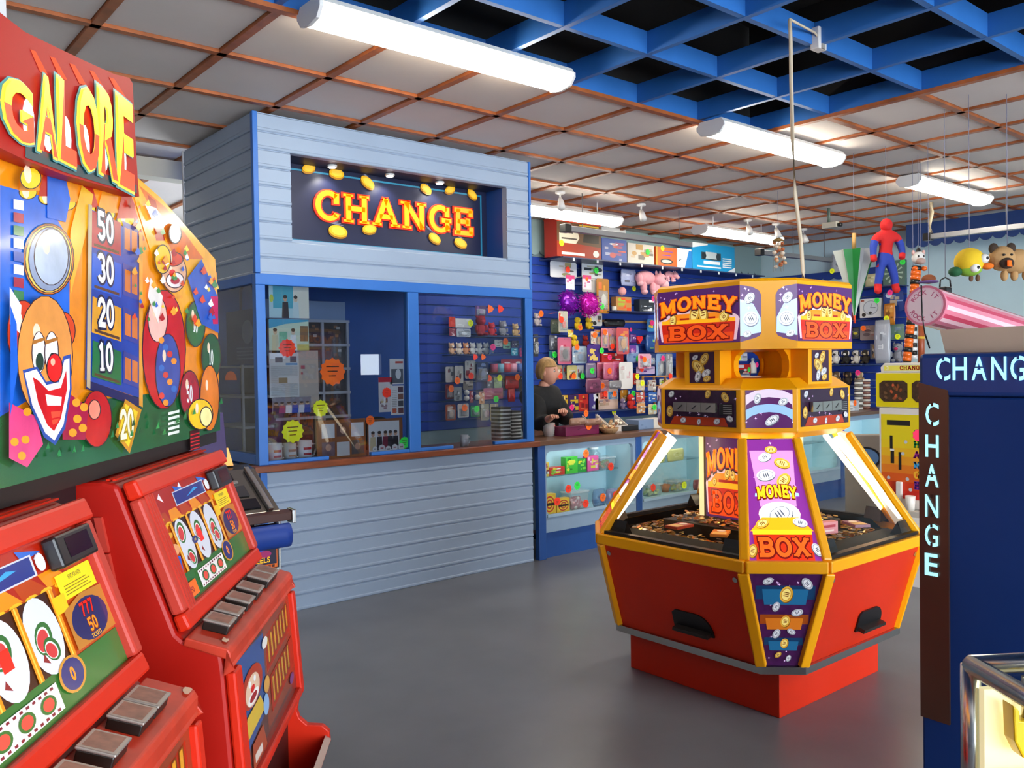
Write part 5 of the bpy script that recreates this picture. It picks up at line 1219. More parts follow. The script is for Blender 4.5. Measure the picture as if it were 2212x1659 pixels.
vs, fs = skinned(V_, Ed, Ra); m.add(vs, fs, pm('#16161c', .8), True); m.build('trousers', per)
m = MB()
for sgn in (1, -1): m.ell(tuple(W(.05, .10*sgn, .036)), (.05, .11, .036), BLK, 12, 6, HX.to_3x3())
m.build('shoes', per)
# ================================================================ GOODS
FLU = {'orange': '#ff6a10', 'red': '#ff3a1c', 'yellow': '#e6f01c', 'green': '#30e04a', 'pink': '#ff3a86'}
_lab = set()
def uniq(l):
    assert l not in _lab, l
    _lab.add(l); return l
class Face:
    """a wall to hang things on: 'y' = back wall, 'x' = right wall"""
    def __init__(s, ax, v): s.ax, s.v = ax, v
    def uv(s, px, py):
        P = onax(px, py, s.ax, s.v); return (P.x if s.ax == 1 else -P.y, P.z)
    def fr(s, off=0): return frame((0, s.v-off, 0), (1, 0, 0), (0, 0, 1)) if s.ax == 1 else frame((s.v-off, 0, 0), (0, -1, 0), (0, 0, 1))
BW_ = Face(1, 6.90); RW_ = Face(0, 10.30); GW_ = Face(1, YF+.030)
def pstar(fc, px, py, col, on, r=None, w=.02, n=10, lines=True):
    """fluorescent price star stuck on something"""
    u, v = fc.uv(px, py); m = MB(fc.fr()); r = r or .036; k = .86 if n > 8 else .7
    c = pm(FLU[col], .6, emit=.2)
    pts = [((r if i % 2 == 0 else r*k)*math.cos(math.pi*i/n)+u, (r if i % 2 == 0 else r*k)*math.sin(math.pi*i/n)+v) for i in range(2*n)]
    m.prism(pts, w, w+.0015, c); m.w = w+.0018
    if lines:
        for j in range(3): m.rect(u-r*.5+.1*r*j, v+r*(.32-.32*j), u+r*.5-.12*r*j, v+r*(.40-.32*j), pm('#5a2a10', .6))
    return tag(m.build('price_star'), uniq(f'fluorescent {col} price star on the {on}'), 'price tag', 'fluorescent price stars')
def busy(m, u0, v0, u1, v1, cols, seed, n=7):
    R = random.Random(seed); W_, H_ = u1-u0, v1-v0
    for i in range(n):
        c = pm(R.choice(cols), .35); a, b = u0+W_*R.uniform(.05, .75), v0+H_*R.uniform(.05, .8); w, h = W_*R.uniform(.1, .45), H_*R.uniform(.06, .3)
        k = R.random()
        if k < .45: m.rect(a, b, min(a+w, u1-W_*.04), min(b+h, v1-H_*.04), c)
        elif k < .75: m.oval((min(a+w*.3, u1-w*.5), min(b+h*.4, v1-h*.6)), min(w*.42, W_*.2), min(h*.55, H_*.2), c, 12)
        else:
            for j in range(3): m.rect(a, b-.02*H_*j*2+H_*.05, min(a+w, u1-W_*.05), b-.02*H_*j*2+H_*.07, c)
CLEAR = lambda: glassm('#eef2f4', 1.35, rough=.12, film=.22)
_n = [0]; PLACED = []
def layer(fc, box, th, fixed=None):
    """hang at the first depth along the pegs that is free of what hangs there already"""
    for k in range(9):
        o = .042*k if fixed is None else fixed; f = Face(fc.ax, fc.v-o); a, d = f.uv(box[0], box[3]); c, b = f.uv(box[2], box[1]); lo, hi = o-.004, o+th
        if fixed is not None or all(fc.ax != p[0] or c < p[1] or a > p[2] or b < p[3] or d > p[4] or hi < p[5] or lo > p[6] for p in PLACED): break
    PLACED.append((fc.ax, a-.004, c+.004, d-.004, b+.004, lo, hi+.004)); return f, o
def seed(): _n[0] += 1; return _n[0]
def hookrod(m, u, v, w=-.1): m.xf = m.xf; m.bx(u-.003, u+.003, v-.003, v+.003, w, .004, CHR)
def finish(t, fc, px0, py0, px1, py1, short, star, sp=(.5, .5), w=.03):
    if star: pstar(fc, px0+(px1-px0)*sp[0], py0+(py1-py0)*sp[1], star, short, w=w)
def blister(fc, px0, py0, px1, py1, short, col, cols, star=None, where='hanging on the slat wall', cat='toy pack', sp=(.5, .3), bub=True, tilt=0, th=.03, grp='packs hung on the slat wall'):
    fc, lo_ = layer(fc, (px0, py0, px1, py1), (th if bub else .004)+(.008 if star else .002)) if fc in (BW_, RW_) else (fc, 0)
    u0, v1 = fc.uv(px0, py0); u1, _ = fc.uv(px1, py0); _, v0 = fc.uv((px0+px1)/2, py1); _, v1 = fc.uv((px0+px1)/2, py0)
    t = thing(short.split()[-1] if False else 'hanging_pack', uniq(f'{short} {where}'), cat, tuple(fc.fr() @ Vector(((u0+u1)/2, v0, 0))), grp)
    m = MB(fc.fr()); W_, H_ = u1-u0, v1-v0; r = min(W_, H_)*.08
    m.prism([(u0+r, v0), (u1-r, v0), (u1, v0+r), (u1, v1-r), (u1-r, v1), (u0+r, v1), (u0, v1-r), (u0, v0+r)], 0, .003, pm(col, .4)); m.w = .0034
    busy(m, u0, v0, u1, v1, cols, seed(), 8); m.build('backing_card', t)
    if bub:
        m = MB(fc.fr()); a, b, c, d = u0+W_*.14, u1-W_*.14, v0+H_*.10, v0+H_*.66; k = min(W_, H_)*.1
        m.rings([[(a, c, .006), (b, c, .006), (b, d, .006), (a, d, .006)], [(a+k, c+k, th), (b-k, c+k, th), (b-k, d-k, th), (a+k, d-k, th)]], CLEAR(), False); m.build('blister', t)
        m = MB(fc.fr()); m.ell(((a+b)/2, (c+d)/2, th*.5), ((b-a)*.3, (d-c)*.36, th*.3), pm(cols[0], .35), 10, 6); m.build('toy', t)
    m = MB(fc.fr()); hookrod(m, (u0+u1)/2, v1-H_*.06, -.1-lo_); m.build('hook', t)
    finish(t, fc, px0, py0, px1, py1, short, star, sp, th+.004); return t
def carton(fc, px0, py0, px1, py1, short, col, cols, depth=.12, star=None, where='on the top shelf', cat='box', sp=(.2, .7), n=9, extra=None, zb=None, grp=None):
    u0, _ = fc.uv(px0, (py0+py1)/2); u1, _ = fc.uv(px1, (py0+py1)/2); _, v1 = fc.uv((px0+px1)/2, py0); _, v0 = fc.uv((px0+px1)/2, py1)
    if zb is not None: v1 += zb-v0; v0 = zb
    t = thing('carton', uniq(f'{short} {where}'), cat, tuple(fc.fr() @ Vector(((u0+u1)/2, v0, -depth/2))), grp)
    m = MB(fc.fr()); m.bx(u0, u1, v0, v1, -depth, 0, pm(col, .4)); m.build('box_body', t, bev=.003)
    m = MB(fc.fr()); m.w = .0004
    if n: busy(m, u0, v0, u1, v1, cols, seed(), n)
    if extra: extra(m, u0, v0, u1-u0, v1-v0)
    if m.v: m.build('front_print', t)
    finish(t, fc, px0, py0, px1, py1, short, star, sp, .004); return t
def pouch(fc, px0, py0, px1, py1, short, col, cols, star=None, where='hanging on the slat wall', cat='bag', th=.035, header=None, sp=(.5, .5), hook=True, clear=False, zb=None):
    fc, lo_ = layer(fc, (px0, py0, px1, py1), th*1.1+.008) if (hook and fc in (BW_, RW_)) else (fc, 0)
    u0, _ = fc.uv(px0, (py0+py1)/2); u1, _ = fc.uv(px1, (py0+py1)/2); _, v1 = fc.uv((px0+px1)/2, py0); _, v0 = fc.uv((px0+px1)/2, py1)
    if zb is not None: v1 += zb-v0; v0 = zb
    t = thing('pouch', uniq(f'{short} {where}'), cat, tuple(fc.fr() @ Vector(((u0+u1)/2, v0, 0)))); W_, H_ = u1-u0, v1-v0; R = random.Random(seed())
    m = MB(fc.fr()); rs = []
    for i in range(9):
        f = i/8; b = math.sin(math.pi*min(1, f*1.02))**.5 if 0 < f < 1 else .12; ring = []
        for j in range(14):
            a = 2*math.pi*j/14; k = 1+R.uniform(-.04, .04)
            ring.append(((u0+u1)/2+W_/2*(.86+.14*b)*abs(math.cos(a))**.6*(1 if math.cos(a) >= 0 else -1)*k, v0+H_*f*(.98)+R.uniform(0, .003), th*.55+th*.5*b*math.sin(a)*k))
        rs.append(ring)
    m.rings(rs, glassm('#f2f2f4', 1.4, rough=.15, film=.42, filmcol=col) if clear else pm(col, .28, coat=.4, bump=.4, scale=40), True); m.build('bag', t)
    m = MB(fc.fr()); m.w = th*1.06; busy(m, u0+W_*.15, v0+H_*.15, u1-W_*.15, v1-H_*.2, cols, seed(), 6); m.build('bag_print', t)
    if clear:
        m = MB(fc.fr())
        for k in range(10): m.ell(((u0+u1)/2+R.uniform(-.34, .34)*W_, v0+H_*R.uniform(.1, .6), th*.5), (W_*.11, H_*.09, th*.3), pm(R.choice(cols), .35), 8, 5)
        o = m.build('sweets', t); o['kind'] = 'stuff'
    if header:
        m = MB(fc.fr()); m.bx(u0+W_*.1, u1-W_*.1, v1-H_*.22, v1, th*.3, th*.3+.004, pm(header, .45)); m.build('header_card', t)
    if hook:
        m = MB(fc.fr()); hookrod(m, (u0+u1)/2, v1-.012, -.1-lo_); m.build('hook', t)
    finish(t, fc, px0, py0, px1, py1, short, star, sp, th*1.1+.004); return t
def plush(fc, px, py, hpx, short, col, col2, where='sitting on the slat wall shelf', star=None, ears=1, off=0, sp=(0, .3), zb=None, sit=True):
    """soft toy: body, head, muzzle, ears, arms and legs"""
    u, v = fc.uv(px, py+hpx/2); _, vt = fc.uv(px, py-hpx/2); h = vt-v
    if fc in (BW_, RW_): layer(fc, (px-hpx*.36, py-hpx/2, px+hpx*.36, py+hpx/2), off+h*.36+.01, 0 if not off else off-h*.25)
    if zb is not None: v = zb
    t = thing('soft_toy', uniq(f'{short} {where}'), 'soft toy', tuple(fc.fr() @ Vector((u, v, off)))); X = fc.fr() @ Matrix.Translation((u, v, off))
    c1 = pm(col, .9, var=.15, scale=30, bump=.5); c2 = pm(col2, .9, bump=.4, scale=40)
    MB(X).ell((0, h*.30, 0), (h*.25, h*.30, h*.20), c1, 14, 9).build('torso', t)
    hd_ = MB(X).ell((0, h*.70, .03*h), (h*.25, h*.23, h*.21), c1, 14, 9).build('head', t)
    MB(X).ell((0, h*.65, h*.21), (h*.11, h*.08, h*.07), c2, 10, 6).build('muzzle', hd_)
    for sx in (-1, 1):
        MB(X).ell((sx*h*.09, h*.75, h*.205), (h*.026, h*.032, h*.02), BLK, 8, 5).build('eye', hd_)
        if ears == 1: MB(X).ell((sx*h*.19, h*.89, 0), (h*.075, h*.085, h*.04), c1, 10, 6).build('ear', hd_)
        elif ears == 2: MB(X).ell((sx*h*.24, h*.72, .02), (h*.05, h*.15, h*.04), c2, 10, 6).build('ear', hd_)
        MB(X).ell((sx*h*.28, h*.38, h*.08), (h*.07, h*.15, h*.08), c1, 10, 6).build('arm', t); MB(X).ell((sx*h*.17, h*.09, h*.18), (h*.10, h*.09, h*.17), c1, 10, 6).build('leg', t)
    if not sit:
        m = MB(X); m.bx(-.003, .003, h*.80, h*.81, -.1-off, -h*.15, CHR); m.build('hook', t)
    finish(t, fc, px-hpx/2, py-hpx/2, px+hpx/2, py+hpx/2, short, star, (.5+sp[0], .5+sp[1]), off+h*.3); return t
def wshelf(fc, px0, px1, py, name, depth=.3):
    u0, v = fc.uv(px0, py); u1, _ = fc.uv(px1, py); _, v = fc.uv((px0+px1)/2, py)
    m = MB(fc.fr()); m.bx(u0, u1, v-.012, v-.001, -.099, depth-.1, pm('#2a3a6a', .4)); t = tag(m.build('wall_shelf'), uniq(name), 'shelf')
    return v
# ---- top shelf of boxed toys
u0, _ = BW_.uv(1178, 556); u1, _ = BW_.uv(1592, 576)
ZT = 2.66
m = MB(); m.bx(u0, 9.95, 6.62, 6.999, ZT-.016, ZT-.001, pm('#3a4668', .35)); ts = thing('top_shelf', 'long slim shelf of boxed toys high on the slat wall', 'shelf', (8, 6.8, ZT-.016)); m.build('shelf_board', ts, bev=.002)
for k in range(10):
    x = u0+.15+.36*k; MB().bx(x-.012, x+.012, 6.612, 6.619, ZT-.045, ZT-.012, pm('#d8dce0', .4)).build('price_clip', ts)
TS_ = Face(1, 6.66)
def carart(m, u, v, W_, H_):
    q = lambda a, b: (u+a*W_, v+b*H_)
    m.pol([q(0, .35), q(1, .3), q(1, .9), q(0, .9)], pm('#6a4a30', .4)); m.rect(u, v+H_*.9, u+W_, v+H_, pm('#d83a18', .4)); m.pol([q(0, 0), q(1, 0), q(1, .32), q(0, .4)], pm('#a8361c', .4))
    m.pol([q(.05, .36), q(.42, .36), q(.5, .52), q(.46, .68), q(.34, .78), q(.12, .78), q(.05, .6)], pm('#e9e0c8', .35)); m.pol([q(.14, .62), q(.36, .62), q(.32, .74), q(.16, .74)], pm('#3a3630', .3)); m.rect(u+W_*.1, v+H_*.46, u+W_*.44, v+H_*.5, pm('#5a5248', .4))
    m.pol([q(.58, .42), q(.95, .42), q(.95, .66), q(.78, .78), q(.6, .66)], pm('#2c241c', .35)); m.rect(u+W_*.1, v+H_*.06, u+W_*.62, v+H_*.13, pm('#f4efe6', .4)); m.oval((u+W_*.88, v+H_*.14), W_*.07, H_*.09, pm('#f4efe6', .4))
    m.rect(u+W_*.5, v+H_*.84, u+W_*.95, v+H_*.88, pm('#e9c23a', .4))
carton(TS_, 1203, 474, 1298, 556, 'large red box with a white rally car picture', '#b52a18', ['#e8e0d0'], .20, 'yellow', sp=(.1, .62), n=0, extra=carart, zb=ZT)
carton(TS_, 1300, 513, 1354, 561, 'blue and white boxed game with orange figures', '#2c52a8', ['#f0f0f4', '#e88a2a', '#f4f4f8', '#c83a3a'], .14, None, n=12, zb=ZT)
carton(TS_, 1356, 523, 1413, 566, 'clear fronted tan box with grey models', '#d9d2c4', ['#c99a3a', '#8a8478', '#b98a3a', '#6a6258'], .14, 'green', sp=(.75, .5), n=12, zb=ZT)
carton(TS_, 1417, 530, 1462, 571, 'orange box with a black oval mark', '#f0641a', ['#f4f0ea'], .14, 'yellow', sp=(.3, .15), n=0, zb=ZT, extra=lambda m, u, v, W_, H_: (m.oval((u+W_*.5, v+H_*.26), W_*.3, H_*.15, pm('#1c1a18', .4)), m.oval((u+W_*.5, v+H_*.26), W_*.24, H_*.09, pm('#d8d4c8', .4)), m.rect(u+W_*.35, v+H_*.75, u+W_*.8, v+H_*.8, pm('#7a4ab0', .4)), m.rect(u+W_*.3, v+H_*.55, u+W_*.7, v+H_*.6, pm('#7a4ab0', .4)), m.rect(u, v, u+W_*.07, v+H_, pm('#c9a01c', .4))))
carton(TS_, 1463, 532, 1494, 574, 'white box with a blue diagonal panel', '#f4f4f4', ['#2a86d0'], .14, None, n=0, zb=ZT, extra=lambda m, u, v, W_, H_: (m.pol([(u+W_*.5, v), (u+W_, v), (u+W_, v+H_*.9), (u+W_*.8, v+H_*.9)], pm('#2a86d0', .4)), m.pol([(u+W_*.05, v+H_*.3), (u+W_*.4, v+H_*.5), (u+W_*.1, v+H_*.4)], pm('#5a6a70', .4))))
def stereo(m, u, v, W_, H_):
    m.pol([(u, v+H_), (u, v+H_*.8), (u+W_*.35, v+H_*.95), (u+W_*.35, v+H_)], pm('#f4fafc', .4)); m.rect(u+W_*.2, v+H_*.4, u+W_*.66, v+H_*.68, pm('#3c4a54', .3)); m.rect(u+W_*.3, v+H_*.44, u+W_*.56, v+H_*.7, pm('#c4d0d4', .3))
    for a in (.26, .6): m.oval((u+W_*a, v+H_*.54), W_*.055, H_*.12, pm('#2a343c', .3))
    m.rect(u+W_*.25, v+H_*.24, u+W_*.64, v+H_*.36, pm('#f0f6f8', .4))
    for k in range(5): m.rect(u+W_*.7, v+H_*(.16+.08*k), u+W_*.92, v+H_*(.2+.08*k), pm('#f0f6f8', .4))
    m.rect(u+W_*.1, v+H_*.1, u+W_*.66, v+H_*.16, pm('#e8f4f8', .4)); m.pol([(u+W_, v), (u+W_, v+H_*.2), (u+W_*.8, v)], pm('#f4fafc', .4))
carton(TS_, 1496, 521, 1587, 578, 'bright cyan box with a picture of a stereo', '#1c9ed8', ['#f4f8fa'], .20, None, n=0, extra=stereo, zb=ZT)
# ---- slat wall, left of the pusher
B = BW_
S1 = wshelf(B, 1300, 1416, 675, 'short blue shelf under the toys, above the wooden rail')
m = MB(B.fr()); a, b = B.uv(1302, 692); c, _ = B.uv(1412, 692); m.bx(a, c, b-.012, b+.012, -.099, -.075, pm('#b08a5a', .5)); tag(m.build('wooden_rail'), 'plain wooden rail fixed across the slat wall', 'rail')
for i, (x0, y0, x1, y1, s_, st_) in enumerate(((1188, 566, 1245, 600, 'wide clear tray pack with grey toys', 'red'), (1256, 569, 1302, 601, 'narrower clear tray pack with dark toys', 'green'))):
    blister(B, x0, y0, x1, y1, s_, '#d9dbe2', ['#4a4a52', '#8a8a58', '#2c3040', '#a8a070'], st_, sp=(.6, .5), bub=False)
for nm, px0, py0, px1, py1, hx0, c, cc in (('dark purple', 1181, 626, 1222, 682, 1197, '#7a10a8', '#a81ad0'), ('bright magenta', 1225, 630, 1268, 686, 1233, '#d010b0', '#f048d8')):
    layer(B, (px0, py0, px1, py1), .18, .10); layer(B, (hx0, 595, hx0+19, 628), .02, .17); u0, v1 = B.uv(px0, py0); u1, _ = B.uv(px1, py0); _, v0 = B.uv(px0, py1)
    t = thing('tinsel_pompom', uniq(f'{nm} tinsel pompom hanging from a pink header card'), 'pompom', tuple(B.fr() @ Vector(((u0+u1)/2, v0, .08))))
    m = MB(B.fr()); R = random.Random(px0); cu, cv = (u0+u1)/2, (v0+v1)/2; ra, rb = (u1-u0)/2, (v1-v0)/2
    m.ell((cu, cv, .19), (ra*.8, rb*.86, .07), pm(c, .25, .4), 14, 9)
    for k in range(420):
        z = R.uniform(-1, 1); a = R.uniform(0, 2*math.pi); q = math.sqrt(1-z*z); d = Vector((q*math.cos(a), z, q*math.sin(a))); p = Vector((cu+d.x*ra*.92, cv+d.y*rb*.95, .19+d.z*.08)); tn = Vector((R.uniform(-1, 1), R.uniform(-1, .2), R.uniform(-1, 1))).normalized()
        s2 = tn.cross(d).normalized()*.004; q_ = tn*.022; m.add([tuple(p-s2), tuple(p+s2), tuple(p+s2+q_+d*.006), tuple(p-s2+q_+d*.006)], [(0, 1, 2, 3)], pm(R.choice((c, cc)), .2, .5))
    o = m.build('tinsel', t); o['kind'] = 'stuff'
    a, b = B.uv(hx0, 597); c2, d2 = B.uv(hx0+19, 627); m = MB(B.fr()); m.bx(a, c2, d2-.01, b, .18, .185, pm('#f0e2ea', .5)); m.w = .1855; m.rect(a, b-.04, c2, b, pm('#d83a7a', .5)); busy(m, a, d2, c2, b-.04, ['#d88ab0', '#c86a9a', '#fff6fa'], px0, 5); m.build('header_card', t)
    m = MB(B.fr()); hookrod(m, (a+c2)/2, b-.01, -.1); m.bx((a+c2)/2-.003, (a+c2)/2+.003, b-.013, b-.007, .004, .18, CHR); m.build('hook', t)
    pstar(B, hx0+9, 606, 'orange' if px0 > 1200 else 'pink', f'{nm} pompom card', .024, .188)
L_ = blister
L_(B, 1257, 601, 1287, 631, 'grey and white leaflet pack', '#d9d4cc', ['#8a8480', '#b0485a', '#f2eee8'], bub=False); L_(B, 1262, 638, 1291, 668, 'white pack with red drawing', '#e9e4dc', ['#b02a2a', '#d8d0c4', '#8a2020'], bub=False); L_(B, 1266, 676, 1300, 704, 'white pack with a black figure', '#e6e2dc', ['#2a2622', '#f0a07a', '#56504a'], bub=False)
L_(B, 1288, 602, 1315, 677, 'tall gold pack with a column of sweets', '#b9791c', ['#e9e0d0', '#f07a3a', '#8ac04a', '#f0a02a'], 'green', sp=(.3, .8), bub=True)
carton(B, 1331, 640, 1364, 673, 'open cardboard tray of bright small toys', '#c98a4a', ['#a8c83a', '#f08a2a', '#e8c02a', '#f05a2a'], .08, None, 'on the short blue shelf', zb=S1, n=10); carton(B, 1382, 642, 1416, 672, 'black box with white dog pictures', '#2a3038', ['#e8eaee', '#f4f4f6', '#5a6470'], .09, 'pink', 'on the short blue shelf', sp=(.85, .1), zb=S1)
u, v = B.uv(1321, 674); m = MB(); m.lathe([(.028, 0), (.03, .06), (.027, .06), (.025, .006)], (u, 6.86, S1), pm('#e0dccf', .4), 14); m.tube([(u+.028, 6.86, S1+.05), (u+.045, 6.86, S1+.042), (u+.045, 6.86, S1+.02), (u+.029, 6.86, S1+.012)], .004, pm('#e0dccf', .4), 6); tag(m.build('mug'), 'small cream mug on the short blue shelf', 'mug')
# pink ponies
def pony(px, py, s_, label, flip=1):
    u, v = B.uv(px, py); t = thing('soft_toy', uniq(label), 'soft toy', tuple(B.fr() @ Vector((u, v, .06)))); X = B.fr() @ Matrix.Translation((u, v, .07)) @ Matrix.Diagonal((s_*flip, s_, s_, 1))
    pk = pm('#e8a3ad', .9, bump=.5, scale=35, var=.08); pk2 = pm('#f0b4bc', .9, bump=.4, scale=35)
    MB(X).ell((-.16, .02, 0), (.17, .09, .085), pk, 16, 9).build('torso', t); h_ = MB(X).ell((.06, .0, .05), (.10, .085, .08), pk, 16, 9).build('head', t)
    MB(X).ell((.125, -.055, .075), (.065, .05, .055), pk2, 12, 7).build('muzzle', h_); MB(X).ell((.075, .012, .125), (.016, .02, .01), BLK, 8, 5).build('eye', h_)
    for a in (.02, .09): MB(X).ell((a, .085, .03), (.02, .035, .015), pk2, 8, 5).build('ear', h_)
    for a, b, c in ((-.30, -.0, .1), (-.22, -.10, .04), (-.05, -.10, .05), (.02, -.09, .0)): MB(X).ell((a, b, .03), (.045, .075, .045), pk, 10, 6).build('leg', t); MB(X).ell((a+.01, b-.06, .035), (.045, .035, .045), pk2, 10, 6).build('hoof', t)
    m = MB(B.fr()); hookrod(m, u-.1*s_, v+.05, -.1); m.bx(u-.1*s_-.003, u-.1*s_+.003, v+.047, v+.053, .003, .05, CHR); m.build('hook', t)
    return t
pony(1402, 606, .95, 'pink plush pony lying along the slat wall, larger head'); pony(1443, 596, .45, 'smaller pink plush pony just behind the larger one')
pouch(B, 1338, 582, 1372, 618, 'pale blue printed gift bag', '#a8b2d8', ['#5a5a68', '#c4cae4', '#8088a8'], None, 'held by the pink plush pony', hook=True)
u, v = B.uv(1337, 630); m = MB(B.fr()); m.ell((u, v, .05), (.055, .05, .045), pm('#f0a8a8', .9, bump=.4, scale=40), 12, 8); m.bx(u-.003, u+.003, v-.003, v+.003, -.099, .02, CHR); tag(m.build('plush_ball'), 'round pink plush ball hanging under the gift bag', 'soft toy'); pstar(B, 1383, 622, 'yellow', 'slat wall under the pony', .034, -.0985); 
# yellow smiley toys and neighbours
for px, py, hh, nm in ((1243, 698, 30, 'yellow smiling plush with an orange star'), (1267, 697, 30, 'yellow smiling plush beside the black figure pack'), (1236, 736, 30, 'yellow smiling plush hung lowest')): plush(B, px, py, hh, nm, '#e8c01c', '#f0d040', 'of the yellow cluster', None if px != 1243 else 'orange', 0, .03, (0, .35), sit=False)
plush(B, 1260, 737, 28, 'dark red furry plush', '#8a1414', '#a82020', 'beside the lowest yellow plush', None, 1, .03, sit=False)
pouch(B, 1186, 690, 1208, 722, 'dark green net bag', '#4a5444', ['#5a6450', '#3a4238'], None); L_(B, 1206, 672, 1226, 718, 'striped pack with a red ring toy', '#b9b4a4', ['#d83a2a', '#c8d0b8', '#7a8a9a'], 'red', sp=(.1, .4))
pouch(B, 1302, 690, 1348, 706, 'black shiny purse', '#1e1c1e', ['#5a5652', '#2a2826'], None)
L_(B, 1204, 729, 1234, 787, 'tall pink doll pack', '#e0708e', ['#3a3238', '#f0c0d0', '#e8a04a', '#c83a5a'], None); L_(B, 1236, 748, 1267, 785, 'blue and white film pack', '#b9cfe0', ['#5a8ab8', '#e8f0f4', '#c84a5a', '#f4f6f8'], 'orange', sp=(.2, .05)); 
L_(B, 1268, 744, 1295, 783, 'purple card with a gold ring badge', '#4a2c86', ['#e8c86a'], 'green', sp=(1.0, .35), bub=False); u, v = B.uv(1281, 762); m = MB(B.fr()); rs = []
for i in range(14):
    a = 2*math.pi*i/14; rs.append([(u+(.044+.016*math.cos(b))*math.cos(a), v+(.044+.016*math.cos(b))*math.sin(a), .018+.014*math.sin(b)) for b in [2*math.pi*j/8 for j in range(8)]])
rs.append(rs[0]); m.rings(rs, pm('#e6cf86', .35), True, cap=False); tag(m.build('ring_badge'), 'chunky cream gold ring badge on the purple card', 'badge')
for i, (x0, x1, y0, y1, c) in enumerate(((1283, 1300, 712, 750, '#b06a78'), (1298, 1313, 709, 752, '#d98a9a'), (1313, 1331, 709, 758, '#cf8496'), (1331, 1358, 708, 765, '#d0565a'))):
    L_(B, x0, y0, x1, y1, ('narrow dusky pink doll pack', 'pale pink doll pack with orange trim', 'rose doll pack beside the red one', 'red comic doll pack with blue top')[i], c, ['#e8a04a', '#f4d8dc', '#3a6ab8', '#e0c04a'], ('', 'orange', 'red', '')[i] or None, sp=(.3, .2+.6*(i == 2)))
carton(B, 1300, 762, 1347, 782, 'red window box holding a toy car', '#c01c18', ['#3a2420', '#d8d0c8'], .07, 'pink', 'below the doll packs', sp=(.35, .5), n=6)
m = MB(B.fr()); m.bx(*[B.uv(1300, 782)[0], B.uv(1347, 782)[0], B.uv(1320, 783.5)[1]-.006, B.uv(1320, 782.6)[1], -.099, .0, pm('#2a3a6a', .4)]); tag(m.build('bracket_shelf'), 'small bracket shelf carrying the red toy car box', 'shelf')
u, v = B.uv(1376, 733); m = MB(B.fr()); hp2 = [(.05*16*math.sin(t_)**3/16+u, .05*(13*math.cos(t_)-5*math.cos(2*t_)-2*math.cos(3*t_)-math.cos(4*t_))/16+v) for t_ in [2*math.pi*i/24 for i in range(24)]]
m.prism(hp2, .0, .05, pm('#d0181c', .8, bump=.4)); m.bx(u-.003, u+.003, v-.003, v+.003, -.099, .01, CHR); tag(m.build('heart_cushion', bev=.012), 'small red heart cushion on the slat wall', 'cushion'); pstar(B, 1376, 711, 'pink', 'slat above the heart cushion', .024, -.0985)
pouch(B, 1358, 722, 1372, 742, 'small purple felt pouch', '#5a2a7a', ['#8a4aa0', '#e8e0e8'], None)
pouch(B, 1390, 722, 1418, 760, 'blue child backpack', '#1c4a8e', ['#3a7ab8', '#8ab04a'], 'orange', sp=(.9, .3), th=.06); plush(B, 1425, 738, 38, 'dark brown plush with pale muzzle', '#3a2a22', '#b9a890', 'next to the blue backpack', None, 1, .02, sit=False)
pouch(B, 1350, 746, 1378, 784, 'silver blue shiny toy pack', '#8aa4d0', ['#e8f0fa', '#4a6ab0', '#f4f8fc'], 'green', sp=(.8, .75))
L_(B, 1378, 764, 1406, 796, 'pink and silver sparkle pack', '#e0a8bc', ['#f4f0f4', '#c83a6a', '#d8d0dc'], 'orange', sp=(.35, .4)); L_(B, 1374, 792, 1414, 808, 'lilac strip card', '#c4b0d8', ['#6a3a8a', '#d8cce6'], 'red', sp=(.2, .3), bub=False); L_(B, 1417, 764, 1438, 815, 'tall blue and white pack', '#8ab0d8', ['#f0f0ee', '#3a6ab0', '#d8c8b0'], 'pink', sp=(.5, .2)); L_(B, 1438, 764, 1452, 815, 'narrow grey pack', '#8a8a90', ['#c8c8cc', '#5a5a62'], 'red', sp=(.4, .95))
for i, (x0, x1) in enumerate(((1186, 1197), (1198, 1214), (1215, 1226), (1224, 1246), (1246, 1262))):
    L_(B, x0, 789, x1, 820, ('slim grey pen pack at the end of the row', 'slim red and cream pen pack', 'slim grey pen pack in the middle', 'yellow topped twin pen pack', 'white pen pack with green grip')[i], ('#8a8c92', '#d8b07a', '#9a9ca2', '#e8d888', '#d8d8da')[i], ['#c83a2a', '#5a5c62', '#f0e8d8', '#3a3c42'], (None, 'red', None, 'orange', 'green')[i], sp=(.5, .75), bub=False)
u0, _ = B.uv(1262, 800); 
for i, (x0, x1, y0, y1, c) in enumerate(((1262, 1285, 784, 818, '#8a7a9a'), (1286, 1304, 782, 820, '#b85a7a'), (1300, 1322, 782, 821, '#d06a86'), (1320, 1337, 781, 822, '#c05a86'))):
    pouch(B, x0, y0, x1, y1, ('mauve toy bag with green leaves', 'deep rose glove bag', 'rose glove bag with red trim', 'pink glove bag near the white carrier')[i], c, ['#e8a8b8', '#c83a4a', '#4a8a4a' if i == 0 else '#a83a5a'], ('green', None, 'orange', None)[i], header='#d8a0b8')
L_(B, 1337, 782, 1366, 840, 'long white carrier bag pack', '#e9e6e2', ['#f4f2ee', '#d8a0a8', '#dcd6d0'], None, bub=False); pouch(B, 1262, 817, 1296, 850, 'plum coloured accessory bag', '#7a3a5a', ['#a85a7a', '#5a2a44'], None); pouch(B, 1290, 820, 1313, 846, 'pale pink accessory bag', '#e0a0ac', ['#f0c4cc', '#c87a8a'], 'orange', sp=(.25, .5)); pouch(B, 1313, 822, 1340, 840, 'grey accessory bag', '#8a868a', ['#b0acb0', '#6a666a'], None)
m = MB(B.fr()); a, b = B.uv(1182, 822); c, d = B.uv(1262, 839); m.bx(a, c, d, b, -.099, -.02, pm('#1e3f9e', .45)); tag(m.build('shelf_front'), 'plain blue ledge front under the pen packs', 'shelf')
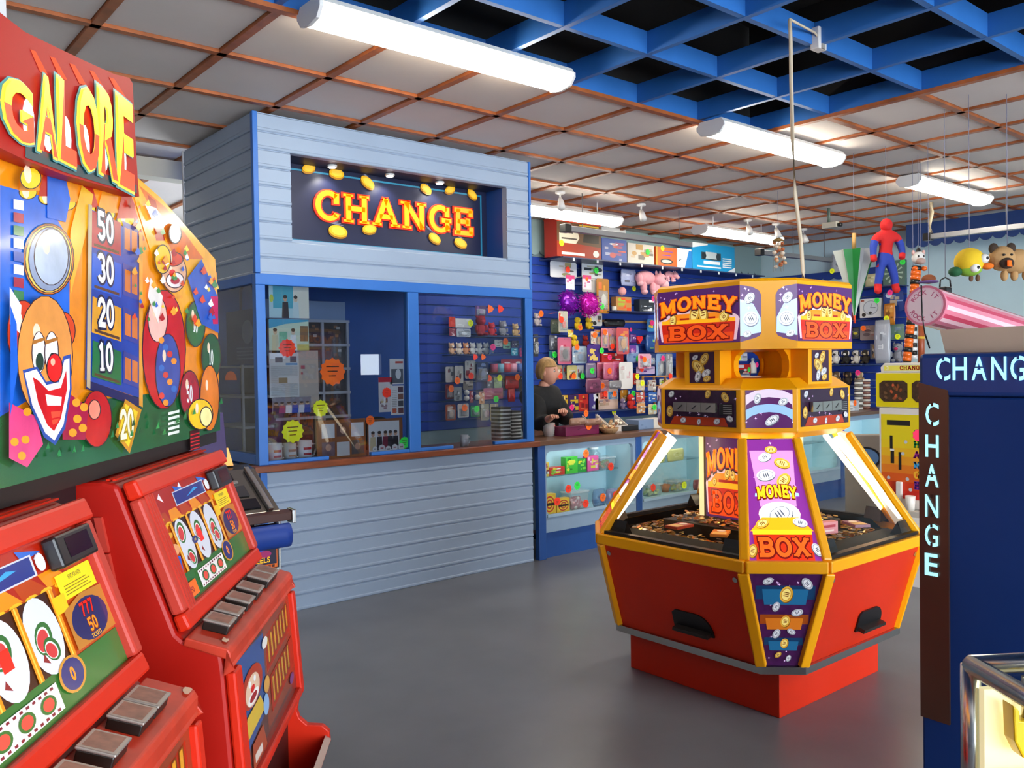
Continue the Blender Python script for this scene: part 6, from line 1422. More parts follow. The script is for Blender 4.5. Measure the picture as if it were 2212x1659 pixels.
S2 = wshelf(B, 1190, 1440, 884, 'long low shelf of cards behind the counter', .28)
for i, (x0, x1, c, cs, st_) in enumerate(((1198, 1212, '#e8b41c', ['#f0d03a', '#d8941c'], 'yellow'), (1212, 1227, '#e0b02a', ['#3a1c4a', '#f0d87a'], None), (1228, 1250, '#3a1c5a', ['#f0d03a', '#f4e08a', '#e8c02a'], 'pink'), (1250, 1271, '#d0281c', ['#e86a3a', '#f0b03a', '#8a1414'], None), (1273, 1293, '#4a3a86', ['#f2f2f6', '#d8d8e4', '#f4f4f8'], None))):
    carton(B, x0, 846, x1, 882, ('slim yellow chocolate box', 'gold chocolate box with purple print', 'purple box with yellow coins', 'red box with orange print', 'violet box with white cups')[i], c, cs, .05, st_, 'on the low card shelf', sp=(.3, .02 if i == 0 else .95), zb=S2, n=8)
# gift display: boards, figures, wooden rack
carton(B, 1286, 862, 1336, 912, 'cream arched sign board with a doll picture', '#e6c9b8', ['#c89a8a', '#5a4a6a', '#d8a890', '#a8885a'], .02, 'yellow', 'among the counter gifts', sp=(.8, .55), n=7, zb=S2)
rk_ = thing('wooden_rack', 'small wooden rack of key rings behind the counter', 'rack', tuple(B.fr() @ Vector((B.uv(1396, 900)[0], S2, .1)))); a, vt = B.uv(1373, 812); c, _ = B.uv(1421, 812); WD = pm('#b5814e', .5, var=.2)
for u_ in (a, (a+c)/2, c): MB(B.fr()).bx(u_-.008, u_+.008, S2, vt, .10, .125, WD).build('upright', rk_)
for f in (.03, .35, .68, .97): z = S2+(vt-S2)*f; MB(B.fr()).bx(a, c, z-.006, z+.006, .126, .16, WD).build('rail', rk_)
K_ = Face(1, 6.72)
for i, (x, y, c) in enumerate(((1383, 832, '#d8c4b0'), (1383, 858, '#c85a4a'), (1384, 882, '#e8a86a'), (1408, 832, '#b9b2aa'), (1409, 858, '#3a6ab8'), (1409, 884, '#e8d0a8'))):
    blister(K_, x-9, y-11, x+9, y+11, ('cream key ring card, top of the rack', 'red key ring card, middle of the rack', 'peach key ring card, foot of the rack', 'grey key ring card, top of the rack', 'blue key ring card, middle of the rack', 'straw key ring card, foot of the rack')[i], c, ['#f2ece0', '#8a5a4a', '#d0d8e0'], ('yellow', None, None, None, None, 'green')[i], 'in the wooden rack', 'key ring', bub=False, grp='key ring cards')
for i, (px, py, hh, c, c2, nm) in enumerate(((1362, 885, 34, '#c8241c', '#f0e4dc', 'red and white festive figure'), (1384, 893, 30, '#e0d4c8', '#c83a2a', 'cream festive figure with red hat'), (1345, 892, 26, '#7a6a8a', '#e8d8d0', 'mauve festive figure'))):
    plush(Face(1, 6.75), px, py, hh, nm, c, c2, 'standing behind the counter boxes', None, 0, 0, zb=S2)
# ---- goods on the counter
ZK = .9255
def onK(px, py): return onz(px, py, ZK)
CK = lambda py_y: Face(1, py_y)
p = onK(1186, 942); m = MB(); m.lathe([(.046, 0), (.052, .11), (.049, .11), (.044, .004)], (p.x, p.y, ZK), glassm('#f4f0ec', 1.4, film=.25), 18); tb = thing('sweet_tub', 'clear tub with red and white print at the booth end of the counter', 'tub', tuple(p)); m.build('tub', tb)
m = MB(); R = random.Random(5)
for k in range(14): m.ell((p.x+R.uniform(-.03, .03), p.y+R.uniform(-.03, .03), ZK+.015+.007*k), (.013, .013, .009), pm(R.choice(('#d84a2a', '#e8e0d4', '#c8b8a0')), .4), 8, 5)
o = m.build('sweets', tb); o['kind'] = 'stuff'
carton(CK(5.08), 1222, 918, 1294, 938, 'purple tray heaped with brown paper bags', '#7a1c4a', ['#a02a62', '#5a1238'], .16, 'orange', 'on the brown counter', sp=(.68, .1), n=3, zb=ZK)
u, v = CK(5.12).uv(1256, 908); pouch(CK(5.10), 1224, 903, 1258, 919, 'crumpled brown sweet bag', '#a07a64', ['#b89078', '#8a6450'], None, 'in the purple tray on the counter', hook=False, th=.06); pouch(CK(5.11), 1256, 904, 1292, 919, 'second crumpled brown sweet bag', '#98705c', ['#b08870', '#805a48'], None, 'in the purple tray beside the first', hook=False, th=.06)
p = onK(1331, 937); m = MB(); m.lathe([(.05, 0), (.075, .025), (.085, .05), (.08, .05), (.07, .03)], (p.x, p.y+.08, ZK), pm('#a8835a', .7, bump=.6, scale=60), 18); bk = thing('basket', 'round wicker basket of small sweets on the counter', 'basket', (p.x, p.y+.08, ZK)); m.build('basket_bowl', bk)
m = MB()
for k in range(26): a = R.uniform(0, 6.28); q = .055*math.sqrt(R.random()); m.ell((p.x+q*math.cos(a), p.y+.08+q*math.sin(a), ZK+.045+R.uniform(0, .015)), (.014, .01, .009), pm(R.choice(('#d8b07a', '#b0704a', '#f0dcc0')), .4), 7, 5)
o = m.build('sweets', bk); o['kind'] = 'stuff'
for x0, y0, x1, y1, s_, c, cs, d in ((1380, 913, 1412, 934, 'plain blue grey box', '#7f94b4', ['#6a80a0'], .16), (1413, 909, 1440, 930, 'cream lidded box', '#e4dccf', ['#d8d0c4'], .14), (1296, 927, 1318, 938, 'low black tray', '#1a1a1e', ['#34343a'], .1), (1348, 926, 1379, 937, 'second low black tray', '#16161a', ['#2c2c32'], .12)):
    carton(CK(5.10), x0, y0, x1, y1, s_, c, cs, d, None, 'on the brown counter', n=2, zb=ZK)
for i, (x0, x1, y0) in enumerate(((1286, 1316, 898), (1318, 1356, 896))):
    f5 = CK(5.13); a, b = f5.uv(x0, y0); c, _ = f5.uv(x1, y0); X = f5.fr(); t = thing('display_tray', uniq(('white slanted display tray of brown trinkets', 'cream slanted display tray of shell trinkets')[i]+' on the counter'), 'tray', tuple(X @ Vector(((a+c)/2, ZK, 0)))); bs = pm('#dccfc4', .6)
    for (q0, q1) in ((a, a+.006), (c-.006, c)): m = MB(X @ Matrix(((0, 0, 1, 0), (0, 1, 0, 0), (-1, 0, 0, 0), (0, 0, 0, 1)))); m.prism([(-.0, ZK), (.16, ZK), (.16, ZK+.15), (0, ZK+.05)], q0, q1, bs); m.build('tray_side', t)
    m = MB(X); m.bx(a+.0065, c-.0065, ZK, ZK+.05, -.006, 0, bs); m.build('tray_front', t); m = MB(X); m.bx(a+.0065, c-.0065, ZK, ZK+.006, -.16, -.0065, bs); m.build('tray_floor', t); m = MB(X)
    for k in range(16): m.ell((a+.02+(c-a-.04)*R.random(), ZK+.03+R.random()*.06, -.03-.1*R.random()), (.018, .015, .014), pm(R.choice(('#a87a4a', '#c8a070', '#e8d8c0', '#8a5a3a')), .6), 8, 5)
    o = m.build('trinkets', t); o['kind'] = 'stuff'
p = CK(5.30).uv(1266, 905); t = thing('pot_plant', 'small green artificial plant in a pot on the counter', 'plant', (p[0], 5.3, ZK)); m = MB(); m.lathe([(.03, 0), (.038, .05), (.034, .05)], (p[0], 5.3, ZK), pm('#6a7a8a', .5), 12); m.build('pot', t); m = MB()
for k in range(16): a = 2*math.pi*k/16; m.add([(p[0], 5.3, ZK+.05), (p[0]+.02*math.cos(a+.5), 5.3+.02*math.sin(a+.5), ZK+.08), (p[0]+.06*math.cos(a), 5.3+.06*math.sin(a), ZK+.09+.03*(k % 3)), (p[0]+.02*math.cos(a-.5), 5.3+.02*math.sin(a-.5), ZK+.08)], [(0, 1, 2, 3)], pm('#3a8a3a', .5))
m.build('leaves', t); pstar(CK(5.24), 1266, 893, 'orange', 'green counter plant', .03, 0)
# ---- sweets inside the first display case
C1 = Face(1, 5.12); ZF, ZG = .3185, .6125
def tub(fc, px0, py0, px1, py1, short, col, cols, where, zb, star=None, lid='#e8eef0', sp=(.5, .5)):
    u0, _ = fc.uv(px0, py0); u1, _ = fc.uv(px1, py0); h = fc.uv(px0, py0)[1]-fc.uv(px0, py1)[1]; W_ = u1-u0; X = fc.fr(); R = random.Random(seed())
    t = thing('sweet_tub', uniq(f'{short} {where}'), 'tub', tuple(X @ Vector(((u0+u1)/2, zb, -.06))))
    m = MB(X); k = W_*.06
    m.rings([[(u0+k, zb, -.11), (u1-k, zb, -.11), (u1-k, zb, -.01), (u0+k, zb, -.01)], [(u0, zb+h*.88, -.12), (u1, zb+h*.88, -.12), (u1, zb+h*.88, 0), (u0, zb+h*.88, 0)]], glassm('#f0f6f6', 1.35, film=.2), False); m.build('tub_body', t, bev=.004)
    m = MB(X); m.bx(u0-.004, u1+.004, zb+h*.881, zb+h, -.124, .004, glassm('#f4f8f8', 1.4, film=.45, filmcol=lid)); m.build('lid', t, bev=.004)
    m = MB(X)
    for i in range(22): m.ell((u0+k+.012+(W_-2*k-.024)*R.random(), zb+.012+h*.55*R.random(), -.1+.085*R.random()), (.02, .014, .014), pm(R.choice(cols), .4), 8, 5)
    o = m.build('sweets', t); o['kind'] = 'stuff'
    finish(t, fc, px0, py0, px1, py1, short, star, sp, .006)
IN = 'in the sweet display case'
carton(C1, 1222, 973, 1248, 1009, 'lime green sweet box', '#4ac83a', ['#f0f04a', '#2a8a2a'], .06, None, IN, zb=ZG); carton(C1, 1248, 977, 1267, 1006, 'darker green sweet box', '#2aa03a', ['#e8e83a', '#8ae04a'], .06, 'orange', IN, sp=(.9, .1), zb=ZG); carton(C1, 1269, 972, 1293, 1004, 'bright pink sweet box', '#e85a9a', ['#f0e04a', '#f8c0d8'], .06, None, IN, zb=ZG)
carton(C1, 1187, 998, 1220, 1016, 'red and yellow chew bar box', '#d83a2a', ['#f0d83a', '#f4f0e0', '#8ac83a'], .06, None, IN, zb=ZG, n=10); carton(C1, 1174, 985, 1186, 1016, 'narrow striped lolly box', '#e8c04a', ['#d83a3a', '#f4f0e8', '#3a3a3a'], .06, None, IN, zb=ZG)
p = Face(1, 5.232).uv(1284, 1040); m = MB(); m.lathe([(.05, 0), (.055, .01), (.055, .13), (.035, .15), (.035, .165)], (p[0], 5.232, ZG), glassm('#e4eef0', 1.4, film=.1), 18); m.lathe([(.038, .166), (.038, .185)], (p[0], 5.232, ZG), pm('#e8ecec', .4), 16); tag(m.build('sweet_jar'), 'empty clear sweet jar on the glass shelf', 'jar')
tub(C1, 1297, 1000, 1330, 1026, 'wide clear tub of orange jellies', '#f0f0f0', ['#e0703a', '#e8a06a', '#8ab04a'], IN, ZG, 'red', sp=(.65, .3))
pouch(C1, 1172, 1030, 1192, 1058, 'pink wrapped sweet bag', '#e85a86', ['#f08ab0', '#d83a5a'], None, IN, hook=False, zb=ZF); pouch(C1, 1196, 1034, 1226, 1060, 'pale pink sweet bag', '#f0a0a8', ['#f8d0d0', '#e06a7a'], 'red', IN, hook=False, sp=(.8, .8), zb=ZF); pouch(C1, 1228, 1034, 1250, 1062, 'crimson sweet bag', '#b03a4a', ['#e0a0a8', '#8a2a3a'], 'green', IN, hook=False, zb=ZF)
C2 = Face(1, 5.065)
def swirl(m, u, v, W_, H_):
    for k in range(6): m.oval((u+W_*.5, v+H_*.5), W_*(.48-.08*k), H_*(.48-.08*k), pm('#c83a2a' if k % 2 else '#f0c83a', .4), 20)
    m.rect(u+W_*.12, v+H_*.42, u+W_*.9, v+H_*.56, pm('#3a1c14', .4))
carton(C2, 1173, 1062, 1201, 1106, 'large swirl printed lolly box', '#e8b83a', [], .06, None, IN, n=0, extra=swirl, zb=ZF); carton(C2, 1203, 1074, 1231, 1104, 'smaller swirl printed lolly box', '#e8b83a', [], .06, 'red', IN, n=0, extra=swirl, sp=(.0, .3), zb=ZF)
tub(C2, 1233, 1058, 1272, 1098, 'white tub of pink sweets', '#f4f4f4', ['#f0b0b0', '#f4d8d0', '#e88a8a'], IN, ZF, 'red', sp=(.8, .75)); 
for i, (x0, x1, c, cs, st_) in enumerate(((1274, 1300, '#7aa0c8', ['#5a86b8', '#9abcdc'], 'orange'), (1302, 1328, '#a8a0c8', ['#c8b8e0', '#7a6aa8', '#8a4a5a'], 'red'), (1330, 1354, '#b8a8cc', ['#d8c8e4', '#8a5a7a', '#6a3a5a'], 'pink'))):
    pouch(C2, x0, 1052-3*i, x1, 1092-7*i, ('clear bag of blue sweets', 'clear bag of lilac sweets', 'clear bag of plum sweets')[i], c, cs, st_, IN, hook=False, clear=True, th=.07, zb=ZF)
C3 = Face(1, 5.10); IN2 = 'in the second display case'
carton(C3, 1390, 955, 1408, 985, 'black and white sweet box', '#22262a', ['#f0f0ec', '#d8e04a', '#8a8a8a'], .06, None, IN2, zb=ZG); pouch(C3, 1412, 985, 1432, 1008, 'yellow green sweet bag', '#d8d87a', ['#f0f0a0', '#a8b84a'], None, IN2, hook=False, zb=ZG); pouch(C3, 1438, 985, 1474, 1012, 'yellow tissue wrapped bag', '#e0dc8a', ['#f0ecb0', '#b0a850'], None, IN2, hook=False, zb=ZG)
p = C3.uv(1455, 1030); m = MB(); m.lathe([(.03, 0), (.05, .07), (.046, .07)], (p[0], 5.2, ZF), pm('#b0704a', .7), 14); tag(m.build('plant_pot'), 'small terracotta pot in the second display case', 'pot')
tub(C3, 1400, 1040, 1432, 1066, 'tub of green sweets', '#f0f0f0', ['#8ab04a', '#c8d88a'], IN2, ZF, 'red', sp=(.3, .5)); tub(C3, 1462, 1036, 1492, 1060, 'tub of yellow sweets', '#f0f0f0', ['#e0d86a', '#d0a04a'], IN2, ZF, 'yellow'); pouch(C3, 1494, 1034, 1508, 1056, 'dark red sweet bag', '#8a3a3a', ['#b06a6a', '#5a2020'], None, IN2, hook=False, zb=ZF)
# ---- seen through the booth's right window and beside its post
TH = 'seen through the booth window'
S3 = wshelf(B, 1020, 1150, 727, 'dark shelf of plush toys seen through the booth window'); S4 = wshelf(B, 968, 1062, 766, 'shelf of white figures seen through the booth window'); S5 = wshelf(B, 1056, 1140, 804, 'shelf of pink mugs seen through the booth window')
carton(B, 984, 688, 1018, 708, 'white and grey gift box', '#d9d6d2', ['#b9b6b2', '#f0eeea'], .06, 'yellow', TH, sp=(.95, .5), n=3); L_(B, 969, 684, 983, 706, 'red square card', '#d0301c', ['#e8503a'], None, TH, bub=False)
for px, hh, c, c2, nm in ((1038, 48, '#a8182c', '#c83048', 'big crimson plush bear'), (1062, 32, '#c01c30', '#e04a5a', 'small red plush bear'), (1086, 36, '#8a868c', '#b9b4ba', 'grey plush bear'), (1113, 30, '#c9a06a', '#e8cfa0', 'honey plush teddy bear')): plush(B, px, 727-hh/2, hh, nm, c, c2, TH, None, 1, 0, zb=S3)
for px, c in ((1072, 'orange'), (1094, 'red')): pstar(B, px, 666, c, 'slats above the '+('small red bear' if px < 1080 else 'grey bear'), .05, -.0985, 3, False)
pstar(B, 1116, 730, 'green', 'honey teddy shelf', .036, .21)
for i, (px, c) in enumerate(((975, '#e8b48a'), (991, '#f0dcc8'), (1006, '#e8a070'), (1021, '#f0ece4'), (1035, '#e9e4dc'), (1050, '#f2eee8'))): plush(B, px, 752, 27, ('peach', 'cream', 'orange tan', 'ivory', 'oatmeal', 'white')[i]+' little owl figure', c, '#f6f2ea', TH, None, 1, 0, zb=S4); 
for px, c in ((999, 'red'), (1016, 'orange')): pstar(B, px, 772, c, 'owl shelf under the '+('orange tan owl' if px < 1010 else 'ivory owl'), .036, .21, 3, False)
for i, (x0, x1, y0, c) in enumerate(((1068, 1085, 734, '#d8d4cc'), (1086, 1102, 738, '#8fc8a8'), (1105, 1120, 736, '#5a4a6a'))): L_(B, x0, y0, x1, y0+15, ('white', 'mint', 'purple')[i]+' little picture frame', c, ['#2a2a30', '#e8e4dc'], 'orange' if i == 1 else None, TH, 'picture frame', bub=False, sp=(.1, .0))
for i, px in enumerate((1064, 1078, 1092, 1106, 1120, 1133)):
    u, _ = B.uv(px, 780); c = ('#c84a6a', '#7ab0c0', '#d83a4a', '#e8a0b0', '#4a6ab0', '#d8d0cc')[i]; m = MB(); m.lathe([(.04, 0), (.042, .09), (.039, .09), (.037, .006)], (u, 6.88, S5), pm(c, .4), 14); m.tube([(u+.04, 6.88, S5+.075), (u+.062, 6.88, S5+.065), (u+.062, 6.88, S5+.03), (u+.041, 6.88, S5+.018)], .005, pm(c, .4), 6); tag(m.build('mug'), uniq(('rose', 'teal', 'red', 'blush', 'blue', 'stone')[i]+' mug in a row '+TH), 'mug', 'mugs behind the booth window')
L_(B, 1082, 776, 1136, 794, 'red sign card with white lettering loops', '#b01c3a', ['#f0ece8', '#e8e4e0', '#8ac0a0'], None, TH, bub=False)
for i, (x0, y0, x1, y1) in enumerate(((962, 792, 981, 826), (982, 790, 1000, 828), (1004, 779, 1027, 818))): L_(B, x0, y0, x1, y1, ('cream postcard pack', 'buff postcard pack', 'tall grey postcard pack')[i], '#cfc6bc', ['#8a2a3a', '#a8a098', '#5a5a60', '#e8e4dc'], (None, 'orange', 'red')[i], TH, bub=False, sp=(.1 if i == 1 else .4, .85)); 
L_(B, 1000, 822, 1022, 842, 'small brown trinket pack', '#8a7a70', ['#5a4a44', '#c8b8ac'], None, TH, bub=False); L_(B, 1044, 838, 1086, 862, 'wide pink purse pack', '#c85a78', ['#e89ab0', '#a83a5a'], 'green', TH, sp=(.55, 1.0), bub=False); L_(B, 1067, 814, 1083, 838, 'pale green card pack', '#b0c08a', ['#d8e0b8', '#7a8a5a'], 'yellow', TH, sp=(.5, .1), bub=False); L_(B, 1052, 816, 1066, 838, 'slate striped card pack', '#7a7a80', ['#d0d0d4', '#3a3a40'], 'red', TH, sp=(.0, .05), bub=False)
pouch(B, 1088, 812, 1118, 840, 'red rose shaped gift', '#c01c24', ['#e04a4a', '#8a1218'], 'orange', TH, sp=(.8, .1)); pouch(B, 1094, 838, 1110, 868, 'red tasselled pouch', '#b0181c', ['#d83a3a', '#7a1014'], None, TH)
for i, (px, py) in enumerate(((1004, 848), (1004, 860), (1027, 858))):
    u, v = B.uv(px, py); m = MB(B.fr()); m.ell((u, v, .03), (.028, .028, .028), pm('#e4ded6', .5), 12, 8); m.bx(u-.002, u+.002, v-.002, v+.002, -.099, .004, CHR); tag(m.build('ball_ornament'), ('upper white', 'lower white', 'lone white')[i]+' ball ornament in a cluster '+TH, 'ornament', 'white ball ornaments')
plush(B, 1160, 690, 30, 'grey and pink plush beside the booth post', '#a8a0a4', '#d8a0a8', 'hung on the slat wall', 'orange', 1, 0, (.1, -.4), sit=False); L_(B, 1152, 722, 1162, 770, 'dark framed card beside the booth post', '#3a3a3e', ['#e8e4dc', '#8a6a4a'], None)
# ---- right of the pusher, mostly on the side wall
Q = RW_; RWH = 'on the side wall slats'
S6 = wshelf(Q, 1800, 1955, 622, 'side wall shelf under the green fan tray'); S7 = wshelf(Q, 1790, 1880, 786, 'side wall shelf of black and white plush'); S8 = wshelf(Q, 1790, 1880, 832, 'side wall shelf of brown plush')
carton(Q, 1907, 566, 1955, 621, 'dark green tray with a fan of pale spokes', '#4a6a5e', [], .05, 'green', 'on the side wall shelf', n=0, zb=S6, sp=(.9, .0), extra=lambda m, u, v, W_, H_: [m.pol([(u+W_*.5+W_*.08*math.cos(a), v+H_*.5+H_*.08*math.sin(a)), (u+W_*.5+W_*.42*math.cos(a-.1), v+H_*.5+H_*.42*math.sin(a-.1)), (u+W_*.5+W_*.42*math.cos(a+.1), v+H_*.5+H_*.42*math.sin(a+.1))], pm('#a8c0a8', .5)) for a in [2*math.pi*i/12 for i in range(12)]])
pouch(Q, 1798, 548, 1830, 588, 'silver metallic gift bag', '#c8ccd0', ['#8a8e94', '#f0f2f4', '#4a4e54'], 'yellow', 'high on the side wall', sp=(.1, .95)); pouch(Q, 1870, 590, 1900, 620, 'gold tissue gift bag', '#d8cc9a', ['#f0e8c0', '#a89a6a'], None, 'on the side wall shelf', zb=S6, hook=False)
carton(Q, 1857, 645, 1903, 686, 'white boxed wall clock', '#e8e6e2', [], .06, 'green', 'on the side wall slats', n=0, sp=(.82, .1), extra=lambda m, u, v, W_, H_: (m.oval((u+W_*.52, v+H_*.52), W_*.36, H_*.38, pm('#a8aaae', .4), 24), m.oval((u+W_*.52, v+H_*.52), W_*.32, H_*.34, pm('#dcdee0', .4), 24), m.pol([(u+W_*.5, v+H_*.5), (u+W_*.54, v+H_*.5), (u+W_*.58, v+H_*.78)], pm('#3a3a3e', .4)), m.rect(u+W_*.52, v+H_*.5, u+W_*.75, v+H_*.53, pm('#3a3a3e', .4)), m.rect(u+W_*.06, v+H_*.86, u+W_*.22, v+H_*.94, pm('#b04a2a', .4)), m.oval((u+W_*.2, v+H_*.16), W_*.1, H_*.1, pm('#3a342c', .4)), m.oval((u+W_*.5, v+H_*.25), W_*.08, H_*.08, pm('#4a4a40', .4))))
L_(Q, 1908, 630, 1952, 672, 'blue moon light pack', '#1c3f8a', ['#8fb0dc', '#b8a890', '#d8e4f4', '#6a8ac0'], 'pink', RWH, sp=(.4, .05), bub=False); pouch(Q, 1911, 655, 1936, 702, 'orange furry slipper', '#d8882a', ['#8a5a1c', '#e8a84a'], 'yellow', RWH, sp=(.3, .7)); L_(Q, 1858, 703, 1898, 735, 'grey brown picture card', '#9a8a86', ['#b8706a', '#6a5a5a', '#c8b8b0'], 'orange', RWH, sp=(.25, .2), bub=False); L_(Q, 1924, 700, 1954, 734, 'green landscape card', '#7a9a8a', ['#a8c0b0', '#5a8a4a', '#8aa0b8'], 'yellow', RWH, sp=(.6, .8), bub=False); L_(Q, 1828, 708, 1856, 732, 'dark car print card', '#3a3a3c', ['#d8c83a', '#8a8a86', '#5a5a58'], None, RWH, bub=False)
plush(Q, 1838, 668, 50, 'red and cream plush monkey', '#8a2a28', '#e0cdb8', 'hung on the side wall', 'orange', 2, .02, (-.2, .2), sit=False)
for i, (px, c, c2) in enumerate(((1806, '#e8e4dc', '#2a2622'), (1828, '#2c2824', '#e8e2d8'), (1850, '#dcd6cc', '#3a342e'), (1870, '#3a322a', '#d8c8a8'))): plush(Q, px, 770, 32, ('white with black ears', 'black with white muzzle', 'cream with dark muzzle', 'dark brown with tan muzzle')[i]+' plush calf', c, c2, 'on the side wall shelf', None, 2, 0, zb=S7)
for i, (px, c, c2) in enumerate(((1808, '#8a6a48', '#d8c0a0'), (1832, '#3a2c22', '#a8845a'), (1858, '#b0946a', '#e8dcc0'))): plush(Q, px, 816, 32, ('mid brown', 'very dark brown', 'sandy brown')[i]+' plush dog', c, c2, 'on the lower side wall shelf', 'pink' if i == 2 else None, 2, 0, (0, -.35), zb=S8)
plush(Q, 1940, 760, 44, 'grey plush bear with a pink bow', '#9a9aa2', '#d8386a', 'on the side wall slats', None, 1, 0, sit=False)
pouch(Face(0, 10.2), 1893, 690, 1928, 785, 'long silver tinsel garland', '#b8bcc6', ['#e8ecf2', '#8a8e98', '#f4f6fa'], None, 'in clear wrap on the side wall', th=.08, cat='garland')
# twin jars and clear box at the counter end
for i, (px, py, c, c2, nm) in enumerate(((1855, 872, '#e4e0d8', '#6a625a', 'tall stack of black and white rock sticks'), (1871, 870, '#8a5a4a', '#e0d8cc', 'tall stack of brown sticks with white caps'))):
    P = ony(px, py, 5.22); P.z = ZK; t = thing('stick_stack', uniq(nm+' on the counter end'), 'sweets', tuple(P)); h = .36 
    for k in range(12): m = MB(); m.lathe([(.045, 0), (.05, .006), (.05, .020), (.045, .026)], (P.x, 5.22, ZK+.001+.030*k), pm(c if k % 2 == 0 else c2, .5), 14); m.build('stick_tier', t)
carton(Face(1, 5.10), 1828, 862, 1856, 884, 'clear box of silver trinkets', '#c4c8cc', ['#e8eaec', '#8a8e92', '#f0f2f4'], .1, 'orange', 'at the far end of the counter', sp=(.65, .4), zb=ZK)
# seen through the gap in the pusher's neck: back wall near the corner
carton(B, 1576, 787, 1622, 816, 'red box with a white toy car picture', '#c8281c', ['#e8e4e0', '#3a3a3e', '#f0c8b0'], .08, 'green', 'on the slat wall behind the pusher', sp=(.9, .4), n=9); L_(B, 1568, 760, 1578, 778, 'white tube toy', '#f0f0ec', ['#d8d8d4'], None, 'behind the pusher neck', bub=False); L_(B, 1590, 762, 1614, 780, 'silver knife shaped toy pack', '#c4c8ce', ['#8a8e94', '#e8eaee'], 'yellow', 'behind the pusher neck', sp=(.1, .6), bub=False)
u, v = B.uv(1630, 806); t = thing('spray_bottle', 'white pump bottle on the slat wall behind the pusher', 'bottle', tuple(B.fr() @ Vector((u, v, 0)))); m = MB(); m.lathe([(.05, 0), (.052, .01), (.052, .12), (.02, .15), (.02, .17)], (u, 6.93, v), pm('#d8d2cc', .4), 16); m.build('bottle_body', t); m = MB(); m.lathe([(.026, .171), (.022, .2), (.01, .21)], (u, 6.93, v), pm('#8a9aa0', .4), 12); m.build('pump', t); pstar(B, 1632, 788, 'pink', 'white pump bottle', .036, .024)
m = MB(B.fr()); a, _ = B.uv(1576, 800); c, _ = B.uv(1660, 800); m.bx(a, c, v-.014, v-.001, -.099, .1, pm('#2a3a6a', .4)); tag(m.build('wall_shelf'), 'short shelf behind the pusher neck holding the pump bottle', 'shelf'); plush(B, 1650, 790, 34, 'tan plush dog', '#a8804a', '#3a2c20', 'behind the pusher neck', None, 2, 0, zb=v)
for i, (x0, x1) in enumerate(((1460, 1480), (1482, 1500), (1502, 1524))): L_(B, x0, 770, x1, 812, ('orange toy pack', 'teal toy pack', 'white toy pack')[i], ('#d8783a', '#3a8a96', '#dcdad6')[i], ['#f0e0c0', '#c83a3a', '#3a4a6a'], ('pink', None, 'green')[i], 'half hidden behind the pusher', sp=(.5, .6))
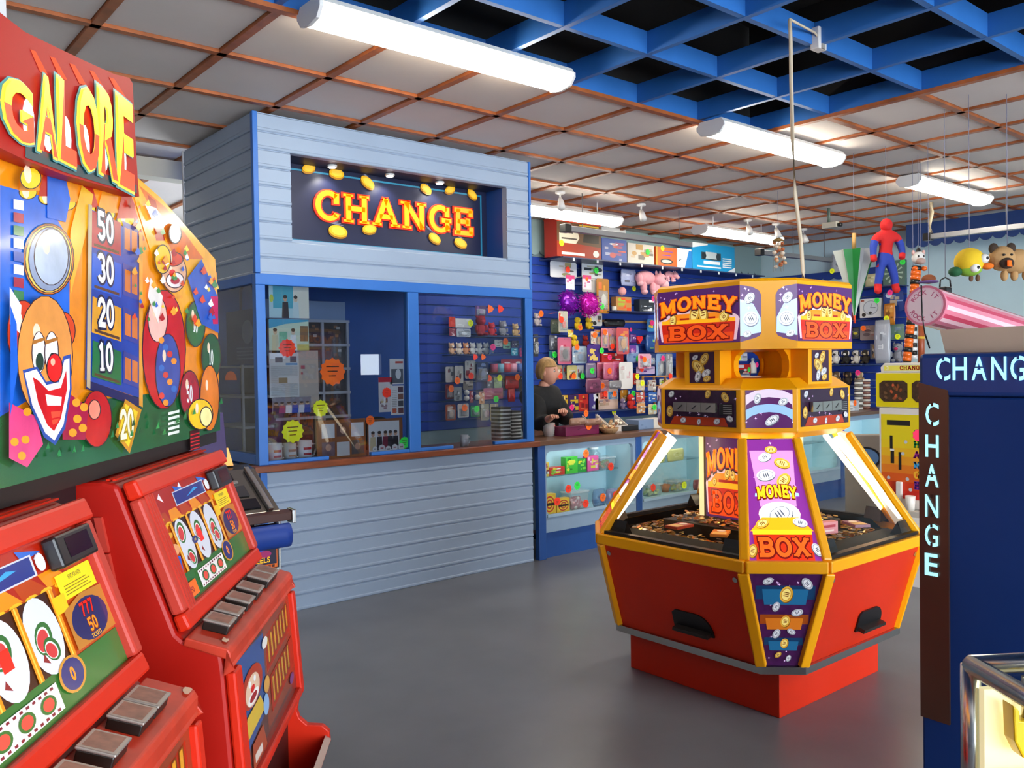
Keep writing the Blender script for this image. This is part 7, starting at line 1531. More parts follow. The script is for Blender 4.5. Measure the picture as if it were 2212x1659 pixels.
# ---- more small goods filling the wall
FILL = [
 # x0, y0, x1, y1, colour word, colour, accents, kind, star, place
 (1186, 724, 1203, 756, 'slate', '#5a5e6a', ['#8a90a0', '#c8ccd4'], 'bubble pack', None, 'beside the tall pink doll pack'),
 (1186, 758, 1203, 786, 'teal', '#3a7a80', ['#d8e0d8', '#e8a04a'], 'bubble pack', 'green', 'beside the tall pink doll pack'),
 (1226, 712, 1238, 728, 'lemon', '#e0cc4a', ['#c83a2a', '#f4f0d8'], 'key fob card', None, 'above the blue and white film pack'),
 (1276, 716, 1286, 742, 'ivory', '#e4dccc', ['#c84a2a', '#8a8a86'], 'narrow card', 'orange', 'above the purple ring badge card'),
 (1360, 746, 1374, 762, 'violet', '#6a3a9a', ['#e8d8f0', '#c86ab0'], 'charm card', None, 'under the heart cushion'),
 (1392, 764, 1416, 790, 'navy', '#2a3a6a', ['#8ab0e0', '#f0f0f0'], 'bubble pack', None, 'behind the pink and silver pack'),
 (1366, 806, 1380, 830, 'scarlet', '#c8281c', ['#f0d0c0', '#f4f0e8'], 'sweet strip', 'yellow', 'beside the wooden rack'),
 (1340, 842, 1356, 866, 'amber', '#d8942a', ['#f4e0b0', '#8a4a1c'], 'gift card', None, 'over the festive figures'),
 (1356, 842, 1372, 868, 'cobalt', '#2a4ab0', ['#c8d8f0', '#f0f0f0'], 'gift card', 'green', 'over the festive figures'),
 (1296, 846, 1312, 862, 'coral', '#e86a5a', ['#f4d8d0', '#8a2a2a'], 'gift card', 'red', 'over the cream sign board'),
 (1314, 846, 1334, 862, 'azure', '#4a9ad0', ['#f0f4f8', '#2a4a8a'], 'gift card', 'orange', 'over the cream sign board'),
 (1420, 690, 1440, 712, 'olive', '#6a6a3a', ['#c8c88a', '#3a3a20'], 'bubble pack', 'red', 'above the dark brown plush'),
 (1398, 690, 1412, 716, 'sky', '#3a86c0', ['#d8ecf8', '#e8d04a'], 'flag pack', 'pink', 'above the blue backpack'),
 (1424, 818, 1442, 842, 'white', '#e8e8e4', ['#d8e04a', '#8a8a8a'], 'price card', 'yellow', 'beside the wooden rack'),
 (1424, 844, 1442, 866, 'rainbow', '#e87a2a', ['#3a8ad0', '#e8d03a', '#3aa04a'], 'toy card', None, 'beside the wooden rack'),
 (1424, 868, 1444, 898, 'buff', '#d8b47a', ['#e8742a', '#f0e0c0'], 'gift card', None, 'beside the wooden rack'),
 (962, 830, 980, 862, 'maroon', '#7a2030', ['#c88a90', '#e0d0c8'], 'postcard pack', 'orange', 'low in the booth window'),
 (980, 836, 997, 866, 'grey', '#8a8a8e', ['#d0d0d4', '#4a4a50'], 'postcard pack', None, 'low in the booth window'),
 (1014, 844, 1022, 870, 'crimson', '#a81c34', ['#e08a98', '#f0d8dc'], 'tassel card', None, 'low in the booth window'),
 (1034, 846, 1046, 872, 'peach', '#e0a080', ['#f4dcc8', '#a85a4a'], 'charm card', None, 'low in the booth window'),
 (1030, 782, 1054, 822, 'midnight', '#1c2a5a', ['#8a9ad0', '#d8d8e8'], 'poster card', None, 'in the middle of the booth window'),
 (1038, 872, 1056, 908, 'stone', '#b0aaa0', ['#e0dcd4', '#6a645a'], 'box card', None, 'above the booth desk'),
 (1058, 872, 1076, 908, 'sand', '#c8b494', ['#e8dcc4', '#8a744a'], 'box card', None, 'above the booth desk'),
 (1016, 876, 1036, 900, 'jade', '#3a9a6a', ['#c8f0d8', '#1c5a3a'], 'price card', 'green', 'above the booth desk'),
 (962, 874, 984, 908, 'rust', '#a84a2a', ['#e8c0a8', '#f0e8e0'], 'label card', None, 'above the booth desk'),
 (988, 872, 1012, 902, 'pearl', '#dcd8d4', ['#a8a4a0', '#c86a5a'], 'label card', 'orange', 'above the booth desk'),
 (970, 708, 984, 726, 'burgundy', '#8a1c34', ['#e0a8b0', '#f0e0e0'], 'heart card', None, 'under the white gift box'),
 (986, 710, 1016, 728, 'silver', '#b4b8c0', ['#e8eaee', '#7a7e88'], 'gift pack', None, 'under the white gift box'),
 (1026, 660, 1050, 682, 'plum', '#4a2a5a', ['#8a5a9a', '#c8a8d0'], 'bag pack', None, 'above the crimson bear'),
 (1056, 744, 1066, 764, 'denim', '#4a6a9a', ['#c8d8e8', '#e8c04a'], 'mini pack', 'pink', 'beside the little picture frames'),
 (1122, 752, 1134, 770, 'fuchsia', '#d03a7a', ['#f4c8dc', '#8a1c4a'], 'mini pack', None, 'beside the little picture frames'),
 (1104, 752, 1118, 768, 'cyan', '#3aa8c0', ['#d8f4f8', '#1c6a7a'], 'mini pack', None, 'beside the little picture frames'),
 (1120, 812, 1136, 846, 'black', '#1c1c20', ['#5a5a60', '#d0d0d4'], 'mini pack', None, 'beside the red rose gift'),
]
for x0, y0, x1, y1, w_, c, cs, kd, st_, pl_ in FILL:
    blister(B, x0, y0, x1, y1, f'{w_} {kd}', c, cs, st_, pl_, 'pack', bub=(x1-x0 > 17), th=.025)
FILR = [(1800, 640, 1822, 676, 'brown', '#7a5a3a'), (1806, 690, 1826, 722, 'ash', '#8a8c92'), (1880, 742, 1892, 776, 'pewter', '#6a7078'), (1900, 742, 1918, 778, 'ice', '#b8c8d8'), (1880, 640, 1890, 642, 'x', '')]
for x0, y0, x1, y1, w_, c in FILR[:4]:
    blister(Q, x0, y0, x1, y1, f'{w_} souvenir pack', c, ['#d8d0c4', '#3a3a40', '#a8865a'], None, 'on the side wall slats', 'pack', bub=False)
# ================================================================ INSIDE THE BOOTH WINDOWS
G = GW_; GA = G.fr()
def gpanel(name, px0, py0, px1, py1, label, cat, col, fn, w=.0, th=.002):
    u0, _ = G.uv(px0, (py0+py1)/2); u1, _ = G.uv(px1, (py0+py1)/2); _, v1 = G.uv((px0+px1)/2, py0); _, v0 = G.uv((px0+px1)/2, py1)
    m = MB(GA); m.bx(u0, u1, v0, v1, w-th, w, pm(col, .45)); m.w = w+.0003; fn(m, u0, v0, u1-u0, v1-v0); return tag(m.build(name), uniq(label), cat)
def folk(m, u, v, W_, H_, people):
    for a, c, sk in people:
        m.pol([(u+W_*(a-.09), v), (u+W_*(a+.09), v), (u+W_*(a+.07), v+H_*.5), (u+W_*(a-.07), v+H_*.5)], pm(c, .5)); m.oval((u+W_*a, v+H_*.6), W_*.05, H_*.1, pm(sk, .5), 12); m.oval((u+W_*a, v+H_*.66), W_*.052, H_*.06, pm('#3a2a22', .5), 10)
gpanel('poster', 581, 618, 667, 687, 'sun faded poster of two women on a beach inside the booth window', 'poster', '#bfe0e4', lambda m, u, v, W_, H_: (m.rect(u+W_*.1, v+H_*.3, u+W_*.6, v+H_, pm('#4fb4c4', .5)), m.rect(u+W_*.6, v, u+W_, v+H_, pm('#e8e4d0', .5)), m.oval((u+W_*.06, v+H_*.6), W_*.05, H_*.12, pm('#d8e04a', .5)), folk(m, u, v, W_, H_, ((.4, '#3a2c2c', '#dcae8e'), (.66, '#cfe4e4', '#e4c4a4')))))
gpanel('poster', 581, 690, 667, 757, 'sun faded poster of a green and blue seafront inside the booth window', 'poster', '#cfe0c4', lambda m, u, v, W_, H_: (m.pol([(u, v+H_*.7), (u+W_*.4, v+H_*.85), (u+W_, v+H_*.95), (u+W_, v+H_), (u, v+H_)], pm('#4aa8c8', .5)), m.rect(u+W_*.25, v+H_*.05, u+W_*.45, v+H_*.6, pm('#7cc49a', .5)), m.rect(u+W_*.78, v+H_*.3, u+W_*.98, v+H_*.8, pm('#8a6a44', .5)), m.rect(u+W_*.7, v, u+W_, v+H_*.2, pm('#c8c06a', .5)), folk(m, u, v, W_, H_, ((.6, '#e8eeee', '#e4c4a4'), (.15, '#d8d0a8', '#d8b894')))))
gpanel('newspaper_page', 582, 762, 646, 858, 'framed newspaper cutting inside the booth window', 'newspaper', '#cfcdc8', lambda m, u, v, W_, H_: (m.rect(u+W_*.03, v+H_*.86, u+W_*.55, v+H_*.99, pm('#f4f4f6', .4)), m.rect(u+W_*.2, v+H_*.78, u+W_*.45, v+H_*.9, pm('#6a6a72', .5)), m.rect(u+W_*.7, v+H_*.78, u+W_*.92, v+H_*.92, pm('#5a5a66', .5)), m.rect(u+W_*.55, v+H_*.72, u+W_*.95, v+H_*.77, pm('#6a9ac0', .5)), m.rect(u+W_*.3, v+H_*.32, u+W_*.6, v+H_*.44, pm('#8a7a5a', .5)), [m.rect(u+W_*.05, v+H_*(.04+.02*k), u+W_*(.95 if not 13 < k < 22 else .28), v+H_*(.048+.02*k), pm('#9a9894', .5)) for k in range(33)]))
gpanel('people_photo', 588, 858, 672, 892, 'wide colour photograph of a crowd low in the booth window', 'photograph', '#8a8288', lambda m, u, v, W_, H_: folk(m, u, v, W_, H_, ((.1, '#2a1c22', '#c89a7a'), (.25, '#a83a5a', '#d8ae8e'), (.42, '#e8e4e4', '#d0a484'), (.58, '#2a4aa8', '#d8ae8e'), (.75, '#d8d4d8', '#c89a7a'), (.9, '#2c4ca0', '#d8b08e'))))
gpanel('paper_bag', 648, 757, 690, 880, 'plain beige paper carrier behind the booth glass', 'bag', '#b9aa9c', lambda m, u, v, W_, H_: (m.rect(u+W_*.1, v+H_*.68, u+W_*.3, v+H_*.74, pm('#b0505a', .5)), m.rect(u+W_*.1, v+H_*.58, u+W_*.2, v+H_*.62, pm('#b0505a', .5))), -.012)
for px, py, c, r, nm in ((718, 803, 'orange', .092, 'booth glass centre'), (692, 882, 'yellow', .056, 'glass above the photo boards'), (620, 752, 'red', .058, 'newspaper frame in the booth'), (632, 932, 'yellow', .075, 'booth glass above the mugs'), (799, 908, 'orange', .034, 'group photo board'), (873, 956, 'green', .042, 'badge card corner'), (835, 848, 'red', .036, 'candy pack in the booth window')):
    pstar(G, px, py, c, nm, r, .003, 12)
gpanel('photo_board', 684, 906, 790, 990, 'brown board of six small photographs inside the booth window', 'photo board', '#9a5a2c', lambda m, u, v, W_, H_: [m.rect(u+W_*a, v+H_*b, u+W_*(a+.26), v+H_*(b+.36), pm(c, .45)) for a, b, c in ((.1, .54, '#e4e2e0'), (.4, .56, '#6a4438'), (.7, .54, '#e6e4e2'), (.1, .08, '#7a6068'), (.4, .06, '#d4d0ce'), (.7, .08, '#5c5250'))]+[m.oval((u+W_*a, v+H_*b), W_*.06, H_*.09, pm(c, .5), 12) for a, b, c in ((.23, .3, '#c89a84'), (.53, .72, '#d8ac90'), (.83, .28, '#b08a78'))])
gpanel('group_photo', 794, 904, 870, 984, 'signed photograph of five people standing, inside the booth window', 'photograph', '#8a5028', lambda m, u, v, W_, H_: (m.rect(u+W_*.03, v+H_*.06, u+W_*.9, v+H_*.93, pm('#d9d8da', .45)), folk(m, u, v+H_*.16, W_, H_*.72, ((.15, '#c8b890', '#c89a80'), (.33, '#2c2630', '#d0a48a'), (.5, '#7a1c34', '#c89a80'), (.64, '#26242a', '#c8987c'), (.79, '#26242a', '#d0a48a')))))
gpanel('candy_pack', 818, 815, 848, 890, 'red topped pack of candies taped inside the booth window', 'sweets', '#dcd4d2', lambda m, u, v, W_, H_: (m.rect(u, v+H_*.86, u+W_, v+H_, pm('#c8243c', .45)), busy(m, u, v, u+W_, v+H_*.85, ['#8a3a4a', '#c8a83a', '#f0ecea', '#6a2a3a'], 61, 10)))
gpanel('leaflet', 842, 775, 872, 830, 'black and white leaflet at the booth mullion', 'leaflet', '#dedddc', lambda m, u, v, W_, H_: (m.rect(u+W_*.1, v+H_*.05, u+W_*.95, v+H_*.6, pm('#5a5f68', .5)), m.oval((u+W_*.6, v+H_*.4), W_*.2, H_*.2, pm('#d8dadc', .5)), m.rect(u+W_*.4, v+H_*.82, u+W_*.95, v+H_*.9, pm('#c84a3a', .5))))
gpanel('leaflet', 844, 833, 872, 896, 'photo strip leaflet below the black and white one', 'leaflet', '#e2e0de', lambda m, u, v, W_, H_: ([m.rect(u+W_*.55, v+H_*(.05+.24*k), u+W_*.95, v+H_*(.24+.24*k), pm(('#6a3a3a', '#4a4a52', '#8a5a4a', '#5a3a4a')[k], .5)) for k in range(4)], [m.rect(u+W_*.08, v+H_*(.1+.06*k), u+W_*.45, v+H_*(.12+.06*k), pm('#9a9896', .5)) for k in range(13)], m.rect(u+W_*.1, v+H_*.06, u+W_*.4, v+H_*.22, pm('#c85a3a', .5))), .003)
for i, (px, py, r) in enumerate(((809, 970, .018), (824, 968, .024), (838, 970, .022), (852, 966, .022), (866, 965, .024))):
    u, v = G.uv(px, py); m = MB(GA); m.prism([(u+r*math.cos(2*math.pi*k/16), v+r*math.sin(2*math.pi*k/16)) for k in range(16)], .003, .007, pm('#e4e0dc', .35)); m.w = .0073; m.rect(u-r*.5, v-r*.15, u+r*.5, v+r*.2, pm(('#2a2a2c', '#b04a50', '#3a3a3e', '#b02a30', '#b05a60')[i], .5)); tag(m.build('pin_badge'), uniq(('tiny black and white', 'white and rose', 'black patterned', 'white and red', 'largest cream')[i]+' pin badge in the row under the group photo'), 'badge', 'pin badges in the booth')
def mug(px, py, h, col, lab, prt):
    P = ony(px, py, 5.075); t = thing('mug', uniq(lab), 'mug', (P.x, 5.075, .9205)); r = h*.36; m = MB(); m.lathe([(r, 0), (r, h), (r*.92, h), (r*.9, .006)], (P.x, 5.075, .9205), pm(col, .3), 20); m.build('cup', t)
    m = MB(); m.tube([(P.x+r*.95, 5.075, .9205+h*.82), (P.x+r*1.5, 5.075, .9205+h*.78), (P.x+r*1.65, 5.075, .9205+h*.5), (P.x+r*1.4, 5.075, .9205+h*.25), (P.x+r*.95, 5.075, .9205+h*.2)], h*.05, pm(col, .3), 8); m.build('handle', t)
    m = MB()
    for j in range(-3, 3):
        q = [(P.x+(r+.0008)*math.sin(.2*k), 5.075-(r+.0008)*math.cos(.2*k)) for k in (j, j+1)]
        for z0, z1 in ((.55, .68), (.3, .4)): m.add([(q[0][0], q[0][1], .9205+h*z0), (q[1][0], q[1][1], .9205+h*z0), (q[1][0], q[1][1], .9205+h*z1), (q[0][0], q[0][1], .9205+h*z1)], [(0, 1, 2, 3)], pm(prt, .4))
    m.build('print', t)
mug(594, 975, .125, '#e6e4e2', 'white souvenir mug with red words at the end of the booth sill', '#c05a5a'); mug(626, 973, .12, '#e2dcd2', 'white souvenir mug in the middle of the booth sill', '#c08a6a'); mug(658, 968, .13, '#e8e6e4', 'white souvenir mug with a red band on the booth sill', '#b01c24'); mug(1003, 955, .085, '#d8cfcc', 'plain pale mug behind the right booth window', '#c8bfbc')
# white glazed cabinet at the back of the booth
cbk = thing('glazed_cabinet', 'white cabinet with small glazed doors at the back of the booth', 'cabinet', (3.0, 6.0, 0)); CA = Face(1, 5.90); a, _ = CA.uv(582, 800); c, _ = CA.uv(755, 800); _, zt = CA.uv(670, 690); _, zb_ = CA.uv(670, 905); WC = pm('#c9cad2', .45)
MB().bx(a, c, 5.93, 6.10, 0, zt, pm('#6a5a54', .6)).build('carcass', cbk)
for k in range(4): x = a+(c-a-.02)*k/3; MB().bx(x, x+.02, 5.90, 5.929, .1, zt, WC).build('door_stile', cbk)
for k in range(5): z = zb_+(zt-.02-zb_)*k/4; MB().bx(a, c, 5.885, 5.8995, z, z+.02, WC).build('door_rail', cbk)
R = random.Random(77)
for i in range(3):
    for j in range(4):
        x0 = a+(c-a-.02)*i/3+.025; x1 = a+(c-a-.02)*(i+1)/3-.005; z0 = zb_+(zt-.02-zb_)*j/4+.025; z1 = zb_+(zt-.02-zb_)*(j+1)/4-.005
        m = MB(frame((0, 5.915, 0), (1, 0, 0), (0, 0, 1))); m.bx(x0, x1, z0, z1, -.004, 0, pm('#57504e', .12, var=.4, scale=12)); m.w = .0005
        for k in range(6): m.rect(*(lambda q, r_: (q, r_, q+.03, r_+.02))(R.uniform(x0+.01, x1-.04), R.uniform(z0+.01, z1-.03)), pm(R.choice(('#8a4a34', '#b9b4b0', '#6a5a52', '#9a6a4a')), .3))
        m.build('door_pane', cbk)
gpb = MB(); gpb.bx(a, c, 5.95, 6.11, zt+.001, 2.02, pm('#9fb4d6', .6)); tag(gpb.build('wall_cupboard'), 'pale blue cupboard above the glazed cabinet in the booth', 'cupboard')
# chair back, striped boxes, tote bag
ch = thing('office_chair', 'black office chair behind the booth desk', 'chair', (3.38, 5.62, 0)); m = MB(frame((3.38, 5.62, 0), (1, 0, 0), (0, 0, 1))); m.prism([(-.16, .72)]+[(.19*math.cos(a), .95+.19*math.sin(a)) for a in [math.radians(10*i) for i in range(0, 19)]]+[(-.16, .72), (.16, .72)][1:], -.05, 0, pm('#121214', .7)); m.build('backrest', ch, bev=.015)
MB().bx(3.16, 3.60, 5.44, 5.60, .44, .52, pm('#121214', .7)).build('seat', ch, bev=.02); MB().tube([(3.38, 5.54, .06), (3.38, 5.54, .44)], .025, CHR).build('gas_stem', ch); MB().bx(3.36, 3.40, 5.6205, 5.65, .46, .76, BLK).build('back_bar', ch)
for k in range(5): a_ = 2*math.pi*k/5; MB().tube([(3.38, 5.54, .07), (3.38+.24*math.cos(a_), 5.54+.24*math.sin(a_), .02)], .018, BLK).build('foot_spoke', ch)
for i, (px0, px1, py0) in enumerate(((1081, 1104, 880), (1106, 1126, 888))):
    f = Face(1, 5.16-.02*i); u0, _ = f.uv(px0, 900); u1, _ = f.uv(px1, 900); n_ = 9
    t = thing('box_stack', uniq(('taller', 'shorter')[i]+' stack of cream edged boxes inside the right booth window'), 'boxes', ((u0+u1)/2, 5.2, .92)); _, zt2 = f.uv(px0, py0); _, z0 = f.uv(px0, 936); hh = (zt2-.9205)/n_
    for k in range(n_): m = MB(); m.bx(u0, u1, 5.16-.02*i, 5.28, .9205+hh*k, .9205+hh*(k+.42), pm('#e6dfd0', .5)); m.bx(u0+.003, u1-.003, 5.162-.02*i, 5.279, .9205+hh*(k+.42), .9205+hh*(k+1), pm('#2c2620', .6)); m.build('stacked_box', t)
SFc = Face(0, BX0+.045)
tb_ = thing('tote_bag', 'purple blue tote bag with a pale round print in the booth side window', 'bag', tuple(SFc.fr() @ Vector((SFc.uv(525, 760)[0], SFc.uv(525, 790)[1], -.02)))); a, vt = SFc.uv(487, 675); c, _ = SFc.uv(552, 675); _, vb = SFc.uv(520, 788)
m = MB(SFc.fr()); m.bx(a, c, vb, vt, -.03, -.004, pm('#4f5690', .7)); m.w = -.0035; u, v = SFc.uv(533, 717); m.oval((u, v), .085, .075, pm('#9a9cba', .6), 24)
for k in range(4): m.rect(a+(c-a)*.35, vb+.035+.022*k, c-(c-a)*.06, vb+.043+.022*k, pm('#8a90b8', .6))
m.build('bag_body', tb_); m = MB(SFc.fr()); ua, va = SFc.uv(515, 676); ub, _ = SFc.uv(545, 676); m.tube([(ua, vt, -.015), (ua+.01, vt+.13, -.015), ((ua+ub)/2, vt+.2, -.015), (ub-.01, vt+.13, -.015), (ub, vt, -.015)], .008, pm('#3c4274', .7), 6); m.build('handle', tb_)
sf = thing('side_shelving', 'white wire fronted shelf unit in the booth side window', 'shelf unit', (2.3, 5.6, 0)); 
for k in range(4): MB().bx(2.26, 2.46, 5.42, 5.97, .92+.20*k, .935+.20*k, pm('#c4c6cc', .5)).build('shelf', sf)
for y in (5.42, 5.955): MB().bx(2.245, 2.259, y, y+.015, .0, 1.54, pm('#c4c6cc', .5)).build('upright', sf)
MB().bx(2.461, 2.47, 5.42, 5.97, 0, 1.54, pm('#4c4846', .5, var=.4, scale=14)).build('back_panel', sf)
m = MB(frame((2.243, 0, 0), (0, -1, 0), (0, 0, 1))); m.prism([(-5.60+.1*math.cos(a), 1.44+.06*math.sin(a)) for a in [math.pi*i/10 for i in range(11)]], 0, .002, pm(FLU['orange'], .6, emit=.2)); tag(m.build('price_tag'), 'orange half round tag on the booth side shelving', 'price tag')

# ================================================================ HANGING FROM THE CEILING
def rail_(name, x0, y0, x1, y1, z, label, pends=()):
    t = thing('track_rail', label, 'lighting track', ((x0+x1)/2, (y0+y1)/2, z)); d = Vector((x1-x0, y1-y0, 0)).normalized(); s_ = Vector((-d.y, d.x, 0))
    m = MB(frame((x0, y0, z), s_, (0, 0, 1))); L = (Vector((x1, y1))-Vector((x0, y0))).length; sg = 1 if (m.xf.to_3x3() @ Vector((0, 0, 1))).dot(d) > 0 else -1
    m.prism([(-.03, -.025), (.03, -.025), (.03, .025), (-.03, .025)], 0, L*sg, pm('#8f8f92', .4, .4)); m.build('bar', t, bev=.004)
    MB().box((x0, y0, z), (.08, .08, .075), BLK).build('end_block', t, bev=.004)
    for f in pends: p = Vector((x0, y0, z)).lerp(Vector((x1, y1, z)), f); MB().tube([tuple(p+ZV*.02), (p.x, p.y, ZC-.001)], .004, pm('#6a6a6e', .5), 6).build('chain', t)
rail_('r', 5.43, 5.70, 7.28, 5.75, 2.75, 'grey track rail hung before the boxed toys', (.12, .9)); rail_('r', 8.43, 5.68, 9.85, 5.62, 2.75, 'grey track rail hung near the shell mobile', (.45, .9)); rail_('r', 8.88, 4.0, 9.0, 1.6, 2.75, 'grey track rail hung before the navy pelmet', (.3, .9))
m = MB(); m.tube([(8.89, 3.98, 2.79), (8.87, 3.98, 2.9), (8.9, 3.97, 3.0), (8.88, 3.97, 3.099)], .022, pm('#c9b99a', .6), 8); tag(m.build('cable_bundle'), 'cream cable bundle dropping to the rail by the pelmet', 'cable')
SPN = 'white ceiling spotlights'
for i, (px, py, lab) in enumerate(((1210, 420, 'small white spotlight in front of the tube light by the booth'), (1385, 447, 'small white spotlight above the toy shelf'), (1615, 480, 'small white spotlight in front of the far tube light'), (1676, 488, 'small white spotlight at the end of the far tube light'), (1735, 500, 'small white spotlight beside the hanging cord'))):
    P = onz(px, py-6, ZC-.023); t = thing('spotlight', lab, 'spotlight', tuple(P), SPN); z = ZC-.0225 
    m = MB(); m.lathe([(.045, 0), (.045, -.018), (.02, -.026)], (P.x, P.y, z), M_WHITE, 16); m.build('ceiling_rose', t); MB().tube([(P.x, P.y, z-.024), (P.x, P.y, z-.075)], .008, M_WHITE).build('stem', t)
    MB().tube([(P.x, P.y, z-.065), (P.x-.02, P.y-.03, z-.11), (P.x-.045, P.y-.065, z-.165)], [.018, .03, .034], M_WHITE, 12).build('lamp_head', t)
P = onz(1790, 450, ZC-.023); t = thing('security_camera', 'grey security camera on a ceiling stalk', 'camera', tuple(P)); MB().tube([(P.x, P.y, ZC-.0225), (P.x, P.y, ZC-.17)], .016, pm('#5a6a60', .5)).build('stalk', t); MB().box((P.x, P.y-.02, ZC-.20), (.07, .16, .06), pm('#b9b4a4', .5)).build('housing', t, bev=.006); MB().tube([(P.x, P.y-.105, ZC-.205), (P.x-.0, P.y-.14, ZC-.208)], .022, BLK, 10).build('lens', t)
P0 = onz(1706, 42, ZC-.001); t = thing('pendant_cable', 'long cream power cord hanging from a lattice socket', 'cord', tuple(P0)); pts = [P0]
for px, py, z in ((1708, 90, 2.98), (1709, 170, 2.82), (1712, 300, 2.55), (1718, 420, 2.32), (1730, 520, 2.12), (1735, 588, 1.99)): d = atd(px, py, P0.dot(AF)-EYE.dot(AF)); pts.append(d)
e_ = pts[-1]; tgt = Vector((3.85, 2.52, 1.888)); pts = [p.lerp(tgt+(p-e_), min(1, i/6)) if False else p for i, p in enumerate(pts)]; pts.append(Vector((e_.x, e_.y, 1.89)))
m = MB(); m.tube([tuple(p) for p in pts], .009, pm('#c9b79c', .6), 8); m.build('cord', t)
Pb = onz(1756, 85, ZC+.04); m = MB(); m.box((Pb.x, Pb.y-.03, ZC+.03), (.075, .05, .11), pm('#d8d2cc', .45)); m.build('socket_box', t, bev=.005); m = MB(); m.tube([(Pb.x, Pb.y-.05, ZC), (Pb.x-.05, Pb.y-.04, ZC+.05), tuple(P0+ZV*.001)], .006, pm('#c9b79c', .6), 6); m.build('lead', t); MB().box((Pb.x, Pb.y-.058, ZC+.0), (.03, .006, .05), pm('#8a8680', .5)).build('socket_face', t)
# umbrella, point down
DU = 6.6
def line(t, P, r=.002): MB().tube([tuple(P), (P.x, P.y, ZC-.001)], r, pm('#8a8aa0', .6), 5).build('thread', t)
A0 = atd(1845, 535, DU); Pt = atd(1840, 690, DU); t = thing('umbrella', 'green and white umbrella hanging point down from the ceiling', 'umbrella', tuple(Pt)); H_ = A0.z-Pt.z; n = 16; m = MB(); cg, cw = pm('#1c8038', .55), pm('#c9d2cc', .55)
prof = [(.004, 0), (.02, .09), (.055, .22), (.10, .38), (.135, .50), (.16, .585)]; rs = []
for r, z in prof: rs.append([(A0.x+r*(1 if j % 2 == 0 else .72)*math.cos(2*math.pi*j/n), A0.y+r*(1 if j % 2 == 0 else .72)*math.sin(2*math.pi*j/n), A0.z-H_+z*.92*H_/.56) for j in range(n)])
for i in range(len(rs)-1):
    for j in range(n): k = (j+1) % n; m.add([rs[i][j], rs[i][k], rs[i+1][k], rs[i+1][j]], [(0, 1, 2, 3)], cg if (j//2) % 2 == 0 else cw)
m.build('canopy', t); MB().tube([(A0.x, A0.y, Pt.z-.03), (A0.x, A0.y, Pt.z+.03)], .009, pm('#d8401a', .5)).build('tip', t); MB().tube([(A0.x, A0.y, Pt.z+.03), (A0.x, A0.y, A0.z+.09)], .008, CHR).build('shaft', t); MB().tube([(A0.x, A0.y, A0.z-.02), (A0.x, A0.y, A0.z+.11)], .016, pm('#c49a5a', .5)).build('handle', t); line(t, Vector((A0.x, A0.y, A0.z+.11)))
# plain red and blue doll
Pd = atd(1912, 640, 6.4); t = thing('cloth_doll', 'large red and blue cloth doll hanging from the ceiling', 'soft toy', tuple(Pd)); sx_ = Vector((AR.x, AR.y, 0)).normalized(); fx = -Vector((AF.x, AF.y, 0)).normalized(); HD = atd(1912, 475, 6.4).z-atd(1912, 640, 6.4).z
def dp(a, z, f=0): return Pd+sx_*(a*HD)+fx*(f*HD)+ZV*(z*HD)
RDc, BLc = pm('#d01c1c', .8, bump=.3, scale=50), pm('#2a44a8', .8, bump=.3, scale=50)
V_, Ra, lab_ = [dp(0, .50), dp(.01, .60), dp(.02, .72), dp(.02, .80), dp(.02, .855), dp(.02, .92)], [.075*HD, .075*HD, .105*HD, .085*HD, .05*HD, .085*HD], [1, 0, 0, 0, 0, 0]; Ed = [(0, 1), (1, 2), (2, 3), (3, 4), (4, 5)]
def limb(st_, pts_, rr_, cc_):
    a0 = len(V_); chain(st_, pts_, rr_); lab_.extend(cc_)
limb(3, [dp(-.11, .78), dp(-.155, .66, .01), dp(-.165, .56, .03), dp(-.17, .50, .05), dp(-.165, .44, .06)], [.058*HD, .05*HD, .043*HD, .043*HD, .05*HD], [0, 1, 1, 0, 0]); limb(3, [dp(.15, .78), dp(.205, .66, .01), dp(.21, .57, .04), dp(.19, .51, .08), dp(.175, .47, .10)], [.058*HD, .05*HD, .043*HD, .043*HD, .05*HD], [0, 1, 1, 0, 0])
limb(0, [dp(-.055, .44), dp(-.075, .30, .02), dp(-.085, .215), dp(-.095, .10), dp(-.11, .035, .05)], [.068*HD, .056*HD, .05*HD, .05*HD, .052*HD], [1, 1, 1, 0, 0]); limb(0, [dp(.065, .44), dp(.105, .30, .02), dp(.125, .215), dp(.14, .10), dp(.135, .045, .06)], [.068*HD, .056*HD, .05*HD, .05*HD, .052*HD], [1, 1, 1, 0, 0])
vs, fs = skinned(V_, Ed, Ra); mm = MB(); bb = [Vector(v) for v in vs]
for f in fs:
    c = sum((bb[i] for i in f), Vector())/len(f); k = min(range(len(V_)), key=lambda i: (V_[i]-c).length); mm.f.append(list(f)); mm.m.append(mm.mi(BLc if lab_[k] else RDc)); mm.sm.append(True)
mm.v = [tuple(v) for v in vs]; mm.ell(tuple(dp(.015, .925, .015)), (.078*HD, .078*HD, .088*HD), RDc, 18, 12); mm.build('stuffed_body', t)
line(t, dp(.02, 1.01))
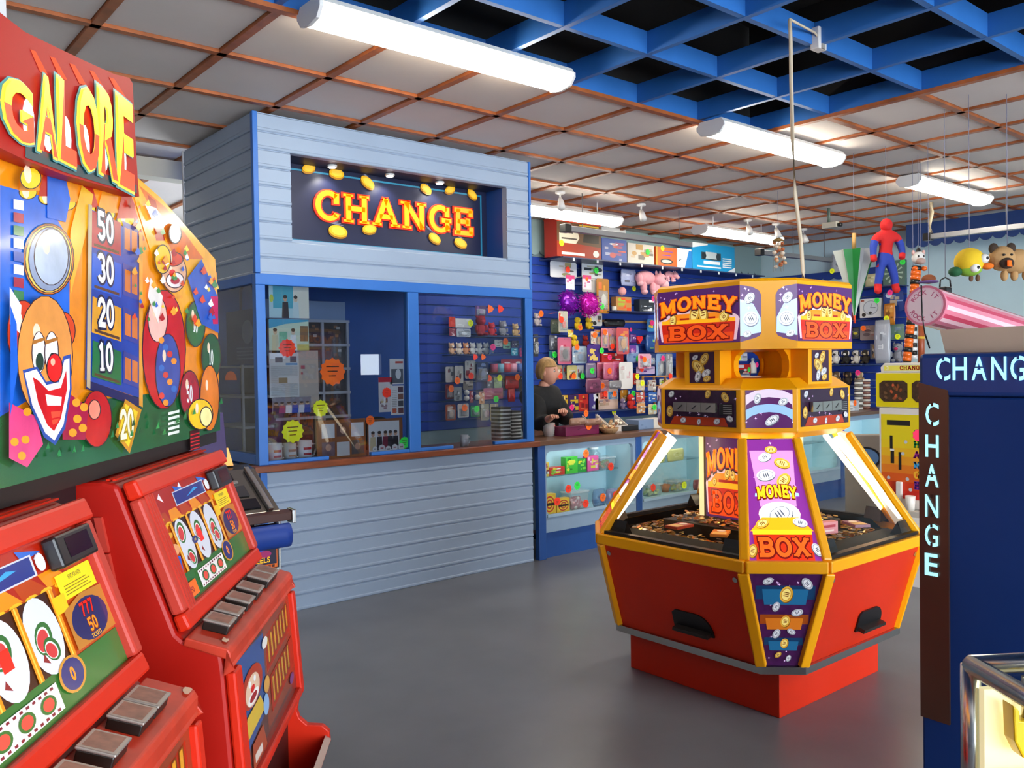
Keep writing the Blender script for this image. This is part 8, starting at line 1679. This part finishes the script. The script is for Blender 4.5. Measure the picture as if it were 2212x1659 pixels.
# shell mobile
P = atd(1681, 535, 8.0); t = thing('shell_mobile', 'brown shell wind chime hanging behind the pusher top', 'wind chime', tuple(P)); m = MB(); m.lathe([(.004, .09), (.04, .08), (.055, .06)], (P.x, P.y, P.z), pm('#8a6a34', .5), 12); m.build('top_shell', t); line(t, P+ZV*.09); R = random.Random(3)
for k in range(22): a = R.uniform(0, 6.28); r = R.uniform(.02, .06); z = .05-.009*k*1.2; MB().ell((P.x+r*math.cos(a), P.y+r*math.sin(a), P.z+z), (.02, .02, .017), pm(R.choice(('#b0582a', '#d8b08a', '#c8703a', '#e8d8c4')), .4), 8, 6).build('shell', t)
for k in range(6): a = k*1.047; MB().tube([(P.x+.045*math.cos(a), P.y+.045*math.sin(a), P.z+.07), (P.x+.045*math.cos(a), P.y+.045*math.sin(a), P.z-.22)], .0015, pm('#a89a80', .6), 4).build('string', t)
# zebra headed tiger striped pole
DZ = 6.7; Pz = atd(1984, 560, DZ); t = thing('inflatable_pole', 'inflatable tiger striped pole with a zebra head', 'inflatable', tuple(atd(1958, 790, DZ))); OR, BK, WH_ = pm('#ef6a12', .35, coat=.4), pm('#1c1816', .4), pm('#e8e6e2', .35, coat=.4)
A1, A2 = atd(1980, 575, DZ), atd(1958, 790, DZ); nseg = 22
for k in range(nseg):
    p, q = A1.lerp(A2, k/nseg), A1.lerp(A2, (k+1)/nseg); bulge = 1.15 if k < 4 else 1; m = MB(); m.tube([tuple(p), tuple(p.lerp(q, .5)), tuple(q)], [.031*bulge, .033*bulge, .031*bulge], OR if k % 3 else BK, 12); m.build('stripe_segment', t)
hz = MB(); hz.ell(tuple(Pz+ZV*.01), (.05, .05, .05), WH_, 16, 10); hzo = hz.build('zebra_head', t); MB().ell(tuple(Pz-ZV*.02+fx*.04), (.036, .036, .026), pm('#b99a90', .5), 12, 8).build('snout', hzo); MB().ell(tuple(Pz+ZV*.055), (.018, .018, .035), BK, 10, 7).build('mane', hzo)
for sgn in (-1, 1): MB().ell(tuple(Pz+ZV*.05+sx_*(.04*sgn)), (.014, .014, .022), pm('#d8a8a0', .5), 8, 6).build('ear', hzo); MB().ell(tuple(Pz+ZV*.018+sx_*(.02*sgn)+fx*.045), (.007, .007, .01), BK, 8, 6).build('eye', hzo); MB().ell(tuple(Pz-ZV*.075+sx_*(.035*sgn)+fx*.02), (.024, .024, .02), OR, 10, 6).build('paw', t)
line(t, Pz+ZV*.08)
A1, A2 = atd(1973, 690, 6.85), atd(1974, 775, 6.85); t = thing('inflatable_pole', 'white and black zebra striped inflatable pole behind the tiger one', 'inflatable', tuple(A2))
for k in range(10): p, q = A1.lerp(A2, k/10), A1.lerp(A2, (k+1)/10); MB().tube([tuple(p), tuple(q)], .026, WH_ if k % 2 else BK, 12).build('stripe_segment', t)
line(t, A1)
A1, A2 = atd(1990, 700, 7.0), atd(1990, 790, 7.0); t = thing('inflatable_pole', 'plain brown inflatable pole beside the striped ones', 'inflatable', tuple(A2)); m = MB(); m.tube([tuple(A1), tuple(A2)], .026, pm('#a8502a', .4), 12); m.build('tube', t); MB().tube([tuple(A1.lerp(A2, .3)), tuple(A1.lerp(A2, .36))], .0265, pm('#e8b83a', .4), 12).build('band', t); line(t, A1)
# yellow bird and tan dog
DB = 5.2
Pb_ = atd(2094, 565, DB); t = thing('soft_toy', 'plump yellow bird plush with white eyes hanging by the navy pelmet', 'soft toy', tuple(Pb_)); YB2 = pm('#e8c020', .85, bump=.4, scale=40)
MB().ell(tuple(Pb_), (.085, .085, .082), YB2, 20, 12).build('body', t); MB().ell(tuple(Pb_-ZV*.045), (.07, .07, .045), pm('#8ab83a', .85), 16, 9).build('belly', t)
for a, z in ((.055, .01), (.0, -.045)): e_ = MB().ell(tuple(Pb_+sx_*a+fx*.062+ZV*z), (.03, .03, .028), pm('#f0eee8', .5), 12, 8).build('eye', t); MB().ell(tuple(Pb_+sx_*(a+.006)+fx*.088+ZV*z), (.010, .010, .010), BLK, 8, 6).build('pupil', e_)
MB().ell(tuple(Pb_+sx_*.085+fx*.045-ZV*.035), (.035, .035, .02), pm('#f07818', .8), 10, 7).build('beak', t); MB().ell(tuple(Pb_-sx_*.085-ZV*.06), (.04, .04, .03), pm('#1c5a34', .8), 10, 7).build('tail', t)
for a in (.01, .05): MB().ell(tuple(Pb_+sx_*a-ZV*.1), (.014, .014, .022), pm('#6a4a34', .8), 8, 6).build('foot', t)
line(t, Pb_+ZV*.08)
Pp = atd(2176, 565, DB); t = thing('soft_toy', 'tan pug plush with dark ears hanging beside the yellow bird', 'soft toy', tuple(Pp)); TN, DKB = pm('#b9905e', .85, bump=.4, scale=40), pm('#3a2a1e', .85)
RX = Matrix(((sx_.x, fx.x, 0), (sx_.y, fx.y, 0), (0, 0, 1)))
MB().ell(tuple(Pp+sx_*.05), (.105, .075, .075), TN, 18, 11, RX).build('body', t); hp3 = MB().ell(tuple(Pp-sx_*.05+ZV*.015+fx*.03), (.075, .07, .075), TN, 18, 11, RX).build('head', t)
MB().ell(tuple(Pp-sx_*.055-ZV*.02+fx*.09), (.042, .03, .034), DKB, 14, 9, RX).build('muzzle', hp3); MB().box(tuple(Pp-sx_*.055-ZV*.025+fx*.122), (.05, .01, .035), pm(FLU['orange'], .6, emit=.3)).build('mouth_tag', hp3)
for a in (-.10, .005): MB().ell(tuple(Pp+sx_*a+ZV*.075+fx*.03), (.03, .02, .034), DKB, 10, 7, RX).build('ear', hp3)
for a in (-.075, -.03): MB().ell(tuple(Pp+sx_*a+ZV*.03+fx*.095), (.010, .01, .007), BLK, 8, 6, RX).build('eye', hp3)
for a in (-.03, .03, .10, .13): MB().ell(tuple(Pp+sx_*a-ZV*.085+fx*.02), (.022, .022, .035), TN, 10, 7, RX).build('leg', t)
MB().ell(tuple(Pp+sx_*.15+ZV*.065), (.02, .02, .028), DKB, 10, 7, RX).build('tail', t); line(t, Pp+ZV*.06)
# brown cap hat and black handle behind the rock stick
P = atd(2006, 603, 6.3); m = MB(); m.ell(tuple(P), (.05, .05, .035), pm('#8a4a24', .7), 14, 8); m.ell(tuple(P-ZV*.02), (.07, .07, .012), pm('#6a4a8a', .7), 14, 6); m.tube([tuple(P+ZV*.03), (P.x, P.y, ZC-.001)], .0018, pm('#8a8aa0', .6), 5); tag(m.build('felt_hat'), 'brown and purple felt hat hanging above the rock stick', 'hat')
P = atd(2042, 630, 5.5); t = thing('handbag', 'small black handbag behind the rock stick', 'bag', tuple(P)); MB().box(tuple(P), (.09, .05, .06), BLK).build('bag_body', t, bev=.01); MB().tube([tuple(P+sx_*(-.035)+ZV*.03), tuple(P+sx_*(-.03)+ZV*.075), tuple(P+ZV*.09), tuple(P+sx_*.03+ZV*.075), tuple(P+sx_*.035+ZV*.03)], .005, BLK, 6).build('handle', t); line(t, P+ZV*.09)
# heater on the back wall
carton(Face(1, 6.93), 1300, 486, 1352, 505, 'white air heater unit', '#e4e2e0', ['#b9b7b4'], .07, None, 'fixed high on the back wall', 'heater', n=0, extra=lambda m, u, v, W_, H_: m.rect(u+W_*.05, v+H_*.1, u+W_*.95, v+H_*.25, pm('#6a6c80', .4)))
